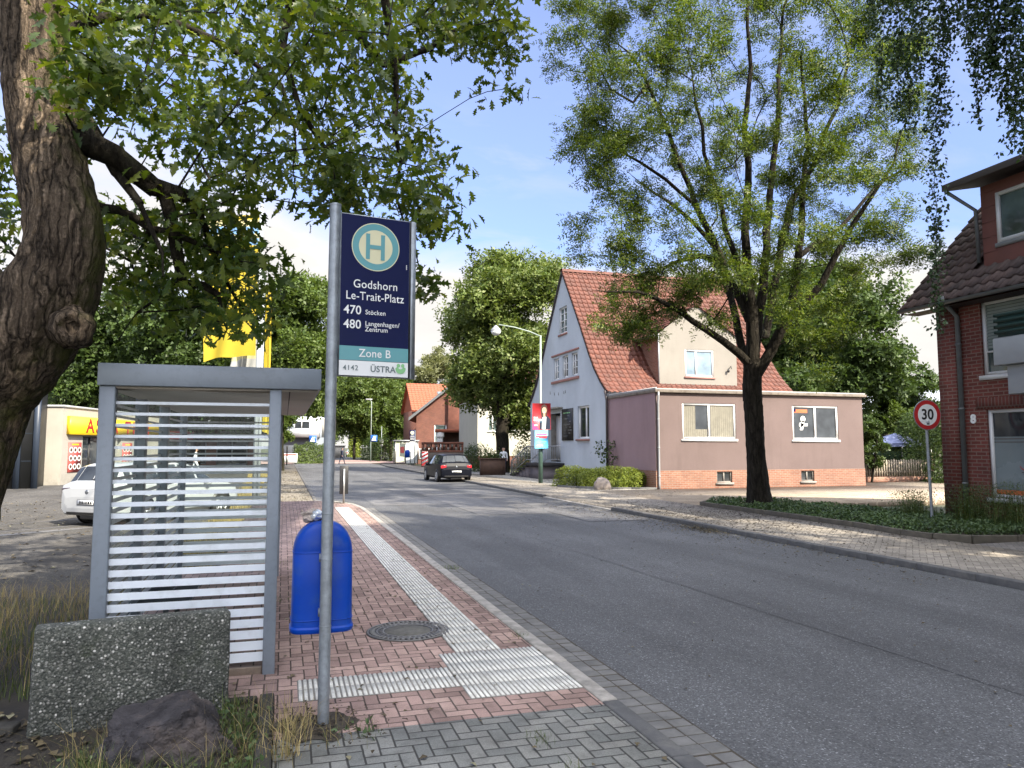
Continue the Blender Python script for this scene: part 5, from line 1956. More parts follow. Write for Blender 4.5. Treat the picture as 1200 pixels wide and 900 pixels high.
q = P(195, 862, 4.45)
stone('boulder', (q.x, q.y, 0.06), (0.46, 0.30, 0.33), M['boulder'], 'dark purple-grey boulder at the foot of the concrete slab', 'boulder', 5, rad(-20), 0.26, 6, 0.9)
stone('boulder', (12.75, 28.8, 0.28), (0.42, 0.34, 0.36), M['pale_stone'], 'pale round boulder in front of the low green hedge', 'boulder', 2, 0.4, 0.16, 4, 0.5)

# ------------------------------------------------------------------ manhole cover
mh = thing('manhole_cover', 'round iron manhole cover with concrete centre in the red paving', 'manhole cover', (1.22, 7.52, 0.031))
mb = MB()
mb.lathe([(0.41, 0.0), (0.41, 0.006), (0.375, 0.006), (0.375, 0.0)], (0, 0, 0), 48)
for i in range(44):
    m = RZ(i * 2 * math.pi / 44)
    mb.box(0.325, 0.374, -0.013, 0.013, 0.0, 0.016, 1, m)
mb.build('rim', [M['iron'], M['iron_light']], mh, uv=False)
mb = MB()
mb.lathe([(0.33, 0.0), (0.33, 0.007), (0.315, 0.009), (0.295, 0.009), (0.285, 0.005), (0.265, 0.005), (0.255, 0.010), (0.235, 0.010), (0.228, 0.004)], (0, 0, 0), 48)
mb.build('lid', M['iron'], mh, uv=False)
mb = MB()
mb.lathe([(0.226, 0.001), (0.224, 0.0065), (0.1, 0.0075)], (0, 0, 0), 40)
mb.build('lid_filling', M['fill'], mh, uv=False)
mb = MB()
for r in (0.245, 0.305, 0.392):
    mb.lathe([(r - .008, .009), (r - .006, .0125), (r + .006, .0125), (r + .008, .009), (r + .0081, .0055)], (0, 0, 0), 48, cap=False)
for i in range(30):
    mb.box(0.258, 0.283, -0.012, 0.012, 0.005, 0.0115, 0, RZ(i * 2 * math.pi / 30))
mb.build('raised_ring', M['iron_light'], mh, uv=False)

# ------------------------------------------------------------------ guide post at the end of the bay
gp_ = thing('guide_post', 'dark guide post with pale centre strip where the red pavement ends', 'guide post', (1.9, 25.0, 0.02))
mb = MB()
mb.tube([(0, 0, 0), (0, 0, 1.12)], 0.032, 10)
mb.build('post', M['steel'], gp_, uv=False)
mb = MB()
mb.box(-0.14, 0.14, 0.035, 0.06, 0.30, 1.22)
mb.build('backing_plate', M['black'], gp_, bevel=0.01, uv=False)

# ------------------------------------------------------------------ speed limit sign
sl = thing('speed_sign', 'round 30 speed limit sign on slanted pole in the planted bed', 'road sign', (13.78, 13.22, 0.08))
yaw = rad(-8)
mb = MB()
mb.tube([(0.02, 0, 0), (-0.03, 0, 2.72)], 0.032, 12)
mb.build('pole', M['galv'], sl, uv=False, angle=rad(40))
Ms = TR(-0.028, -0.045, 2.49) @ RZ(yaw)
mb = MB()
n = 48
for r, y, mi in ((0.338, 0.0, 3), (0.325, -0.0022, 1), (0.238, -0.0044, 0)):
    k0 = len(mb.v)
    mb.add([(r * math.cos(a), y, r * math.sin(a)) for a in np.linspace(0, 2 * math.pi, n, endpoint=False)], [list(range(n))], mi)
    mb.xform(Ms, k0)
k0 = len(mb.v)
mb.prism([(0.34 * math.cos(a), 0.34 * math.sin(a)) for a in np.linspace(0, 2 * math.pi, n, endpoint=False)], 'y', 0.001, 0.02, 3)
mb.xform(Ms, k0)
k0 = len(mb.v)
mb.text('30', 0.325, (0.0, -0.0066, -0.098), (1, 0, 0), (0, 0, 1), 2, 'CENTER', 0.008, 0.0, 1.0, 0.95)
mb.box(-0.035, 0.035, -0.0085, -0.005, -0.215, -0.135, 4)
mb.xform(Ms, k0)
mb.build('sign_plate', [M['sign_white'], M['sign_red'], M['black'], M['galv'], M['grey_panel']], sl, uv=False)


# ------------------------------------------------------------------ cars
def car(name, label, paint, loc, heading, plate, dark_rear=False, L=4.2, glass='pane', estate=False):
    root = thing(name, label, 'car', loc, -heading)
    k = L / 4.2
    # (y, zbottom, zbelt, ztop, half width at sill, half width at belt, half width at roof)
    S = [(-2.10, .42, .66, .68, .70, .68, .66), (-2.07, .30, .80, .84, .80, .79, .74), (-1.99, .26, .93, 1.00, .85, .84, .74), (-1.86, .24, .96, 1.06, .87, .86, .73),
         (-1.56, .22, .95, 1.40, .885, .87, .60), (-1.40, .21, .945, 1.45, .89, .875, .60), (-.75, .20, .935, 1.485, .89, .88, .62), (-.10, .20, .925, 1.48, .89, .88, .62), (.45, .20, .92, 1.41, .89, .88, .60),
         (1.15, .21, .93, 1.00, .885, .87, .72), (1.55, .22, .88, .94, .87, .86, .70), (1.88, .25, .78, .84, .84, .82, .66), (2.04, .30, .64, .70, .76, .72, .60), (2.10, .40, .55, .58, .62, .6, .5)]
    if estate:
        S[3:6] = [(-1.95, .24, .96, 1.05, .87, .86, .72), (-1.74, .22, .95, 1.40, .885, .87, .64), (-1.55, .21, .945, 1.46, .89, .875, .62)]
        S[1] = (-2.08, .30, .82, .88, .82, .81, .76)
        S[2] = (-2.03, .26, .94, 1.01, .86, .85, .75)
    body, win = MB(), MB()
    rings = []
    for (y, zb, zl, zt, ws, wl, wt) in S:
        y *= k
        half = [(0, zb), (ws * .88, zb), (ws, zb + .10), (ws * 1.005, (zb + zl) / 2 + .06), (wl, zl), (wt, zt - .035), (wt * .72, zt), (0, zt + .008)]
        rings.append([(x, y, z) for x, z in half] + [(-x, y, z) for x, z in half[-2:0:-1]])
    nr = len(rings[0])
    for i in range(len(rings) - 1):
        for s in range(nr):
            s2 = (s + 1) % nr
            q = [rings[i][s], rings[i][s2], rings[i + 1][s2], rings[i + 1][s]]
            side = s in (4, nr - 5)
            top = s in (5, 6, nr - 7, nr - 6)
            isg = (side and 4 <= i <= 8) or (top and i in (3, 8)) or (side and i == 8)
            body.add(q, [(0, 1, 2, 3)])
            if isg:
                c = sum((Vector(p) for p in q), Vector()) / 4
                nrm = (Vector(q[1]) - Vector(q[0])).cross(Vector(q[3]) - Vector(q[0])).normalized()
                if nrm.dot(c - Vector((0, c.y, .9))) < 0:
                    nrm = -nrm
                sh = 0.93 if side else 1.0
                win.add([c + (Vector(p) - c) * (0.88 if side else 0.94) + nrm * 0.006 for p in q], [(0, 1, 2, 3)])
    body.add(rings[0], [list(range(nr))])
    body.add(rings[-1], [list(range(nr))[::-1]])
    bo = body.build('body', M[paint], root, smooth=True, uv=False, angle=rad(50))
    win.build('windows', M[glass], root, uv=False)
    mb = MB()
    mb.box(-.66, .66, -2.085 * k, -2.0 * k, .27, .42)
    mb.box(-.30, .30, -2.0 * k, 1.9 * k, .16, .26)
    mb.build('bumper_underside', M['black'], root, bevel=0.02, uv=False)
    mb = MB()
    for x in (-1, 1):
        x0, x1 = sorted((x * .58, x * .83))
        mb.box(x0, x1, -2.075 * k, -1.9 * k, .74, .89, 1 if (dark_rear or x < 0) else 0)
    for x in (-1, 1):
        mb2 = MB()
        x0, x1 = sorted((x * .56, x * .835))
        k0 = len(mb2.v)
        mb2.prism([(x0, .73), (x1, .74), (x1 * .985, .90), (x0 * 1.02, .88)], 'y', -2.078 * k, -1.86 * k)
        mb2.build('tail_light', M['tail_dark'] if (x < 0 and dark_rear) else M['tail_red'], root, bevel=0.012, uv=False)
    mb = MB()
    mb.box(-.27, .27, -2.115 * k, -2.09 * k, .50, .62, 0)
    mb.box(-.255, .255, -2.118 * k, -2.115 * k, .512, .608, 1)
    x = -.19
    for w in plate:
        mb.box(x, x + w, -2.121 * k, -2.118 * k, .528, .592, 0)
        x += w + .022
    mb.build('number_plate', [M['black'], M['sign_white']], root, uv=False)
    mb = MB()
    mb.lathe([(.055, 0), (.055, .012), (.04, .016)], (0, 0, 0), 20, 0, TR(0, -2.082 * k, .80) @ Matrix.Rotation(rad(90), 4, 'X'))
    mb.build('emblem', M['chrome'], root, uv=False)
    mb = MB()
    mb.tube([(0, -1.95 * k, 1.09), (.28, -1.90 * k, 1.10)], 0.012, 5)
    mb.build('rear_wiper', M['black'], root, uv=False)
    for x in (-1, 1):
        mb = MB()
        mb.lathe([(.04, 0), (.09, .04), (.095, .12), (.05, .16)], (0, 0, 0), 10, 0, TR(x * .93, .72 * k, .93) @ Matrix.Rotation(x * rad(90), 4, 'Y') @ TR(0, 0, -.06))
        mb.build('mirror', M[paint], root, smooth=True, uv=False)
        for y in (-1.28, 1.27):
            mb = MB()
            mb.lathe([(.37, 0), (.37, .03)], (0, 0, 0), 28, 0, TR(x * .872, y * k, .335) @ Matrix.Rotation(x * rad(90), 4, 'Y'))
            mb.build('wheel_arch', M['black'], root, uv=False)
            mb = MB()
            mb.lathe([(.20, -.18), (.30, -.18), (.315, -.15), (.315, -.02), (.30, 0.008), (.21, 0.008)], (0, 0, 0), 28, 0, TR(x * .90, y * k, .315) @ Matrix.Rotation(x * rad(90), 4, 'Y'))
            wh = mb.build('wheel', M['rubber'], root, smooth=True, uv=False, angle=rad(40))
            mb = MB()
            R = TR(x * .905, y * k, .315) @ Matrix.Rotation(x * rad(90), 4, 'Y')
            for sp_ in range(8):
                mb.box(.04, .20, -.025, .025, .0, .012, 0, R @ RZ(sp_ * math.pi / 4))
            mb.lathe([(.06, 0), (.06, .018)], (0, 0, 0), 12, 0, R)
            mb.lathe([(.215, .0), (.215, .012), (.19, .012), (.19, .0)], (0, 0, 0), 24, 0, R)
            mb.build('rim', M['alloy'], wh, uv=False)
    return root


hd = rad(38)
rc = Vector((-4.40, 19.75, 0.0))
car('parked_car', 'white estate car parked beyond the bus shelter', 'car_white', (rc.x + 2.1 * math.sin(hd), rc.y + 2.1 * math.cos(hd), -0.005), hd, (.05, .05, .03, .05, .06, .05), True, 4.25, 'pane', True)
rc2 = Vector((8.5, 38.6, 0))
car('parked_car', 'black hatchback parked at the kerb by the pink house', 'car_black', (rc2.x + .12, rc2.y + 1.95, 0.0), rad(-3), (.05, .05, .05, .03, .05, .05), False, 4.1, 'pane')
car('parked_car', 'small white car far away on the street beyond the crossing', 'car_white', (12.6, 150, 0.0), rad(4), (.05, .05, .05, .05), False, 4.2, 'pane_blue')


# ================================================================== TREES
def in_poly(x, y, poly):
    ins = False
    j = len(poly) - 1
    for i in range(len(poly)):
        xi, yi = poly[i]
        xj, yj = poly[j]
        if (yi > y) != (yj > y) and x < (xj - xi) * (y - yi) / (yj - yi) + xi:
            ins = not ins
        j = i
    return ins


def poly_samples(poly, n, rnd, mind=0.0, tries=60):
    xs = [p[0] for p in poly]
    ys = [p[1] for p in poly]
    out = []
    t = 0
    while len(out) < n and t < n * tries:
        t += 1
        x, y = rnd.uniform(min(xs), max(xs)), rnd.uniform(min(ys), max(ys))
        if in_poly(x, y, poly) and all((x - a) ** 2 + (y - b) ** 2 > mind * mind for a, b in out):
            out.append((x, y))
    return out


def tufts(ends, n, sig, flat=0.7):
    ends = np.asarray(ends)
    p = np.repeat(ends, n, axis=0)
    g = np.clip(RNG.normal(size=p.shape), -1.7, 1.7) * sig
    g[:, 2] *= flat
    return p + g


# ------------------------------------------------------------------ oak in the left foreground
oak = thing('oak_tree', 'old leaning oak with furrowed trunk and branches reaching over the bus shelter', 'tree', (P(-100, 815, 5.5).x, P(-100, 815, 5.5).y, 0.0))
ob = Vector(oak.location)
TRK = [(-112, 905, 5.35, 190), (-104, 815, 5.45, 168), (-86, 700, 5.5, 134), (-66, 590, 5.55, 126), (-46, 517, 5.6, 128), (-24, 455, 5.6, 130), (12, 410, 5.6, 128), (46, 365, 5.6, 118),
       (71, 318, 5.6, 100), (77, 270, 5.6, 88), (60, 190, 5.65, 80), (44, 110, 5.7, 76), (36, 0, 5.75, 74), (24, -120, 5.8, 70), (10, -300, 5.9, 58), (-10, -500, 6.0, 40)]
tp = [P(x, y, d) - ob for x, y, d, w in TRK]
tr = [0.93 * w * d / FPX / 2 for x, y, d, w in TRK]
trunk = thick_limb('trunk', tp, tr, M['bark_oak'], oak, 72, 0.04, 0.020, 0.030, 3.3)
# burl where a limb was lost
kb = P(84, 384, 5.32) - ob
mb = MB()
seg = 24
dirv = (Vector((0, 0, CAMZ)) - (kb + ob)).normalized()
q = dirv.to_track_quat('Z', 'Y').to_matrix().to_4x4()
prof = [(0.16, -0.10), (0.135, -0.02), (0.105, 0.035), (0.08, 0.05), (0.055, 0.035), (0.035, 0.0), (0.01, -0.015)]
mb.lathe(prof, kb, seg, 0, q)
mb.v = [tuple(Vector(v) + Vector((mnoise.noise(Vector(v) * 14), mnoise.noise(Vector(v) * 14 + Vector((5, 0, 0))), mnoise.noise(Vector(v) * 14 + Vector((0, 5, 0))))) * 0.028) for v in mb.v]
mb.build('burl', M['bark_oak'], trunk, smooth=True, uv=False)
limb_l = thick_limb('limb', [P(x, y, d) - ob for x, y, d in ((20, 395, 5.6), (-50, 330, 5.6), (-140, 240, 5.65), (-240, 100, 5.8), (-330, -120, 6.0))], [0.30, 0.27, 0.22, 0.16, 0.10], M['bark_oak'], trunk, 36, 0.06, 0.018, 0.03, 7.1)
SK = Skeleton(5)


def pix(*pts):
    return [P(x, y, d) - ob for x, y, d in pts]


trunk_nodes = SK.path(tp[8:], radii=tr[8:])
def near(pt):
    return int(np.argmin([np.linalg.norm(p - np.array(pt)) for p in SK.p]))


def limb(pts, radii, frm=None):
    pts = pix(*pts)
    k = near(pts[0] if frm is None else frm)
    return SK.path(pts, k, radii, tail=True)


limb([(92, 160, 5.7), (112, 172, 5.75), (132, 181, 5.8), (160, 203, 5.9), (178, 218, 6.0), (205, 226, 6.1), (226, 232, 6.2), (232, 246, 6.25)], [.105, .10, .09, .085, .078, .066, .056, .04])
limb([(192, 223, 6.05), (200, 255, 6.1), (208, 300, 6.2), (214, 332, 6.25), (238, 334, 6.3), (256, 345, 6.35), (262, 378, 6.4)], [.058, .055, .05, .04, .034, .028, .012])
limb([(214, 332, 6.25), (196, 336, 6.3), (184, 350, 6.35)], [.03, .025, .015])
limb([(116, 243, 5.9), (140, 246, 6.0), (160, 256, 6.05), (176, 268, 6.1), (200, 272, 6.15)], [.04, .036, .034, .032, .03])
limb([(88, 118, 5.9), (100, 140, 5.9), (112, 158, 5.9)], [.06, .06, .05])
limb([(70, 40, 6.0), (113, 22, 6.2), (140, 18, 6.4), (170, 16, 6.8), (215, 30, 7.2), (262, 52, 7.6), (300, 76, 7.9), (330, 100, 8.1), (345, 150, 8.2)], [.05, .045, .04, .04, .036, .032, .028, .024, .015])
limb([(40, -60, 6.0), (120, -110, 6.6), (220, -120, 7.2), (320, -60, 7.8), (400, 20, 8.2), (450, 76, 8.5), (468, 70, 8.55), (490, 61, 8.6), (505, 57, 8.65), (513, 47, 8.7), (545, 30, 8.8), (590, 40, 8.9)], [.11, .10, .085, .07, .055, .042, .04, .036, .032, .028, .02, .012])
limb([(30, -120, 6.0), (140, -220, 5.8), (260, -240, 5.9), (380, -160, 6.4), (440, -60, 6.9), (460, 60, 7.3), (462, 150, 7.5), (470, 190, 7.6), (462, 230, 7.6)], [.10, .09, .08, .065, .05, .036, .026, .02, .012])
limb([(462, 225, 7.6), (474, 262, 7.65), (488, 300, 7.75), (494, 326, 7.8)], [.012, .010, .008, .005])
limb([(380, -160, 6.4), (350, -40, 6.5), (330, 60, 6.6), (352, 130, 6.7), (392, 190, 6.8), (394, 235, 6.85)], [.05, .04, .032, .026, .018, .010])
limb([(24, -160, 6.0), (60, -330, 5.0), (120, -420, 4.0), (220, -520, 3.2)], [.09, .08, .06, .03])
rnd = random.Random(21)
OAK_POLYS = [
    ([(-60, -60), (598, -60), (600, 20), (560, 50), (500, 42), (468, 30), (452, 66), (482, 92), (497, 130), (503, 165), (524, 200), (532, 238), (520, 262), (486, 250), (440, 244), (400, 236), (372, 226),
      (345, 240), (330, 205), (296, 212), (240, 214), (215, 190), (190, 160), (150, 140), (118, 100), (84, 90), (84, 20), (-60, -20)], 180, 17.5, (5.6, 10.5)),
    ([(500, 10), (600, 5), (600, 70), (606, 100), (598, 104), (580, 88), (556, 66), (520, 52)], 14, 17, (8.4, 9.4)),
    ([(70, 30), (128, 40), (140, 90), (118, 120), (80, 104)], 7, 15, (4.6, 5.1)),
    ([(215, 240), (300, 225), (332, 262), (312, 290), (332, 322), (322, 372), (292, 380), (264, 392), (248, 388), (244, 345), (214, 322), (206, 280)], 28, 15.5, (5.8, 7.6)),
    ([(122, 225), (150, 235), (200, 255), (204, 320), (160, 330), (130, 300)], 7, 18, (6.2, 7.6)),
    ([(128, 320), (205, 330), (245, 360), (246, 385), (200, 362), (150, 350), (134, 350)], 9, 15, (6.2, 7.6)),
    ([(-80, 90), (8, 100), (12, 160), (30, 230), (30, 310), (-80, 320)], 20, 18, (6.4, 8.5)),
    ([(482, 225), (534, 236), (524, 272), (500, 268), (488, 262)], 6, 12, (7.4, 8.2)),
    ([(486, 318), (502, 330), (498, 342), (488, 338)], 2, 5, (7.6, 8.0)),
    ([(375, 180), (420, 190), (410, 250), (380, 245)], 7, 12, (6.4, 7.6)),
]
targets = []
for poly, n, md, (d0, d1) in OAK_POLYS:
    for x, y in poly_samples(poly, n, rnd, md):
        targets.append(np.array(P(x, y, rnd.uniform(d0, d1)) - ob))
# the rest of the crown, above and behind the viewer
for _ in range(36):
    x, y = rnd.uniform(-8, 2.5), rnd.uniform(1.5, 10)
    z = rnd.uniform(7.5, 11)
    targets.append(np.array(Vector((x, y, z)) - ob))
ends = SK.grow(targets, step=0.28, wig=0.13, pull=0.25, root_pt=tp[10], skip=4)
SK.mesh('branches', M['bark_dark'], trunk, 7, 0.0045, 2.5, 0.11)
E = np.array([SK.p[e] for e in ends])
# leaves sit in rosettes round each twig end and along the last stretch of twig
pos = [tufts(E, 27, 0.135), tufts(np.array([SK.p[SK.par[e]] for e in ends]), 11, 0.14), tufts(np.array([SK.p[SK.par[SK.par[e]]] for e in ends if SK.par[SK.par[e]] >= 0]), 6, 0.14)]
pos = np.concatenate(pos)
leaf_mesh('crown', pos, RNG.uniform(0.075, 0.16, len(pos)), leaf_oak(), M['leaf_oak'], oak, up=0.22, spread=0.9, hang=0.12)
print('oak leaves', len(pos))

# ------------------------------------------------------------------ ash tree in the bed on the right
ABX, ABY = 12.95, 18.55
ash = thing('ash_tree', 'tall many-stemmed ash with dark trunk and airy yellow-green crown by the road', 'tree', (ABX, ABY, 0.08))
ab = Vector(ash.location)
AP = lambda x, y, d=21.3: P(x, y, d) - ab
mbp = [AP(890, 606), AP(890, 596), AP(889, 575), AP(887, 545), AP(884, 500), AP(882, 460), AP(882, 425)]
atr = thick_limb('trunk', mbp, [.54, .42, .31, .27, .255, .25, .25], M['bark_dark'], ash, 40, 0.08, 0.02, 0.03, 1.7)
SK = Skeleton(9)
root = SK.path([AP(882, 470), AP(882, 425)], radii=[.27, .26])


def alimb(pts, radii):
    global SK
    pts = [AP(*p) for p in pts]
    k = int(np.argmin([np.linalg.norm(p - np.array(pts[0])) for p in SK.p]))
    return SK.path(pts, k, radii, 0.5, True)


alimb([(880, 428), (866, 414, 21.1), (848, 400, 20.8), (827, 386, 20.5), (798, 366, 20.0), (770, 350, 19.6), (748, 342, 19.3), (730, 342, 19.1)], [.13, .12, .105, .09, .075, .055, .04, .03])
alimb([(882, 425), (883, 400), (881, 360), (876, 330, 21.2), (873, 270, 21), (877, 215, 21), (872, 150, 20.8), (880, 80, 20.8), (876, 0, 20.6)], [.21, .20, .17, .14, .115, .10, .08, .06, .04])
alimb([(879, 375), (868, 350, 21.5), (850, 320, 21.7), (838, 304, 21.8), (821, 300, 22.0), (795, 306, 22.2), (770, 318, 22.3), (750, 322, 22.4)], [.15, .14, .12, .10, .085, .06, .045, .03])
alimb([(850, 320, 21.7), (836, 280, 21.8), (815, 240, 22), (800, 200, 22), (782, 150, 22.2), (760, 100, 22.3), (735, 60, 22.4)], [.11, .10, .09, .075, .06, .045, .03])
alimb([(876, 330, 21.2), (862, 300, 20.6), (850, 270, 20.4), (838, 220, 20), (825, 180, 19.8), (815, 120, 19.6)], [.09, .085, .075, .06, .05, .04])
alimb([(884, 410), (894, 345, 21.5), (899, 290, 21.7), (902, 230, 21.8), (910, 160, 22), (912, 90, 22.2), (918, 10, 22.4)], [.16, .14, .115, .10, .08, .06, .04])
alimb([(883, 444), (893, 428, 21.2), (904, 410, 21.1), (918, 382, 20.8), (929, 350, 20.6), (936, 295, 20.5), (940, 240, 20.4), (948, 170, 20.3), (940, 90, 20.2)], [.17, .16, .155, .14, .12, .10, .085, .065, .04])
alimb([(926, 368, 20.7), (945, 352, 20.5), (962, 334, 20.3), (980, 298, 20.1), (1000, 262, 20), (1025, 225, 19.8), (1048, 190, 19.7)], [.12, .11, .10, .085, .07, .05, .035])
alimb([(937, 300, 20.5), (952, 288, 21), (968, 278, 21.4), (1000, 250, 21.8), (1030, 215, 22.1), (1056, 200, 22.4)], [.08, .075, .07, .055, .045, .03])
alimb([(897, 392, 22), (905, 350, 22.4), (914, 300, 22.8), (925, 240, 23), (960, 180, 23.4), (985, 110, 23.6), (1000, 40, 23.8)], [.13, .12, .11, .095, .075, .055, .035])
alimb([(870, 410, 21.6), (862, 370, 22), (850, 330, 22.6), (838, 290, 23), (800, 250, 23.6), (765, 225, 24)], [.12, .11, .10, .08, .06, .04])
alimb([(815, 240, 22), (780, 210, 21.6), (750, 190, 21.2), (728, 178, 21), (714, 186, 20.8)], [.06, .05, .04, .03, .02])
alimb([(760, 100, 22.3), (742, 120, 21.8), (716, 105, 21.5), (695, 60, 21.2)], [.04, .034, .028, .02])
ASH_POLYS = [
    ([(663, 25), (672, -40), (760, -90), (900, -110), (1010, -90), (1075, -30), (1086, 60), (1075, 150), (1068, 200), (1044, 250), (1000, 285), (990, 330), (960, 380), (925, 392), (905, 350), (875, 330),
      (850, 345), (820, 330), (790, 350), (760, 340), (720, 330), (688, 300), (678, 240), (700, 200), (690, 140), (672, 90)], 165, 27, 4.4),
    ([(655, 138), (690, 132), (720, 160), (700, 190), (676, 172)], 5, 14, 1.4),
    ([(700, 330), (760, 330), (790, 360), (752, 398), (716, 402), (706, 372)], 6, 18, 1.6),
    ([(760, 340), (830, 320), (850, 350), (815, 385), (780, 380)], 3, 18, 1.8),
    ([(930, 390), (985, 370), (1000, 400), (960, 410)], 2, 14, 1.8),
    ([(1040, 250), (1056, 262), (1060, 296), (1030, 310), (1022, 280)], 3, 12, 1.5),
]
targets = []
for poly, n, md, dep in ASH_POLYS:
    xs = [p[0] for p in poly]
    ys = [p[1] for p in poly]
    cx, rx = (min(xs) + max(xs)) / 2, (max(xs) - min(xs)) / 2
    for x, y in poly_samples(poly, n, rnd, md):
        w = dep * math.sqrt(max(0.12, 1 - ((x - cx) / rx) ** 2))
        base = 21.3 if dep > 3 else (19.6 if y > 300 else 20.9)
        tc = np.array(AP(x, y, base + rnd.uniform(-w, w)))
        for _q in range(3):
            targets.append(tc + np.array([rnd.gauss(0, .38), rnd.gauss(0, .38), rnd.gauss(0, .26)]))
ends = SK.grow(targets, step=0.4, wig=0.11, pull=0.3, root_pt=SK.p[root], skip=6)
SK.mesh('branches', M['bark_dark'], atr, 7, 0.007, 2.5, 0.27)
E = np.array([SK.p[e] for e in ends])
E2 = np.array([SK.p[SK.par[e]] for e in ends])
pos = np.concatenate([tufts(E, 52, 0.20, 0.65), tufts(E2, 16, 0.18, 0.65)])
leaf_mesh('crown', pos, RNG.uniform(0.20, 0.31, len(pos)), leaf_pinnate(3), M['leaf_ash'], ash, up=0.35, spread=0.9, hang=0.06)
print('ash leaves', len(pos))

# ------------------------------------------------------------------ weeping birch on the right, its trunk outside the view
bi = thing('birch_tree', 'weeping birch whose dark leafy strands hang down before the brick house', 'tree', (13.4, 6.4, 0.08))
bb = Vector(bi.location)
bt_ = thick_limb('trunk', [Vector(p) for p in ((0, 0, -.1), (0.05, 0.05, 1.5), (-0.1, 0.1, 4), (-0.2, 0.2, 7), (-0.3, 0.3, 10), (-0.35, 0.4, 13.5))], [.24, .19, .17, .14, .10, .04], M['bark_dark'], bi, 20, 0.15, 0.006, 0.02, 2.2)
SK = Skeleton(13)
broot = SK.path([(-0.1, 0.1, 4), (-0.2, 0.2, 7), (-0.3, 0.3, 10), (-0.35, 0.4, 13.5)], radii=[.15, .13, .09, .03])
STR = [(1096, -130, 150, 11.6, 1.1), (1094, 120, 300, 11.6, 0.75), (1095, 290, 388, 11.6, 0.55), (1048, -130, 128, 11.9, 0.9), (1033, -130, 120, 12.1, 0.7), (1064, -130, 152, 12.0, 0.9), (1078, -130, 90, 11.4, 0.9), (1020, -130, 40, 12.2, .6),
       (1108, -130, 60, 11.2, 0.8), (1122, -130, 36, 11.0, 0.7), (1142, -130, 88, 10.6, 0.9), (1155, -130, 76, 10.4, 0.9), (1168, -130, 110, 10.3, 1.0), (1178, -130, 140, 10.2, 0.9), (1190, -130, 178, 10.0, 0.9), (1206, -130, 160, 9.8, 1.0), (1146, 60, 146, 10.5, 0.35),
       (1225, -130, 200, 9.6, 1.0), (1250, -130, 180, 9.3, 1.0), (1132, -130, 50, 10.8, .8)]
tops, leaves = [], []
mbs = MB()
for px, y0, y1, d, wd in STR:
    top = P(px, y0, d)
    bot = P(px + rnd.uniform(-6, 6), y1, d + rnd.uniform(-.2, .2))
    if y0 < 0:
        tops.append(np.array(top - bb))
    n = max(3, int((top - bot).length / 0.25))
    pts = []
    for i in range(n + 1):
        t = i / n
        s = Vector((rnd.gauss(0, .03), rnd.gauss(0, .03), 0))
        pts.append(top.lerp(bot, t) - bb + s)
    mbs.tube(pts, 0.006, 4, cap=False)
    L = (top - bot).length
    m = int(L * 330 * wd)
    for _ in range(m):
        t = rnd.random()
        p = top.lerp(bot, t) - bb
        w = 0.135 * wd * (1.0 - 0.45 * t) * (0.7 + 0.6 * (0.5 + 0.5 * math.sin(t * L * 5 + px)))
        leaves.append((p.x + rnd.gauss(0, w), p.y + rnd.gauss(0, w), p.z + rnd.gauss(0, .05)))
for _ in range(190):
    a, r = rnd.uniform(0, 2 * math.pi), rnd.uniform(0.6, 3.4)
    tops.append(np.array((0.6 + r * math.cos(a), -2.4 + r * math.sin(a), rnd.uniform(8.5, 14.0) - 0.4 * r)))
ends = SK.grow(tops, step=0.4, wig=0.08, pull=0.2, root_pt=SK.p[1])
SK.mesh('branches', M['bark_dark'], bt_, 6, 0.005, 2.4, 0.13)
mbs.build('hanging_twigs', M['bark_dark'], bi, uv=False)
E = np.array([SK.p[e] for e in ends])
pos = np.concatenate([np.array(leaves), tufts(E, 90, 0.28, 1.4)])
leaf_mesh('crown', pos, RNG.uniform(0.055, 0.085, len(pos)) * np.where(np.arange(len(pos)) < len(leaves), 0.95, 1.5), leaf_small(0.36, .1), M['leaf_birch'], bi, up=-0.1, spread=1.0, hang=0.35)


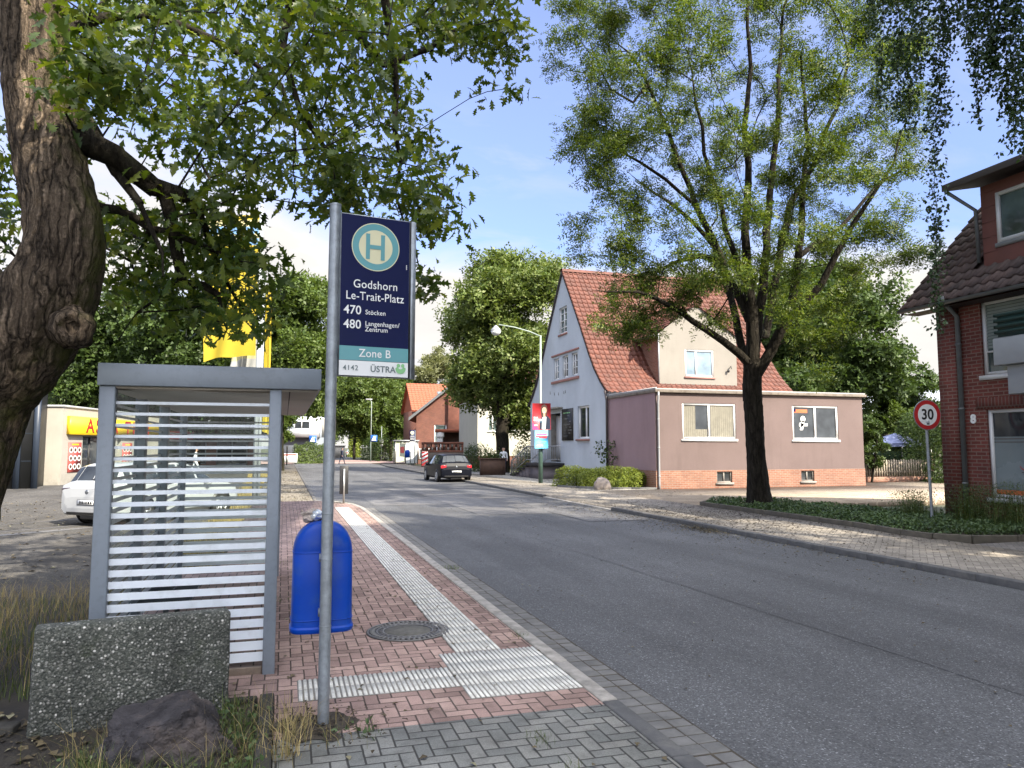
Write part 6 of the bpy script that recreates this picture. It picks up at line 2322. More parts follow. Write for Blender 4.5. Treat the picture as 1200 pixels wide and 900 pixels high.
# ------------------------------------------------------------------ trees further off
def broad_tree(name, label, loc, height, radius, mat, seed, clumps=260, per=60, size=0.34, low=0.22, bark='bark_dark', trunk_r=None, squash=1.0, lobes=9, group=None, top_bias=0.0, sig=None, shape='clump'):
    t = thing(name, label, 'tree', loc, 0.0, group)
    rn = np.random.default_rng(seed)
    r_ = random.Random(seed)
    tr_ = trunk_r or height * 0.022
    SKx = Skeleton(seed)
    lean = (r_.uniform(-.3, .3), r_.uniform(-.3, .3))
    SKx.path([(0, 0, -0.2), (lean[0] * .3, lean[1] * .3, height * low * 0.9), (lean[0], lean[1], height * 0.5), (lean[0] * 1.2, lean[1] * 1.2, height * 0.8)], radii=[tr_ * 1.25, tr_, tr_ * .7, tr_ * .25], step=0.6)
    T = []
    zc = height * (low + (1 - low) * 0.48)
    hz = height * (1 - low) * 0.5
    for i in range(lobes):
        a = 2 * math.pi * (i / lobes * 2.4) + rn.uniform(-.4, .4)
        zz = -0.75 + 1.6 * (i + 0.5) / lobes
        wid = max(0.22, math.sqrt(max(0.05, 1 - (zz * (1 - .15 * top_bias)) ** 2)))
        rr = radius * wid * rn.uniform(0.45, 0.68)
        c = (rr * math.cos(a), rr * math.sin(a), zc + hz * zz)
        lr = radius * rn.uniform(0.36, 0.56)
        T.append(blob_points(c, (lr, lr, lr * rn.uniform(.6, .95) * squash), clumps // lobes, rn, 0.42))
    T.append(blob_points((0, 0, zc), (radius * .6, radius * .6, hz * .85), clumps // 6, rn, 0.5))
    T = np.concatenate(T)
    T = T[T[:, 2] > height * low * 0.75]
    ends = SKx.grow(list(T), step=1.1, wig=0.09, pull=0.3, root_pt=(0, 0, height * low))
    SKx.mesh('trunk', M[bark], t, 6, 0.02, 2.4, tr_ * 0.75)
    E = np.array([SKx.p[e] for e in ends])
    sg = sig or radius * 0.115
    pos = tufts(E, per, sg, 0.75)
    sh = leaf_clump() if shape == 'clump' else leaf_small(0.34, .12)
    leaf_mesh('crown', pos, RNG.uniform(size * .7, size * 1.2, len(pos)), sh, M[mat], t, up=0.3, spread=0.9, hang=0.1)
    return t


def at_px(px, d, z=0.0):
    p = P(px, 524, d)
    return (p.x, p.y, z)


broad_tree('linden_tree', 'dense rounded linden with thick dark trunk beside the white gabled house', at_px(590, 52.0), 16.6, 4.7, 'leaf_linden', 31, 420, 62, 0.27, 0.15, trunk_r=0.62, lobes=12, top_bias=0.5)
broad_tree('broadleaf_tree', 'large dark broadleaf tree rising behind the yellow shop sign', at_px(150, 66), 16.0, 6.6, 'leaf_dark', 41, 300, 60, 0.42, 0.16)
broad_tree('broadleaf_tree', 'dark broadleaf tree behind the bus shelter roof and yellow flag', at_px(232, 62), 15.2, 6.0, 'leaf_dark', 42, 300, 60, 0.40, 0.22)
broad_tree('broadleaf_tree', 'mid-green broadleaf tree between the flag and the bus stop sign pole', at_px(330, 58), 15.6, 4.9, 'leaf_mid', 43, 300, 60, 0.34, 0.27)
broad_tree('broadleaf_tree', 'small broadleaf tree between dark hall and shop, far behind both', at_px(84, 80), 11.5, 4.8, 'leaf_mid', 44, 200, 50, 0.40, 0.14)
broad_tree('broadleaf_tree', 'low leafy tree under the right end of the bus shelter roof', at_px(322, 70), 7.0, 2.0, 'leaf_mid', 45, 120, 50, 0.28, 0.35)
broad_tree('street_tree', 'street tree left of the crossing sign, above the small white car', at_px(415, 112), 13.5, 6.2, 'leaf_mid', 46, 240, 60, 0.42, 0.27, lobes=10)
broad_tree('street_tree', 'spreading street tree just left of the orange-roofed brick house', at_px(458, 118), 13.0, 5.6, 'leaf_mid', 47, 240, 60, 0.42, 0.30, trunk_r=.4, lobes=10)
broad_tree('street_tree', 'rear street tree closing the view down the far street', at_px(446, 205), 17.0, 8.5, 'leaf_mid', 48, 240, 60, 0.7, 0.12)
broad_tree('street_tree', 'tree behind the grey modern building at the crossing', at_px(365, 135), 14.0, 7.0, 'leaf_mid', 49, 240, 60, 0.5, 0.2)
broad_tree('willow_tree', 'pale thin-leaved tree behind the orange-roofed brick house', at_px(505, 120), 18.0, 4.6, 'leaf_pale', 50, 200, 50, 0.4, 0.2)
broad_tree('broadleaf_tree', 'big broadleaf tree behind the right end of the pink annexe', at_px(968, 50), 14.2, 5.2, 'leaf_dark', 51, 330, 62, 0.32, 0.14)
broad_tree('broadleaf_tree', 'lighter broadleaf tree behind the ash and the red roof', at_px(925, 56), 16.5, 5.0, 'leaf_mid', 52, 260, 60, 0.34, 0.16)
broad_tree('broadleaf_tree', 'low broadleaf tree beside the brick house corner, above the gazebo', at_px(1062, 52), 7.8, 2.5, 'leaf_dark', 53, 120, 55, 0.24, 0.2)
broad_tree('broadleaf_tree', 'small tree beside the right wall of the pink annexe', at_px(1019, 37.5), 3.7, 0.9, 'leaf_dark', 54, 60, 50, 0.13, 0.15)
# trees behind the viewer; they cast the long shade over the bus stop
for i, (x, y, h, r, c) in enumerate(((12.4, -2.2, 16.2, 5.2, 'tall dense tree beside the brick house behind the viewer'), (10.8, -10.0, 20.5, 6.6, 'tallest roadside tree, furthest behind the viewer'))):
    broad_tree('broadleaf_tree', c, (x, y, 0), h, r, 'leaf_dark', 60 + i, 380, 70, 0.40, 0.16)


# ------------------------------------------------------------------ hedges and planting
def hedge(name, label, path, width, height, mat, n, size, cat='hedge', wild=0.12, base=0.05):
    """A hedge grown round stems along a path; one leafy mesh per hedge."""
    t = thing(name, label, cat, (path[0][0], path[0][1], base))
    o = Vector((path[0][0], path[0][1], 0))
    mb = MB()
    pos, nrm = [], []
    pts = [Vector((x, y, 0)) - o for x, y in path]
    segs = [(q - p).length for p, q in zip(pts[:-1], pts[1:])]
    tot = sum(segs)
    for i in range(n):
        s = rnd.random() * tot
        k = 0
        while s > segs[k] and k < len(segs) - 1:
            s -= segs[k]
            k += 1
        d = (pts[k + 1] - pts[k]).normalized()
        side = Vector((-d.y, d.x, 0))
        c = pts[k] + d * s
        a = rnd.uniform(-0.15, math.pi + 0.15)
        rr = rnd.random() ** 0.22
        lump = 1 + wild * 1.6 * mnoise.noise(Vector((c.x * 1.6 + o.x, c.y * 1.6 + math.cos(a) * 1.2, math.sin(a) * 1.2)))
        e = lambda v: math.copysign(abs(v) ** 0.8, v)
        off = side * (e(math.cos(a)) * width / 2 * rr * lump)
        z = max(0.02, e(math.sin(max(a, 0))) * height * rr * lump if math.sin(a) > 0 else 0.03)
        pos.append(c + off + Vector((0, 0, z)))
        nrm.append((side * math.cos(a) + Vector((0, 0, math.sin(a)))).normalized())
    step = max(0.25, tot / 40)
    s = 0.1
    while s < tot:
        k, ss = 0, s
        while ss > segs[k] and k < len(segs) - 1:
            ss -= segs[k]
            k += 1
        c = pts[k] + (pts[k + 1] - pts[k]).normalized() * ss
        mb.tube([c + Vector((0, 0, -.1)), c + Vector((rnd.uniform(-.1, .1), rnd.uniform(-.1, .1), height * .75))], [.02, .008], 5)
        s += step
    mb.build('stem', M['bark_dark'], t, uv=False)
    leaf_mesh('foliage', np.array([tuple(p) for p in pos]), RNG.uniform(size * .7, size * 1.25, len(pos)), leaf_small(.3, .12), M[mat], t, normals=np.array([tuple(q) for q in nrm]) * 1.2, up=0.15, spread=0.75, hang=-0.1)
    return t


hedge('clipped_hedge', 'low bright yellow-green hedge in front of the white house', [(12.35, 32.2), (12.8, 30.9), (13.5, 30.1), (14.2, 29.5), (14.75, 28.95)], 1.5, 0.86, 'leaf_hedge', 19000, 0.072, wild=0.26)
# sapling growing out of the hedge
sp_ = thing('sapling', 'young dark-leaved sapling standing in the low hedge by the house corner', 'sapling', (14.55, 32.3, 0.1))
SK = Skeleton(77)
SK.path([(0, 0, 0), (0.02, 0, .7)], radii=[.02, .015])
T = [np.array((rnd.gauss(0, .38), rnd.gauss(0, .3), rnd.uniform(.85, 2.0))) for _ in range(26)]
en = SK.grow(T, step=.2, wig=.1)
SK.mesh('stem', M['bark_dark'], sp_, 5, .004, 2.4, .02)
leaf_mesh('foliage', tufts(np.array([SK.p[e] for e in en]), 9, .09), RNG.uniform(.09, .16, 26 * 9), leaf_small(.36, .1), M['leaf_dark'], sp_)
hedge('tall_hedge', 'tall dark green hedge between the gazebo and the brick house corner', [at_px(1062, 43)[:2], at_px(1118, 36)[:2]], 1.6, 3.6, 'leaf_dark', 9000, 0.16)
hedge('tall_hedge', 'bright green bush behind the speed sign, above the tall hedge', [at_px(1046, 50)[:2], at_px(1078, 49)[:2]], 2.4, 4.6, 'leaf_mid', 5000, 0.2)
hedge('tall_hedge', 'dark hedge beside the far bus shelter at the crossing', [at_px(430, 112)[:2], at_px(452, 98)[:2]], 2.0, 3.2, 'leaf_dark', 5000, 0.25)
hedge('garden_shrub', 'round green shrubs beside the crossing sign in front of the grey building', [at_px(345, 84)[:2], at_px(384, 86)[:2]], 2.2, 2.2, 'leaf_mid', 4000, 0.2, 'shrub')
hedge('garden_shrub', 'light green shrub far down the street left of the small white car', [at_px(410, 140)[:2], at_px(421, 140)[:2]], 3.0, 4.5, 'leaf_hedge', 2500, 0.35, 'shrub', 0.3)
hedge('garden_shrub', 'ragged green shrub behind the brown planter box at the steps', [at_px(603, 48.5)[:2], at_px(622, 47.5)[:2]], 0.9, 1.7, 'leaf_mid', 1500, 0.11, 'shrub', 0.3)
hedge('garden_shrub', 'dark green shrubs along the low brick garden wall', [at_px(548, 56)[:2], at_px(568, 54)[:2]], 1.4, 1.9, 'leaf_dark', 2500, 0.14, 'shrub', 0.3)
hedge('garden_shrub', 'shrub beyond the lattice wall by the cream house', [at_px(612, 54)[:2], at_px(626, 53)[:2]], 1.4, 2.2, 'leaf_pale', 1200, 0.15, 'shrub', 0.4)

# ground cover in the bed on the right: nobody could count it
BEDP = [(12.22, 20.0), (12.22, 13.75), (12.03, 12.3), (12.1, 11.6), (12.5, 11.1), (13.3, 10.85), (14.95, 10.85), (14.95, 16.0), (14.2, 19.3), (13.3, 20.3), (12.6, 20.35)]
pts = []
while len(pts) < 16000:
    x, y = rnd.uniform(12, 15), rnd.uniform(10.8, 20.4)
    if in_poly(x, y, BEDP) and math.hypot(x - ABX, y - ABY) > 0.5:
        h = 0.10 + 0.16 * (0.5 + 0.5 * mnoise.noise(Vector((x * 1.6, y * 1.6, 0)))) + 0.06 * max(0.0, mnoise.noise(Vector((x * 5, y * 5, 4))))
        ed = min(1.0, (x - 12.1) / 0.35)
        pts.append((x, y, 0.12 + h * max(.25, ed) * rnd.random() ** 0.4))
o = leaf_mesh('ground_cover', pts, RNG.uniform(.05, .10, len(pts)), leaf_small(.3, .1), M['leaf_cover'], up=0.45)
tag(o, 'low leafy ground cover filling the bed under the ash', 'ground cover', kind='stuff')
# feathery bushes along the brick house wall
for i, (x, y, r, h, lab) in enumerate(((14.55, 12.9, .45, .95, 'feathery green bush under the rainwater pipe of the brick house'), (14.5, 11.9, .5, 1.05, 'feathery green bush below the shop window, taller than its neighbour'), (14.3, 14.2, .42, .75, 'low feathery bush at the far corner of the brick house'))):
    t = thing('feathery_bush', lab, 'bush', (x, y, 0.12))
    base = [(rnd.gauss(0, r * .45), rnd.gauss(0, r * .45), 0) for _ in range(300)]
    g = grass_mesh('foliage', base, h, 0.010, M['grass_green'], 0.8)
    g.parent = t
    lp = [(p[0] * 1.5 + rnd.gauss(0, .08), p[1] * 1.5 + rnd.gauss(0, .08), h * rnd.uniform(.25, .95)) for p in base for _ in range(5)]
    leaf_mesh('leaflets', lp, RNG.uniform(.03, .06, len(lp)), leaf_small(.16, .05), M['leaf_cover'], t, up=0.2)


# dry grass, weeds and litter
def area(poly, n, fn=None):
    xs = [p[0] for p in poly]
    ys = [p[1] for p in poly]
    out = []
    while len(out) < n:
        x, y = rnd.uniform(min(xs), max(xs)), rnd.uniform(min(ys), max(ys))
        if in_poly(x, y, poly) and (fn is None or rnd.random() < fn(x, y)):
            out.append((x, y, 0.0))
    return out


pt = lambda x, y, s=1.4: 0.5 + 0.9 * mnoise.noise(Vector((x * s, y * s, 2.2)))
tag(grass_mesh('dry_grass', area([(-4.6, 6.3), (-1.5, 6.5), (-1.5, 10.6), (-4.6, 11.2)], 3000, lambda x, y: max(.05, pt(x, y))), 0.27, 0.005, M['grass_dry'], 1.3), 'tall dry straw-coloured grass beside the bus shelter', 'dry grass', kind='stuff')
tag(grass_mesh('green_grass', area([(-4.6, 6.2), (-1.5, 6.4), (-1.5, 10.0), (-4.6, 10.6)], 3000, lambda x, y: max(.02, 1 - pt(x, y))), 0.13, 0.006, M['grass_green'], 0.9), 'short green grass among the dry blades beside the shelter', 'grass', kind='stuff')
cl = []
for cx, cy, r, n in ((-0.98, 4.72, .12, 190), (-0.86, 4.55, .14, 190), (-1.02, 5.0, .1, 80), (-0.30, 5.0, .10, 110), (-0.22, 5.35, .08, 70), (-0.45, 4.5, .2, 150), (-0.66, 4.45, .2, 130), (-0.22, 4.5, .09, 110), (-0.28, 5.7, .07, 60)):
    cl += [(cx + rnd.gauss(0, r), cy + rnd.gauss(0, r), 0) for _ in range(n)]
tag(grass_mesh('weeds', cl, 0.17, 0.005, M['grass_green'], 1.3), 'green weeds round the boulder and concrete slab', 'weeds', kind='stuff')
cl = []
for cx, cy, r, n in ((-0.95, 4.66, .15, 60), (0.06, 5.15, .07, 120), (0.05, 4.75, .05, 90), (-0.3, 4.75, .14, 60), (-0.12, 5.45, .07, 30), (-0.75, 4.4, .16, 40), (0.22, 5.0, .16, 26), (-1.1, 5.1, .1, 24)):
    cl += [(cx + rnd.gauss(0, r), cy + rnd.gauss(0, r), 0.0) for _ in range(n)]
tag(grass_mesh('dry_grass', cl, 0.26, 0.004, M['grass_dry'], 1.2), 'thin dry stalks at the sign pole and round the boulder', 'dry grass', kind='stuff')
cl = []
for cx, cy, r, n in ((0.56, 5.02, .05, 46), (1.56, 4.55, .045, 70), (2.22, 7.05, .05, 60), (2.46, 11.2, .08, 110), (1.62, 4.1, .04, 40), (0.35, 5.0, .05, 50), (1.86, 25.0, .14, 160), (1.5, 25.7, .2, 160), (0.02, 9.5, .1, 80), (-0.05, 12.3, .2, 140)):
    cl += [(cx + rnd.gauss(0, r), cy + rnd.gauss(0, r * 1.3), 0.02) for _ in range(n)]
tag(grass_mesh('weeds', cl, 0.05, 0.004, M['grass_green'], 1.2), 'small weeds growing in the joints of the paving', 'weeds', kind='stuff')
tag(grass_mesh('dry_grass', [(x, y, 0) for x, y, z in area([(-1.72, 12), (-0.95, 12), (-0.95, 58), (-2.8, 70), (-1.8, 40)], 14000, lambda x, y: max(.08, pt(x, y, .8)))], 0.24, 0.010, M['grass_dry'], 0.7), 'dry verge grass between car park and pavement', 'dry grass', kind='stuff')


def litter(name, label, pts, size, mat, lift=0.006):
    pts = np.array(pts)
    pts[:, 2] += lift
    o = leaf_mesh(name, pts, RNG.uniform(size * .5, size * 1.3, len(pts)), leaf_small(.34, .14), M[mat], up=1.2, spread=0.45)
    return tag(o, label, 'fallen leaves', kind='stuff')


litter('fallen_leaves', 'scattered dry leaves on the red paving', [(x, y, .033) for x, y, z in area([(-0.6, 5.2), (2.2, 5.2), (2.2, 25), (-0.6, 25)], 420)] + [(x, y, .033) for x, y, z in area([(0.1, 3), (2.2, 3), (2.2, 5), (.1, 5)], 26)], 0.05, 'litter')
litter('fallen_leaves', 'dark seeds and leaves strewn over the right pavement', [(x, y, .094) for x, y, z in area([(9.4, 9), (12.0, 9), (12.0, 23), (9.4, 23)], 2600, lambda x, y: math.exp(-((y - 17.0) / 4.2) ** 2))], 0.05, 'litter_dark')
litter('fallen_leaves', 'leaf litter along the gutter of the right kerb', [(x, y, .004) for x, y, z in area([(6.0, 8), (9.2, 8), (9.2, 26), (6.0, 26)], 1500, lambda x, y: math.exp(-((9.2 - x) / 0.9) ** 2) * math.exp(-((y - 17) / 6) ** 2) + .012)], 0.045, 'litter')
litter('fallen_leaves', 'leaf litter on the far left pavement', [(x, y, .026) for x, y, z in area([(-.9, 26), (1.0, 26), (1.0, 60), (-.9, 60)], 2600, lambda x, y: max(0.1, pt(x, y, .35)))], 0.07, 'litter')
litter('fallen_leaves', 'dead leaves lying on the car park asphalt', [(x, y, -.008) for x, y, z in area([(-9, 12), (-1.8, 12), (-1.8, 30), (-12, 30)], 700)], 0.09, 'litter')
litter('fallen_leaves', 'dead oak leaves in the soil of the left bed', [(x, y, .0) for x, y, z in area([(-2.6, 3.6), (-.2, 3.6), (-.2, 5.9), (-2.6, 6.2)], 420)], 0.075, 'litter')
litter('fallen_leaves', 'yellowish heap of seeds at the right kerb', [(9.0 + rnd.gauss(0, .16), 14.9 + rnd.gauss(0, .5), .004 + abs(rnd.gauss(0, .03))) for _ in range(500)], 0.05, 'litter')
litter('fallen_leaves', 'dry leaves on the forecourt and before the steps', [(x, y, .092) for x, y, z in area([(9.5, 24), (15, 24), (15, 48), (9.5, 48)], 1500)], 0.06, 'litter')
litter('fallen_leaves', 'brown leaf litter round the foot of the sign pole', [(0.24 + rnd.gauss(0, .2), 5.12 + rnd.gauss(0, .22), .045 + abs(rnd.gauss(0, .006))) for _ in range(260)], 0.035, 'litter_dark')
litter('leaf_crumbs', 'dark crumbs of leaf mould and pebbles on the left bed', [(x, y, .0) for x, y, z in area([(-2.8, 3.4), (-.14, 3.4), (-.14, 5.9), (-2.8, 6.3)], 2600)], 0.022, 'litter')
litter('fallen_leaves', 'pale leaf bits scattered over the road', [(x, y, .004) for x, y, z in area([(2.9, 3), (9.2, 3), (9.2, 24), (2.9, 24)], 420)], 0.035, 'litter')
wl = []
for cx, cy, r, n in ((-0.95, 4.70, .14, 90), (-0.25, 5.05, .10, 80), (-0.32, 5.5, .10, 60), (-0.5, 4.5, .2, 90), (-0.2, 4.55, .08, 60), (0.5, 5.0, .06, 26), (-1.15, 4.4, .2, 60)):
    wl += [(cx + rnd.gauss(0, r), cy + rnd.gauss(0, r), rnd.uniform(.01, .09)) for _ in range(n)]
tag(leaf_mesh('weeds', wl, RNG.uniform(.025, .06, len(wl)), leaf_small(.3, .1), M['leaf_cover'], up=.35), 'small broad-leaved weeds between the grass round the boulder', 'weeds', kind='stuff')


# ================================================================== THINGS FURTHER ALONG THE STREET
# ------------------------------------------------------------------ street lamp with election posters
LX, LY = 12.15, 34.9
lampt = thing('street_lamp', 'green street lamp with curved arm and globe, before the white house', 'street lamp', (LX, LY, 0.09))
mb = MB()
mb.tube([(0, 0, 0), (0, 0, 3.0)], 0.11, 12)
mb.build('lower_pole', M['green_pole'], lampt, uv=False)
mb = MB()
mb.tube([(0, 0, 3.0), (0, 0, 3.1), (0.02, 0, 7.35)], [.075, .065, .05], 10)
mb.tube([(0.02, 0, 7.3), (-0.6, -0.1, 7.5), (-1.4, -0.2, 7.66), (-2.25, -0.3, 7.74)], [.04, .035, .03, .03], 8)
mb.build('arm', M['grey_green'], lampt, uv=False)
mb = MB()
mb.lathe([(0.03, .28), (.10, .22), (.24, .06), (.26, 0.0), (.25, -.02)][::-1], (-2.4, -0.32, 7.42), 20)
hd_ = mb.build('lamp_head', M['zinc'], lampt, smooth=True, uv=False)
mb = MB()
mb.lathe([(.02, -.22), (.13, -.19), (.22, -.10), (.25, 0.0)], (-2.4, -0.32, 7.40), 20)
mb.build('lamp_globe', M['lamp_glass'], hd_, smooth=True, uv=False)


def poster_frame(o, yaw):
    ca, sa = math.cos(yaw), math.sin(yaw)
    return lambda u, z, d=0.0: Vector((o[0] + u * ca + d * sa, o[1] + u * sa - d * ca, o[2] + z))


def poster(name, label, o, yaw, w, h, base_mat):
    t = thing(name, label, 'poster', o)
    F = poster_frame((0, 0, 0), yaw)
    mb = MB()
    a = [F(0, 0), F(w, 0), F(w, h), F(0, h)]
    b = [F(0, 0, -.012), F(w, 0, -.012), F(w, h, -.012), F(0, h, -.012)]
    mb.add(a + b, [(0, 1, 2, 3), (7, 6, 5, 4), (0, 1, 5, 4), (1, 2, 6, 5), (2, 3, 7, 6), (3, 0, 4, 7)])
    mb.build('board', M[base_mat], t, uv=False)
    return t, F


def ell(F, cx, cz, rx, rz, d, n=20):
    return [F(cx + rx * math.cos(a), cz + rz * math.sin(a), d) for a in np.linspace(0, 2 * math.pi, n, endpoint=False)]


t, F = poster('election_poster', 'red election poster with smiling dark-haired woman, upper one on the lamp post', (LX - 0.47, LY - 0.16, 0.09 + 2.62), rad(-16), 0.90, 1.30, 'poster_red')
mb = MB()
def poly(pts, d, mi):
    mb.add([F(u, z, d) for u, z in pts], [list(range(len(pts)))], mi)
poly([(.0, .0), (.34, .0), (.0, .36)], .003, 5)
poly([(.40, .30), (.44, .62), (.40, .95), (.46, 1.18), (.58, 1.25), (.70, 1.18), (.74, .98), (.70, .66), (.74, .35)], .004, 1)      # hair
poly([(.34, .02), (.88, .02), (.88, .52), (.76, .66), (.58, .70), (.44, .62), (.36, .40)], .006, 2)                                # jacket
poly([(.46, .02), (.64, .02), (.68, .62), (.58, .66), (.48, .58)], .008, 3)                                                          # shirt
poly([(.53, .60), (.63, .60), (.63, .80), (.53, .80)], .010, 0)
mb.add(ell(F, .58, .95, .115, .165, .012), [list(range(20))], 0)
poly([(.46, 1.02), (.50, 1.16), (.58, 1.20), (.68, 1.14), (.70, 1.02), (.64, 1.10), (.56, 1.12)], .014, 1)
poly([(.53, .86), (.58, .83), (.63, .86), (.58, .875)], .014, 3)
for u in (.535, .625):
    mb.add(ell(F, u, .985, .014, .010, .014, 8), [list(range(8))], 1)
poly([(.572, .90), (.590, .90), (.582, .97)], .013, 5)
mb.text('EVA', .13, F(.05, .54, .016), F(1, 0) - F(0, 0), (0, 0, 1), 3, weight=.004)
mb.text('BENDER', .13, F(.05, .43, .016), F(1, 0) - F(0, 0), (0, 0, 1), 3, weight=.004, sx=.95)
mb.quad(F(.06, .37, .016), F(.58, .37, .016), F(.58, .385, .016), F(.06, .385, .016), 4)
mb.text('SPD', .10, F(.08, .18, .016), F(1, 0) - F(0, 0), (0, 0, 1), 3, weight=.004)
mb.build('print', [M['skin'], M['hair'], M['navy_cloth'], M['sign_white'], M['poster_blue'], M['poster_magenta']], t, uv=False)
t, F = poster('election_poster', 'light blue election poster with coloured lines, lower front one on the lamp post', (LX - 0.36, LY - 0.17, 0.09 + 1.70), rad(-16), 0.66, 0.90, 'poster_blue')
mb = MB()
poly([(0, .45), (0, .9), (.66, .9), (.66, .62)], .003, 1)
for i, (z, u0, u1, mi) in enumerate(((.66, .08, .60, 2), (.56, .05, .62, 3), (.50, .2, .6, 3), (.30, .05, .56, 4), (.22, .05, .5, 4), (.12, .1, .4, 0))):
    mb.quad(F(u0, z, .005), F(u1, z, .005), F(u1, z + .05, .005), F(u0, z + .05, .005), mi)
mb.build('print', [M['sign_white'], plain('poster_sky', (.22, .52, .72), .5), M['poster_magenta'], M['poster_red'], M['sign_green']], t, uv=False)
t, F = poster('election_poster', 'pale narrow poster turned edge-on behind the blue one on the lamp post', (LX + 0.10, LY - 0.08, 0.09 + 1.95), rad(38), 0.45, 0.95, 'sign_white')
mb = MB()
poly([(0, 0), (.45, 0), (.45, .3), (0, .2)], .003, 0)
mb.add(ell(F, .25, .62, .1, .14, .004), [list(range(20))], 1)
poly([(.08, .3), (.42, .3), (.36, .48), (.14, .48)], .005, 2)
mb.build('print', [M['poster_magenta'], M['skin'], M['navy_cloth']], t, uv=False)

# ------------------------------------------------------------------ planter, barrier board, pedestrians
x0, y0, _ = at_px(577, 47.6)
pl = thing('planter_box', 'brown wooden planter box on the pavement left of the steps', 'planter', (x0, y0, 0.09), rad(-10))
mb = MB()
mb.box(-.78, .78, -.45, .45, 0, 1.0)
for i in range(9):
    x = -.78 + i * .195
    mb.box(x - .008, x + .008, -.462, -.45, 0.02, .98, 0)
mb.box(-.84, .84, -.51, .51, 1.0, 1.06)
mb.build('box', M['wood_brown'], pl, uv=False)
leaf_mesh('plants', [(rnd.gauss(0, .35), rnd.gauss(0, .2), 1.05 + abs(rnd.gauss(0, .22))) for _ in range(900)], RNG.uniform(.06, .13, 900), leaf_small(.3, .1), M['leaf_dark'], pl)
x0, y0, _ = at_px(498, 66.5)
bbd = thing('barrier_board', 'red and white striped barrier board standing by the pavement edge', 'barrier board', (x0, y0, 0.05), rad(-17))
mb = MB()
mb.box(-.27, .27, 0, .03, .12, 1.42, 1)
for i in range(-1, 5):
    z = .12 + i * .36
    pts = [(-.27, z), (.27, z + .30), (.27, z + .49), (-.27, z + .19)]
    pts = [(x, min(1.42, max(.12, zz))) for x, zz in pts]
    if pts[2][1] - pts[0][1] > .05:
        mb.add([(x, -.004, zz) for x, zz in pts], [(0, 1, 2, 3)], 0)
mb.build('board', [M['red_paint'], M['sign_white']], bbd, uv=False)
mb = MB()
mb.box(-.3, .3, -.15, .2, 0, .1)
mb.tube([(0, .05, 0), (0, .05, 1.4)], .03, 8)
mb.build('foot', M['rubber'], bbd, uv=False)


def person(label, loc, facing, top, legs, stride=0.28, scale=1.0, hair='hair'):
    """A walking adult: one continuous skinned body, hair and clothes coloured by region."""
    t = thing('person', label, 'person', loc, facing)
    J = {'pel': (0, 0, .94), 'waist': (0, .01, 1.10), 'chest': (0, .02, 1.30), 'neck0': (0, .01, 1.46), 'neck': (0, .02, 1.52), 'head0': (0, .035, 1.60), 'head1': (0, .04, 1.70), 'head2': (0, .03, 1.755)}
    E = [('pel', 'waist'), ('waist', 'chest'), ('chest', 'neck0'), ('neck0', 'neck'), ('neck', 'head0'), ('head0', 'head1'), ('head1', 'head2')]
    R = {'pel': .15, 'waist': .135, 'chest': .16, 'neck0': .085, 'neck': .055, 'head0': .08, 'head1': .095, 'head2': .06}
    for s, n in ((-1, 'l'), (1, 'r')):
        f = stride * s
        J.update({'hip' + n: (.10 * s, 0, .88), 'knee' + n: (.105 * s, f * .55 + .03, .49), 'ank' + n: (.105 * s, f, .09), 'toe' + n: (.115 * s, f + .17, .04),
                  'sh' + n: (.19 * s, .01, 1.41), 'el' + n: (.245 * s, -f * .35 - .02, 1.14), 'wr' + n: (.25 * s, -f * .6 + .05, .92), 'ha' + n: (.25 * s, -f * .65 + .08, .82)})
        R.update({'hip' + n: .10, 'knee' + n: .062, 'ank' + n: .042, 'toe' + n: .036, 'sh' + n: .068, 'el' + n: .045, 'wr' + n: .03, 'ha' + n: .034})
        E += [('pel', 'hip' + n), ('hip' + n, 'knee' + n), ('knee' + n, 'ank' + n), ('ank' + n, 'toe' + n), ('chest', 'sh' + n), ('sh' + n, 'el' + n), ('el' + n, 'wr' + n), ('wr' + n, 'ha' + n)]
    names = list(J)
    me = bpy.data.meshes.new('person_body')
    me.from_pydata([tuple(c * scale for c in J[n]) for n in names], [(names.index(a), names.index(b)) for a, b in E], [])
    o = bpy.data.objects.new('body', me)
    COL.objects.link(o)
    sk = o.modifiers.new('skin', 'SKIN')
    for i, n in enumerate(names):
        me.skin_vertices[0].data[i].radius = (R[n] * scale, R[n] * scale * (.72 if n in ('chest', 'waist', 'pel') else 1))
    me.skin_vertices[0].data[names.index('pel')].use_root = True
    ss = o.modifiers.new('s', 'SUBSURF')
    ss.levels = ss.render_levels = 2
    dg = bpy.context.evaluated_depsgraph_get()
    dg.update()
    m2 = bpy.data.meshes.new_from_object(o.evaluated_get(dg))
    bpy.data.objects.remove(o)
    m2.materials.clear()
    for mt in ('skin', top, legs, 'black', hair):
        m2.materials.append(M[mt])
    for p in m2.polygons:
        c = p.center / scale
        if c.z > 1.50:
            p.material_index = 4 if (c.z > 1.70 or c.y < .0) else 0
        elif c.z < .10:
            p.material_index = 3
        elif c.z < .96 and abs(c.x) < .19:
            p.material_index = 2
        elif c.z < .94:
            p.material_index = 0
        else:
            p.material_index = 1
        p.use_smooth = True
    b = link('body', m2, t)
    # nose and ears so that the head reads as one
    mb = MB()
    mb.lathe([(.018, 0), (.012, .02), (.004, .035)], (0, .125 * scale, 1.63 * scale), 8, 0, Matrix.Rotation(rad(-60), 4, 'X'))
    for s in (-1, 1):
        mb.lathe([(.012, -.02), (.022, 0), (.012, .03)], (.088 * s * scale, .03 * scale, 1.63 * scale), 8)
    mb.build('face_detail', M['skin'], t, uv=False)
    return t


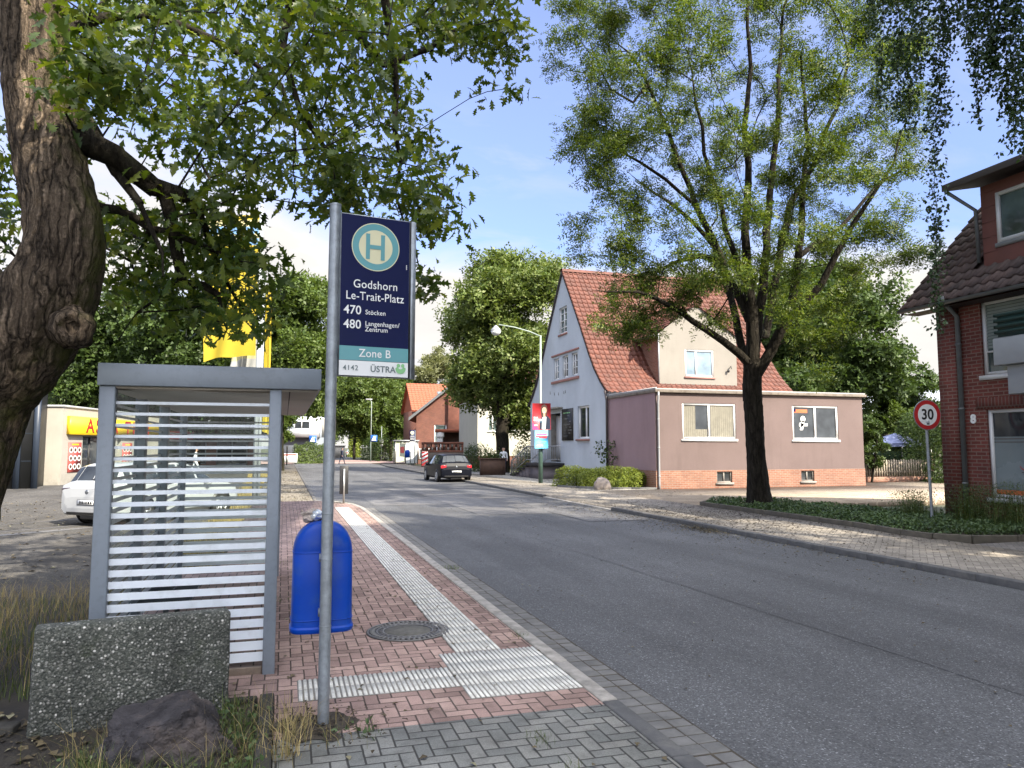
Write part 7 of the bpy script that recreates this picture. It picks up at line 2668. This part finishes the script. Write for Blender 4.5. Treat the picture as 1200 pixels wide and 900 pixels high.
q = P(590, 541.5, 50.0)
person('person in white shirt and dark trousers standing behind the brown planter', (q.x, q.y, 0.09), rad(160), 'white_cloth', 'navy_cloth', .08)
q = P(400.5, 540, 79)
person('person in dark blue walking at the crossing, half hidden by the sign pole', (q.x, q.y, 0.02), rad(-60), 'navy_cloth', 'navy_cloth', .3)
q = P(229, 540, 52)
person('person in white seen through the shelter glass, walking past the car park', (q.x, q.y, 0.0), rad(-80), 'white_cloth', 'white_cloth', .28)

# ------------------------------------------------------------------ bus stop across the road
fs = thing('bus_shelter', 'small glass bus shelter across the road in front of the brick house', 'bus shelter', (11.0, 77.5, 0.09), rad(-6))
mb = MB()
mb.box(-.1, 2.5, -.1, 4.2, 2.36, 2.5)
mb.build('shelter_roof', M['zinc'], fs, uv=False)
for x, y in ((0, 0), (1.05, 0), (2.3, 0), (0, 4), (2.3, 4)):
    mb = MB()
    mb.box(x, x + .1, y, y + .08, 0, 2.36)
    mb.build('post', M['steel'], fs, uv=False)
mb = MB()
mb.quad((1.1, .04, .08), (2.32, .04, .08), (2.32, .04, 2.3), (1.1, .04, 2.3))
mb.quad((2.34, .08, .08), (2.34, 4, .08), (2.34, 4, 2.3), (2.34, .08, 2.3))
mb.build('glass_panel', plain('glass_milky', (.42, .45, .46), .2, .25, 1.2, Coat_Weight=.5), fs, uv=False)
mb = MB()
mb.quad((.12, .03, .2), (1.03, .03, .2), (1.03, .03, 2.2), (.12, .03, 2.2), 0)
mb.quad((.55, .02, 1.15), (.95, .02, 1.15), (.95, .02, 1.8), (.55, .02, 1.8), 1)
mb.build('notice_board', [plain('notice_pale', (.45, .47, .36), .5, .2, 2.0), M['poster_dim']], fs, uv=False)
x0, y0, _ = at_px(483, 76.0)
s2 = thing('bus_stop_sign', 'distant navy bus stop sign beside the small shelter across the road', 'bus stop sign', (x0, y0, 0.09), rad(-14))
mb = MB()
mb.tube([(0.27, 0, 0), (0.27, 0, 3.5)], .04, 8)
mb.build('pole', M['galv'], s2, uv=False)
mb = MB()
mb.box(-.27, .27, -.05, -.01, 2.15, 3.5, 0)
n = 24
for r, d, mi in ((.19, .054, 1), (.14, .057, 2), (.10, .06, 1)):
    mb.add([(-.0 + r * math.cos(a), -d, 3.22 + r * math.sin(a)) for a in np.linspace(0, 2 * math.pi, n, endpoint=False)], [list(range(n))], mi)
mb.quad((-.25, -.053, 2.16), (.25, -.053, 2.16), (.25, -.053, 2.32), (-.25, -.053, 2.32), 3)
for z, w in ((2.88, .34), (2.78, .42), (2.62, .4), (2.5, .4)):
    mb.quad((-w / 2, -.053, z), (w / 2, -.053, z), (w / 2, -.053, z + .035), (-w / 2, -.053, z + .035), 3)
mb.build('sign_panel', [M['sign_blue'], M['sign_cream'], M['sign_teal'], M['sign_white']], s2, uv=False)
x0, y0, _ = at_px(477.5, 74.5)
b2 = thing('litter_bin', 'distant blue litter bin below the far bus stop sign', 'litter bin', (x0, y0, 0.8))
mb = MB()
mb.lathe([(.20, 0), (.25, .02), (.25, .55), (.20, .72), (.08, .78)], (0, 0, 0), 16)
mb.build('bin_body', M['blue_plastic'], b2, uv=False, smooth=True)
mb = MB()
mb.tube([(.3, 0, -.72), (.3, 0, .6)], .04, 8)
mb.build('post', M['galv'], b2, uv=False)

# ------------------------------------------------------------------ brick house with the orange roof beyond the linden
ob2 = thing('brick_house', 'orange-roofed red brick house behind the far bus stop', 'house', (14.0, 81.0, 0.0), rad(-15))
F = face('-y', 0.0)
mb = MB()
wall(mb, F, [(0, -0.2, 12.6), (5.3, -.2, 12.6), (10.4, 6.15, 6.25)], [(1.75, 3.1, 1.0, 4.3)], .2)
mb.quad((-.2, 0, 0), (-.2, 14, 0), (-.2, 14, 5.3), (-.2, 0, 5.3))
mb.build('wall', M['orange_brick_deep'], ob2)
mb = MB()
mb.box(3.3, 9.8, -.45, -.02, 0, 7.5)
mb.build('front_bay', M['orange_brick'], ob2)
mb = MB()
mb.box(3.2, 9.9, -.5, 0.0, 7.51, 7.65)
mb.build('cornice', M['concrete'], ob2)
window(ob2, F, 1.75, 3.1, 1.0, 4.3, trans=(2.5,), fw=.1, dep=.12, pane='pane_green')
window(ob2, face('-y', -.03), .1, 3.2, .55, 1.7, mull=(1.6,), fw=.12, dep=.02, pane='pane', name='window')
mb = MB()
for p, q in (((-1.0, 4.75), (6.2, 10.55)), ((13.4, 4.75), (6.2, 10.55))):
    mb.quad((p[0], -.6, p[1]), (p[0], 14, p[1]), (q[0], 14, q[1]), (q[0], -.6, q[1]))
    mb.quad((p[0], -.6, p[1] + .22), (p[0], 14, p[1] + .22), (q[0], 14, q[1] + .22), (q[0], -.6, q[1] + .22))
mb.build('roof', M['orange_tile'], ob2)
mb = MB()
for p, q in (((-1.0, 4.72), (6.2, 10.52)), ((13.4, 4.72), (6.2, 10.52))):
    mb.quad((p[0], -.62, p[1]), (q[0], -.62, q[1]), (q[0], -.62, q[1] + .34), (p[0], -.62, p[1] + .34))
mb.build('verge_board', M['pipe_grey'], ob2)
# rear house, its tiled slope seen above
rh = thing('brick_house', 'rear brick house showing only an orange tiled slope with roof window', 'house', (15.9, 95.0, 0.0))
mb = MB()
mb.box(0, 12, 0, 9, 0, 6.6)
mb.build('wall', M['orange_brick_deep'], rh)
mb = MB()
Fo = lambda a, z, d: (a, d, z)
tiles(mb, Fo, [(-.4, 6.5), (4.5, 10.4)], -.4, 12.4, .45, .5, amp=.05)
mb.quad((-.4, -.4, 6.42), (12.4, -.4, 6.42), (12.4, 4.5, 10.32), (-.4, 4.5, 10.32))
mb.quad((-.4, 9.4, 6.42), (12.4, 9.4, 6.42), (12.4, 4.5, 10.32), (-.4, 4.5, 10.32))
for x in (0.0, 12.0):
    mb.add([(x, 0, 6.6), (x, 9, 6.6), (x, 4.5, 10.3)], [(0, 1, 2)])
mb.build('roof', M['orange_tile'], rh, uv=False)
mb = MB()
sl = (10.4 - 6.5) / 4.9
for mi, e in ((0, .0), (1, .09)):
    mb.quad(*[(a, d - .03 * mi, 6.5 + (d + .4) * sl + .16 + .03 * mi) for a, d in ((3.5 + e, 1.6 + e), (4.6 - e, 1.6 + e), (4.6 - e, 2.9 - e), (3.5 + e, 2.9 - e))], mi)
mb.build('roof_window', [M['pipe_grey'], M['pane_blue']], rh, uv=False)

# ------------------------------------------------------------------ patterned garden wall, porch, cream house
gw_ = thing('garden_wall', 'low garden wall with red and cream pierced brick pattern', 'garden wall', (12.6, 71.0, 0.09), rad(-38))
GL = 13.0
mb = MB()
mb.box(0, GL, 0, .3, 0, 1.25, 1)
mb.box(0, GL, 0, .3, 1.251, 1.45, 0)
mb.box(0, GL, 0, .3, 2.05, 2.25, 0)
for i in range(int(GL / .42)):
    x = i * .42
    mb.box(x + .02, x + .20, .02, .28, 1.451, 2.049, 0)
    mb.box(x + .21, x + .40, .05, .25, 1.451 + (.3 if i % 2 else 0), 1.75 + (.299 if i % 2 else 0), 2)
mb.build('wall', [M['orange_brick'], plain('wall_shaded_base', (.12, .10, .085), .9, .3, 2.0), M['cream_plaster']], gw_)
pp = P(638 - 10, 524, 74)
x0, y0, _ = at_px(541, 75)
po = thing('garden_porch', 'small brick porch with red flat roof and white columns in the garden', 'porch', (x0, y0, 0.09), rad(-17))
mb = MB()
mb.box(-2.6, 2.6, -1.2, 1.2, 3.25, 3.55)
mb.build('porch_roof', M['orange_tile'], po)
for x in (-2.1, 2.1):
    mb = MB()
    mb.lathe([(.42, 0), (.42, 1.7), (.30, 1.75), (.30, 2.7), (.42, 2.8), (.42, 3.24)], (x, -.8, 0), 14)
    mb.build('column', M['frame_white'], po, uv=False, angle=rad(40))
mb = MB()
mb.box(-2.4, 2.4, .8, 1.1, 0, 3.24)
mb.build('rear_wall', M['wood_brown'], po)
ch = thing('cream_house', 'pale cream house with small windows half hidden behind the linden', 'house', (15.6, 61.0, 0.0), rad(-4))
F = face('-y', 0)
mb = MB()
holes = [(.9, 1.7, 3.2, 4.6), (2.6, 3.4, 3.2, 4.6), (5.6, 6.9, 3.0, 4.6), (8.2, 9.4, 3.0, 4.6)]
wall(mb, F, [(1.1, 0, 12), (6.0, 0, 12)], holes, .15)
mb.quad((0, 0, 1.1), (0, 10, 1.1), (0, 10, 6), (0, 0, 6))
mb.build('wall', plain('cream_wall', (.42, .415, .36), .85, .06, 1.0), ch)
mb = MB()
mb.box(.03, 11.97, .03, 9.9, 0, 1.098)
mb.build('plinth', M['orange_brick_deep'], ch)
for h in holes:
    window(ch, F, *h, mull=((h[0] + h[1]) / 2,), fw=.1, dep=.1, pane='pane_green', sill='frame_white')
mb = MB()
mb.add([(-.4, -.5, 5.8), (12.4, -.5, 5.8), (12.4, 5, 10), (-.4, 5, 10), (-.4, 10.5, 5.8), (12.4, 10.5, 5.8)], [(0, 1, 2, 3), (3, 2, 5, 4)])
mb.build('roof', M['red_tile'], ch)

# ------------------------------------------------------------------ shop and hall on the left
ang = math.atan2(11.85, 2.46)          # direction the shop front runs
shp = thing('shop_building', 'low white shop with yellow sign board at the car park', 'shop', (-10.40, 41.9, -0.03), ang)
# local x runs along the front, local y points away from the car park
F = face('-y', 0)
sh_holes = [(1.75, 4.6, 0.15, 2.45), (5.9, 6.4, 0.4, 2.4)]
mb = MB()
wall(mb, F, [(0, -.35, 13.5), (3.85, -.35, 13.5)], sh_holes, .25)
mb.quad((-.35, 0, 0), (-.35, 9, 0), (-.35, 9, 3.85), (-.35, 0, 3.85))
mb.build('wall', M['shop_white'], shp)
mb = MB()
mb.box(-.42, 13.6, -.06, 9.1, 3.86, 3.96)
mb.build('roof', M['zinc'], shp)
window(shp, F, *sh_holes[0], mull=(2.9,), fw=.08, dep=.2, pane='pane', frame='black', name='shop_window')
mb = MB()
mb.box(0.02, 12.1, -.22, -.01, 2.52, 3.44, 0)
k0 = len(mb.v)
for s, x in (('A', 1.6), ('S', 2.65), ('I', 3.8), ('A', 4.5), ('T', 6.3), ('H', 7.35), ('A', 8.5), ('I', 9.55)):
    mb.text(s, 1.02, (x, -.235, 2.66), (1, 0, 0), (0, 0, 1), 2, weight=.020, sx=1.25)
    mb.text(s, .98, (x + .02, -.245, 2.675), (1, 0, 0), (0, 0, 1), 1, weight=.0, sx=1.25)
mb.text('Restaurant', .0001, (0, 0, 2), (1, 0, 0), (0, 0, 1), 1) if False else None
mb.build('sign_board', [M['yellow'], M['red_paint'], plain('letter_edge', (.16, .02, .02), .5)], shp, uv=False)
for x in (.28, 6.6):
    mb = MB()
    w, z0, z1 = 1.3, .62, 2.12
    mb.box(x, x + w, -.035, -.004, z0, z1, 0)
    for r in range(3):
        for c in range(3):
            cx, cz = x + .25 + c * .42, z0 + .28 + r * .42
            mb.add([(cx + .19 * math.cos(a), -.038, cz + .15 * math.sin(a)) for a in np.linspace(0, 2 * math.pi, 16, endpoint=False)], [list(range(16))], 1)
            mb.add([(cx + .12 * math.cos(a), -.041, cz + .09 * math.sin(a)) for a in np.linspace(0, 2 * math.pi, 14, endpoint=False)], [list(range(14))], 2)
    mb.quad((x + .3, -.038, z1 - .14), (x + w - .3, -.038, z1 - .14), (x + w - .3, -.038, z1 - .07), (x + .3, -.038, z1 - .07), 3)
    mb.build('menu_panel', [M['poster_dim'], M['sign_white'], M['wood_brown'], M['yellow']], shp, uv=False)

hall = thing('storage_hall', 'dark grey panelled hall at the left edge behind the oak trunk', 'hall', (-10.9, 38.6, -0.03), rad(4))
mb = MB()
mb.box(-22, 0, 0, 2.6, 0, 5.2)
mb.build('wall', M['anthracite'], hall)
mb = MB()
for z in (1.25, 2.5, 3.75):
    mb.box(-22, -.02, -.012, -.001, z - .012, z + .012)
mb.build('panel_joint', M['anthracite_blue'], hall, uv=False)
for x in (-4.1, -.55, .16):
    mb = MB()
    mb.box(x - .12, x + .12, -.14, -.013, 0, 5.26)
    mb.build('upright_post', M['anthracite_blue'], hall, uv=False)
for z in (2.35, 3.2):
    mb = MB()
    mb.box(-4.4, -3.95, -.2, -.015, z, z + .18)
    mb.build('bracket', M['anthracite_blue'], hall, uv=False)

# ------------------------------------------------------------------ flag poles with banners
def flag(name, label, px, d, w, ztop, zbot, stripes, wave, seed, side=-1):
    x0, y0, _ = at_px(px, d)
    t = thing(name, label, 'flag pole', (x0, y0, -0.02), rad(-20))
    mb = MB()
    mb.tube([(0, 0, 0), (0, 0, ztop + .25)], [.06, .045], 10)
    mb.lathe([(.05, 0), (.07, .05), (.03, .12)], (0, 0, ztop + .25), 10)
    mb.build('pole', M['flag_mast'], t, uv=False)
    mb = MB()
    nx, nz = 22, 60
    mats = [s[1] for s in stripes]
    grid = []
    for j in range(nz + 1):
        z = zbot + (ztop - zbot) * j / nz
        row = []
        for i in range(nx + 1):
            u = i / nx
            dy = wave * (math.sin(u * 7 + j * .13 + seed) * u + .6 * math.sin(u * 15 + j * .07 + seed * 2) * u)
            sag = -.35 * u * u * (1 - j / nz) + .1 * math.sin(u * 9 + seed) * u
            row.append((side * (.08 + u * w), dy, z + sag * .5))
        grid.append(row)
    b = len(mb.v)
    for r in grid:
        mb.v.extend(r)
    for j in range(nz):
        f = (j + .5) / nz
        mi = 0
        for q, (lo, _m) in enumerate(stripes):
            if f >= lo:
                mi = q
        for i in range(nx):
            a = b + j * (nx + 1) + i
            mb.f.append([a, a + 1, a + nx + 2, a + nx + 1])
            mb.m.append(mi)
    mb.build('banner', [M[m] for m in mats], t, smooth=True, uv=False)
    return t


flag('flag_pole', 'white flag pole with large yellow and blue banner behind the bus shelter', 299, 24.0, 1.75, 9.55, 4.85, [(0, 'flag_yellow'), (.62, 'flag_pale'), (.66, 'flag_blue'), (.72, 'flag_yellow'), (.78, 'flag_blue'), (.84, 'flag_pale'), (.87, 'flag_blue'), (.92, 'flag_pale'), (.975, 'flag_yellow')], .10, 1.0)
flag('flag_pole', 'thinner flag pole with narrow yellow banner, right of the larger banner', 304, 25.2, .22, 7.3, 2.4, [(0, 'flag_yellow')], .02, 2.0, 1)
flag('flag_pole', 'flag pole with small pale banner hanging low behind the yellow one', 301.5, 26.5, 1.0, 6.2, 4.45, [(0, 'flag_white'), (.35, 'flag_pale'), (.6, 'flag_white')], .12, 4.0)

# ------------------------------------------------------------------ beyond the pink annexe: fence, gazebo, brown house
pfx = thing('picket_fence', 'weathered wooden picket fence between the annexe and the brick house', 'picket fence', (25.75, 31.1, 0.0), rad(-3))
mb = MB()
mb.box(0, 6.4, -.05, .25, 0, .34)
mb.build('fence_base', M['plinth_brick'], pfx)
n_p = 42
for i in range(n_p):
    mb = MB()
    x = .08 + i * .15
    h = 1.22 + .03 * math.sin(i * 1.7)
    mb.prism([(x, .36), (x + .085, .36), (x + .085, h - .04), (x + .0425, h), (x, h - .04)], 'y', -.02, .005)
    mb.build('picket', M['wood_grey'], pfx, uv=False)
mb = MB()
mb.box(0, 6.4, .008, .04, .55, .64)
mb.box(0, 6.4, .008, .04, 1.0, 1.09)
mb.build('rail', M['wood_grey'], pfx, uv=False)
for x in (0, 3.2, 6.3):
    mb = MB()
    mb.box(x - .05, x + .05, .042, .14, 0, 1.3)
    mb.build('post', M['wood_brown'], pfx, uv=False)
x0, y0, _ = at_px(1049, 43.0)
gz_ = thing('gazebo', 'blue-grey pavilion tent with net walls behind the picket fence', 'gazebo', (x0, y0, 0.0), rad(-31))
mb = MB()
c = 1.5
ap = (0, 0, 2.66)
mb.add([(-c, -c, 2.08), (c, -c, 2.08), (c, c, 2.08), (-c, c, 2.08), ap], [(0, 1, 4), (1, 2, 4), (2, 3, 4), (3, 0, 4)])
for a, b in (((-c, -c), (c, -c)), ((c, -c), (c, c)), ((c, c), (-c, c)), ((-c, c), (-c, -c))):
    mb.quad((*a, 2.078), (*b, 2.078), (*b, 1.88), (*a, 1.88))
mb.build('canopy', M['tent_blue'], gz_, uv=False)
for x, y in ((-c, -c), (c, -c), (c, c), (-c, c), (0, -c)):
    mb = MB()
    mb.tube([(x * .98, y * .98, 0), (x * .98, y * .98, 1.9)], .025, 6)
    mb.build('post', M['steel'], gz_, uv=False)
mb = MB()
mb.quad((-1.4, -1.44, 0), (1.4, -1.44, 0), (1.4, -1.44, 1.6), (-1.4, -1.44, 1.6))
mb.quad((-1.4, 1.44, 0), (1.4, 1.44, 0), (1.4, 1.44, 1.87), (-1.4, 1.44, 1.87))
nt_ = mb.build('net_wall', M['dark_green_net'], gz_, uv=False)
leaf_mesh('climbing_leaves', [(rnd.uniform(-1.4, 1.4), -1.47 + rnd.gauss(0, .03), rnd.uniform(.1, 1.65)) for _ in range(1500)], RNG.uniform(.06, .12, 1500), leaf_small(), M['leaf_dark'], gz_)
x0, y0, _ = at_px(1030, 58.0)
hb = thing('brown_house', 'brown brick outhouse with dark curved roof edge behind the gazebo', 'house', (x0, y0, 0.0), rad(-25))
F = face('-y', 0)
mb = MB()
wall(mb, F, [(0, -4.5, 4.0), (3.0, -4.5, 4.0), (5.6, -4.5, -3.4)], [], .1)
mb.quad((4.0, 0, 0), (4.0, 7, 0), (4.0, 7, 3.0), (4.0, 0, 3.0))
mb.build('wall', plain('brown_wall', (.20, .115, .085), .9, .15, 2.0), hb)
mb = MB()
rp = [(-4.6, 6.3), (-3.2, 5.6), (-1.6, 4.5), (.2, 3.5), (2.4, 2.95), (4.6, 2.75)]
for p, q in zip(rp[:-1], rp[1:]):
    mb.quad((p[0], -.4, p[1]), (q[0], -.4, q[1]), (q[0], 7, q[1]), (p[0], 7, p[1]))
    mb.quad((p[0], -.42, p[1] - .18), (q[0], -.42, q[1] - .18), (q[0], -.42, q[1] + .02), (p[0], -.42, p[1] + .02))
mb.build('roof', M['dark_tile'], hb, uv=False)
x0, y0, _ = at_px(1018, 50.0)
shd = thing('garden_shed', 'low shed with pale corrugated roof just behind the gazebo', 'shed', (x0, y0, 0.0), rad(-25))
mb = MB()
mb.box(-1.6, 2.4, 0, 2.5, 0, 2.2)
mb.build('wall', M['wood_brown'], shd, uv=False)
mb = MB()
mb.quad((-1.9, -.4, 2.25), (2.8, -.4, 2.25), (2.8, 2.8, 3.0), (-1.9, 2.8, 3.0))
mb.quad((-1.9, -.4, 2.2), (2.8, -.4, 2.2), (2.8, 2.8, 2.95), (-1.9, 2.8, 2.95))
mb.build('roof', M['concrete'], shd, uv=False)
x0, y0, _ = at_px(1075, 78.0)
hb2 = thing('grey_roofed_house', 'distant house with pale grey roof left of the brick house corner', 'house', (x0, y0, 0.0), rad(-30))
mb = MB()
mb.box(-8, 8, 0, 8, 0, 5.0)
mb.build('wall', M['cream_plaster'], hb2)
mb = MB()
mb.add([(-8.5, -.5, 4.9), (8.5, -.5, 4.9), (8.5, 4, 8.6), (-8.5, 4, 8.6), (-8.5, 8.5, 4.9), (8.5, 8.5, 4.9)], [(0, 1, 2, 3), (3, 2, 5, 4)])
mb.build('roof', plain('pale_roof', (.34, .37, .42), .5, .1, 1.0), hb2)

# ------------------------------------------------------------------ at the crossing: signs, lamp, modern building, van and fence
def crossing_sign(label, px, d, hside, pole_mat, hgt=2.75):
    x0, y0, _ = at_px(px, d)
    t = thing('crossing_sign', label, 'crossing sign', (x0, y0, 0.02), rad(-14))
    mb = MB()
    mb.tube([(0, 0, 0), (0, 0, 3.0)], .045, 8)
    mb.build('pole', M[pole_mat], t, uv=False)
    mb = MB()
    s = .42
    z = hgt
    mb.box(-s + hside, s + hside, -.09, -.06, z - s, z + s, 0)
    mb.add([(hside - .31, -.095, z - .28), (hside + .31, -.095, z - .28), (hside, -.095, z + .31)], [(0, 1, 2)], 1)
    mb.tube([(hside, -.10, z + .12), (hside, -.10, z - .04), (hside - .10, -.10, z - .2)], .025, 5, 2)
    mb.tube([(hside, -.10, z - .04), (hside + .10, -.10, z - .2)], .025, 5, 2)
    mb.build('sign_plate', [plain('traffic_blue', (.02, .10, .42), .4, .05), M['sign_white'], M['black']], t, uv=False)
    return t


crossing_sign('blue zebra crossing sign on dark lamp pole near the orange-roofed house', 434, 95, .45, 'green_pole', 2.95)
crossing_sign('blue zebra crossing sign left of the navy sign pole, before grey building', 371, 86, -.45, 'galv', 2.75)
x0, y0, _ = at_px(434.5, 96.5)
fl = thing('street_lamp', 'tall far street lamp standing at the crossing', 'street lamp', (x0, y0, 0.02))
mb = MB()
mb.tube([(0, 0, 0), (0, 0, 7.8), (-.35, 0, 8.0)], [.09, .06, .05], 8)
mb.build('pole', M['grey_green'], fl, uv=False)
mb = MB()
mb.box(-.75, .1, -.14, .14, 7.98, 8.12)
mb.build('lamp_head', M['zinc'], fl, bevel=.03, uv=False)
x0, y0, _ = at_px(447, 99)
rs = thing('road_sign', 'small round sign on thin pole between the crossing sign and far shelter', 'road sign', (x0, y0, .02), rad(-14))
mb = MB()
mb.tube([(0, 0, 0), (0, 0, 4.6)], .04, 8)
mb.build('pole', M['galv'], rs, uv=False)
mb = MB()
mb.prism([(.3 * math.cos(a), 2.6 + .3 * math.sin(a)) for a in np.linspace(0, 2 * math.pi, 20, endpoint=False)], 'y', -.08, -.05)
mb.box(-.2, .2, -.08, -.05, 1.9, 2.2)
mb.build('sign_plate', M['zinc'], rs, uv=False)
x0, y0, _ = at_px(341, 92)
mo = thing('modern_building', 'grey and white modern building with balcony at the crossing', 'building', (x0, y0, 0.0), rad(-10))
F = face('-y', 0)
mb = MB()
mb.box(-1.2, 4.3, 0, 8, 0, 3.05, 1)
mb.box(-.6, 3.4, .2, 8, 3.06, 5.7, 0)
mb.box(3.42, 4.5, 2.2, 8, 3.06, 5.5, 2)
mb.build('wall', [plain('modern_white', (.52, .57, .62), .7, .05), plain('modern_grey', (.14, .165, .19), .6, .08), M['shop_white']], mo)
mb = MB()
mb.box(-1.4, 3.5, -1.0, -.02, 3.06, 4.1)
for x in (-.2, 1.0, 2.2):
    mb.box(x - .015, x + .015, -1.006, -1.0, 3.1, 4.08, 0)
mb.build('balcony', M['grey_panel'], mo, uv=False)
window(mo, face('-y', .19), .3, 2.2, 4.1, 5.1, mull=(1.2,), fw=.08, dep=-.02, pane='pane', name='window')
x0, y0, _ = at_px(333, 80)
fw_ = thing('barrier_fence', 'low white and red site barrier at the crossing right of the shelter', 'barrier', (x0, y0, 0.02), rad(-10))
mb = MB()
mb.box(-1.2, 1.4, 0, .08, .15, 1.15, 0)
mb.quad((-1.1, -.004, .9), (1.3, -.004, .9), (1.3, -.004, 1.1), (-1.1, -.004, 1.1), 1)
mb.build('panel', [M['sign_white'], M['poster_dim']], fw_, uv=False)
for x in (-1.0, 1.2):
    mb = MB()
    mb.box(x - .05, x + .05, -.2, .3, 0, .148)
    mb.build('foot', M['rubber'], fw_, uv=False)
x0, y0, _ = at_px(336.5, 76)
bol = thing('bollard', 'black bollard in front of the white and red site barrier', 'bollard', (x0, y0, 0.02))
mb = MB()
mb.lathe([(.07, 0), (.07, 1.9), (.05, 2.0)], (0, 0, 0), 10)
mb.build('post', M['black'], bol, uv=False, smooth=True)
x0, y0, _ = at_px(400, 128)
wg = thing('garden_wall', 'white gate wall at the street left of the small white car', 'garden wall', (x0, y0, 0), rad(0))
mb = MB()
mb.box(-1.2, .6, 0, 3, 0, 2.0)
mb.box(-1.3, .7, -.1, 3.1, 2.001, 2.15)
mb.build('wall', M['shop_white'], wg, uv=False)
# low brown building seen through the shelter glass
x0, y0, _ = at_px(245, 64)
lb2 = thing('low_building', 'low brown building with red shop front seen through the shelter', 'building', (x0, y0, 0), rad(12))
F = face('-y', 0)
mb = MB()
wall(mb, F, [(0, -5, 4), (3.4, -5, 4)], [(-3.6, -.2, .4, 2.4), (.6, 3.2, .3, 2.4)], .2)
mb.quad((4, 0, 0), (4, 8, 0), (4, 8, 3.4), (4, 0, 3.4))
mb.build('wall', plain('low_brown', (.17, .10, .085), .85, .15, 2.0), lb2)
for h in ((-3.6, -.2, .4, 2.4), (.6, 3.2, .3, 2.4)):
    window(lb2, F, *h, mull=((h[0] + h[1]) / 2,), fw=.1, dep=.1, pane='pane', frame='zinc')
mb = MB()
mb.box(-5.3, 4.3, -.4, 8, 3.41, 3.6)
mb.build('roof', M['pipe_grey'], lb2, uv=False)
mb = MB()
mb.box(-3.4, -.6, -.06, -.01, 2.5, 3.2)
mb.build('sign_board', M['poster_dim'], lb2, uv=False)


# ------------------------------------------------------------------ repeats share a group phrase
GROUPS = {'parked_car': 'cars parked along the street', 'broadleaf_tree': 'broadleaf trees around the houses', 'street_tree': 'trees lining the far street',
          'flag_pole': 'flag poles behind the bus shelter', 'election_poster': 'election posters on the lamp post', 'crossing_sign': 'zebra crossing signs',
          'garden_shrub': 'garden shrubs along the street', 'feathery_bush': 'feathery bushes by the brick house', 'person': 'people in the street',
          'tall_hedge': 'tall hedges and bushes', 'street_lamp': 'street lamps along the road', 'bus_shelter': 'bus shelters on both sides', 'bus_stop_sign': 'bus stop signs',
          'litter_bin': 'blue litter bins at the bus stops', 'brick_house': 'brick houses', 'garden_wall': 'garden walls', 'boulder': 'boulders'}
for o in list(bpy.data.objects):
    if o.parent is None and 'category' in o and o.name.split('.')[0] in GROUPS:
        o['group'] = GROUPS[o.name.split('.')[0]]
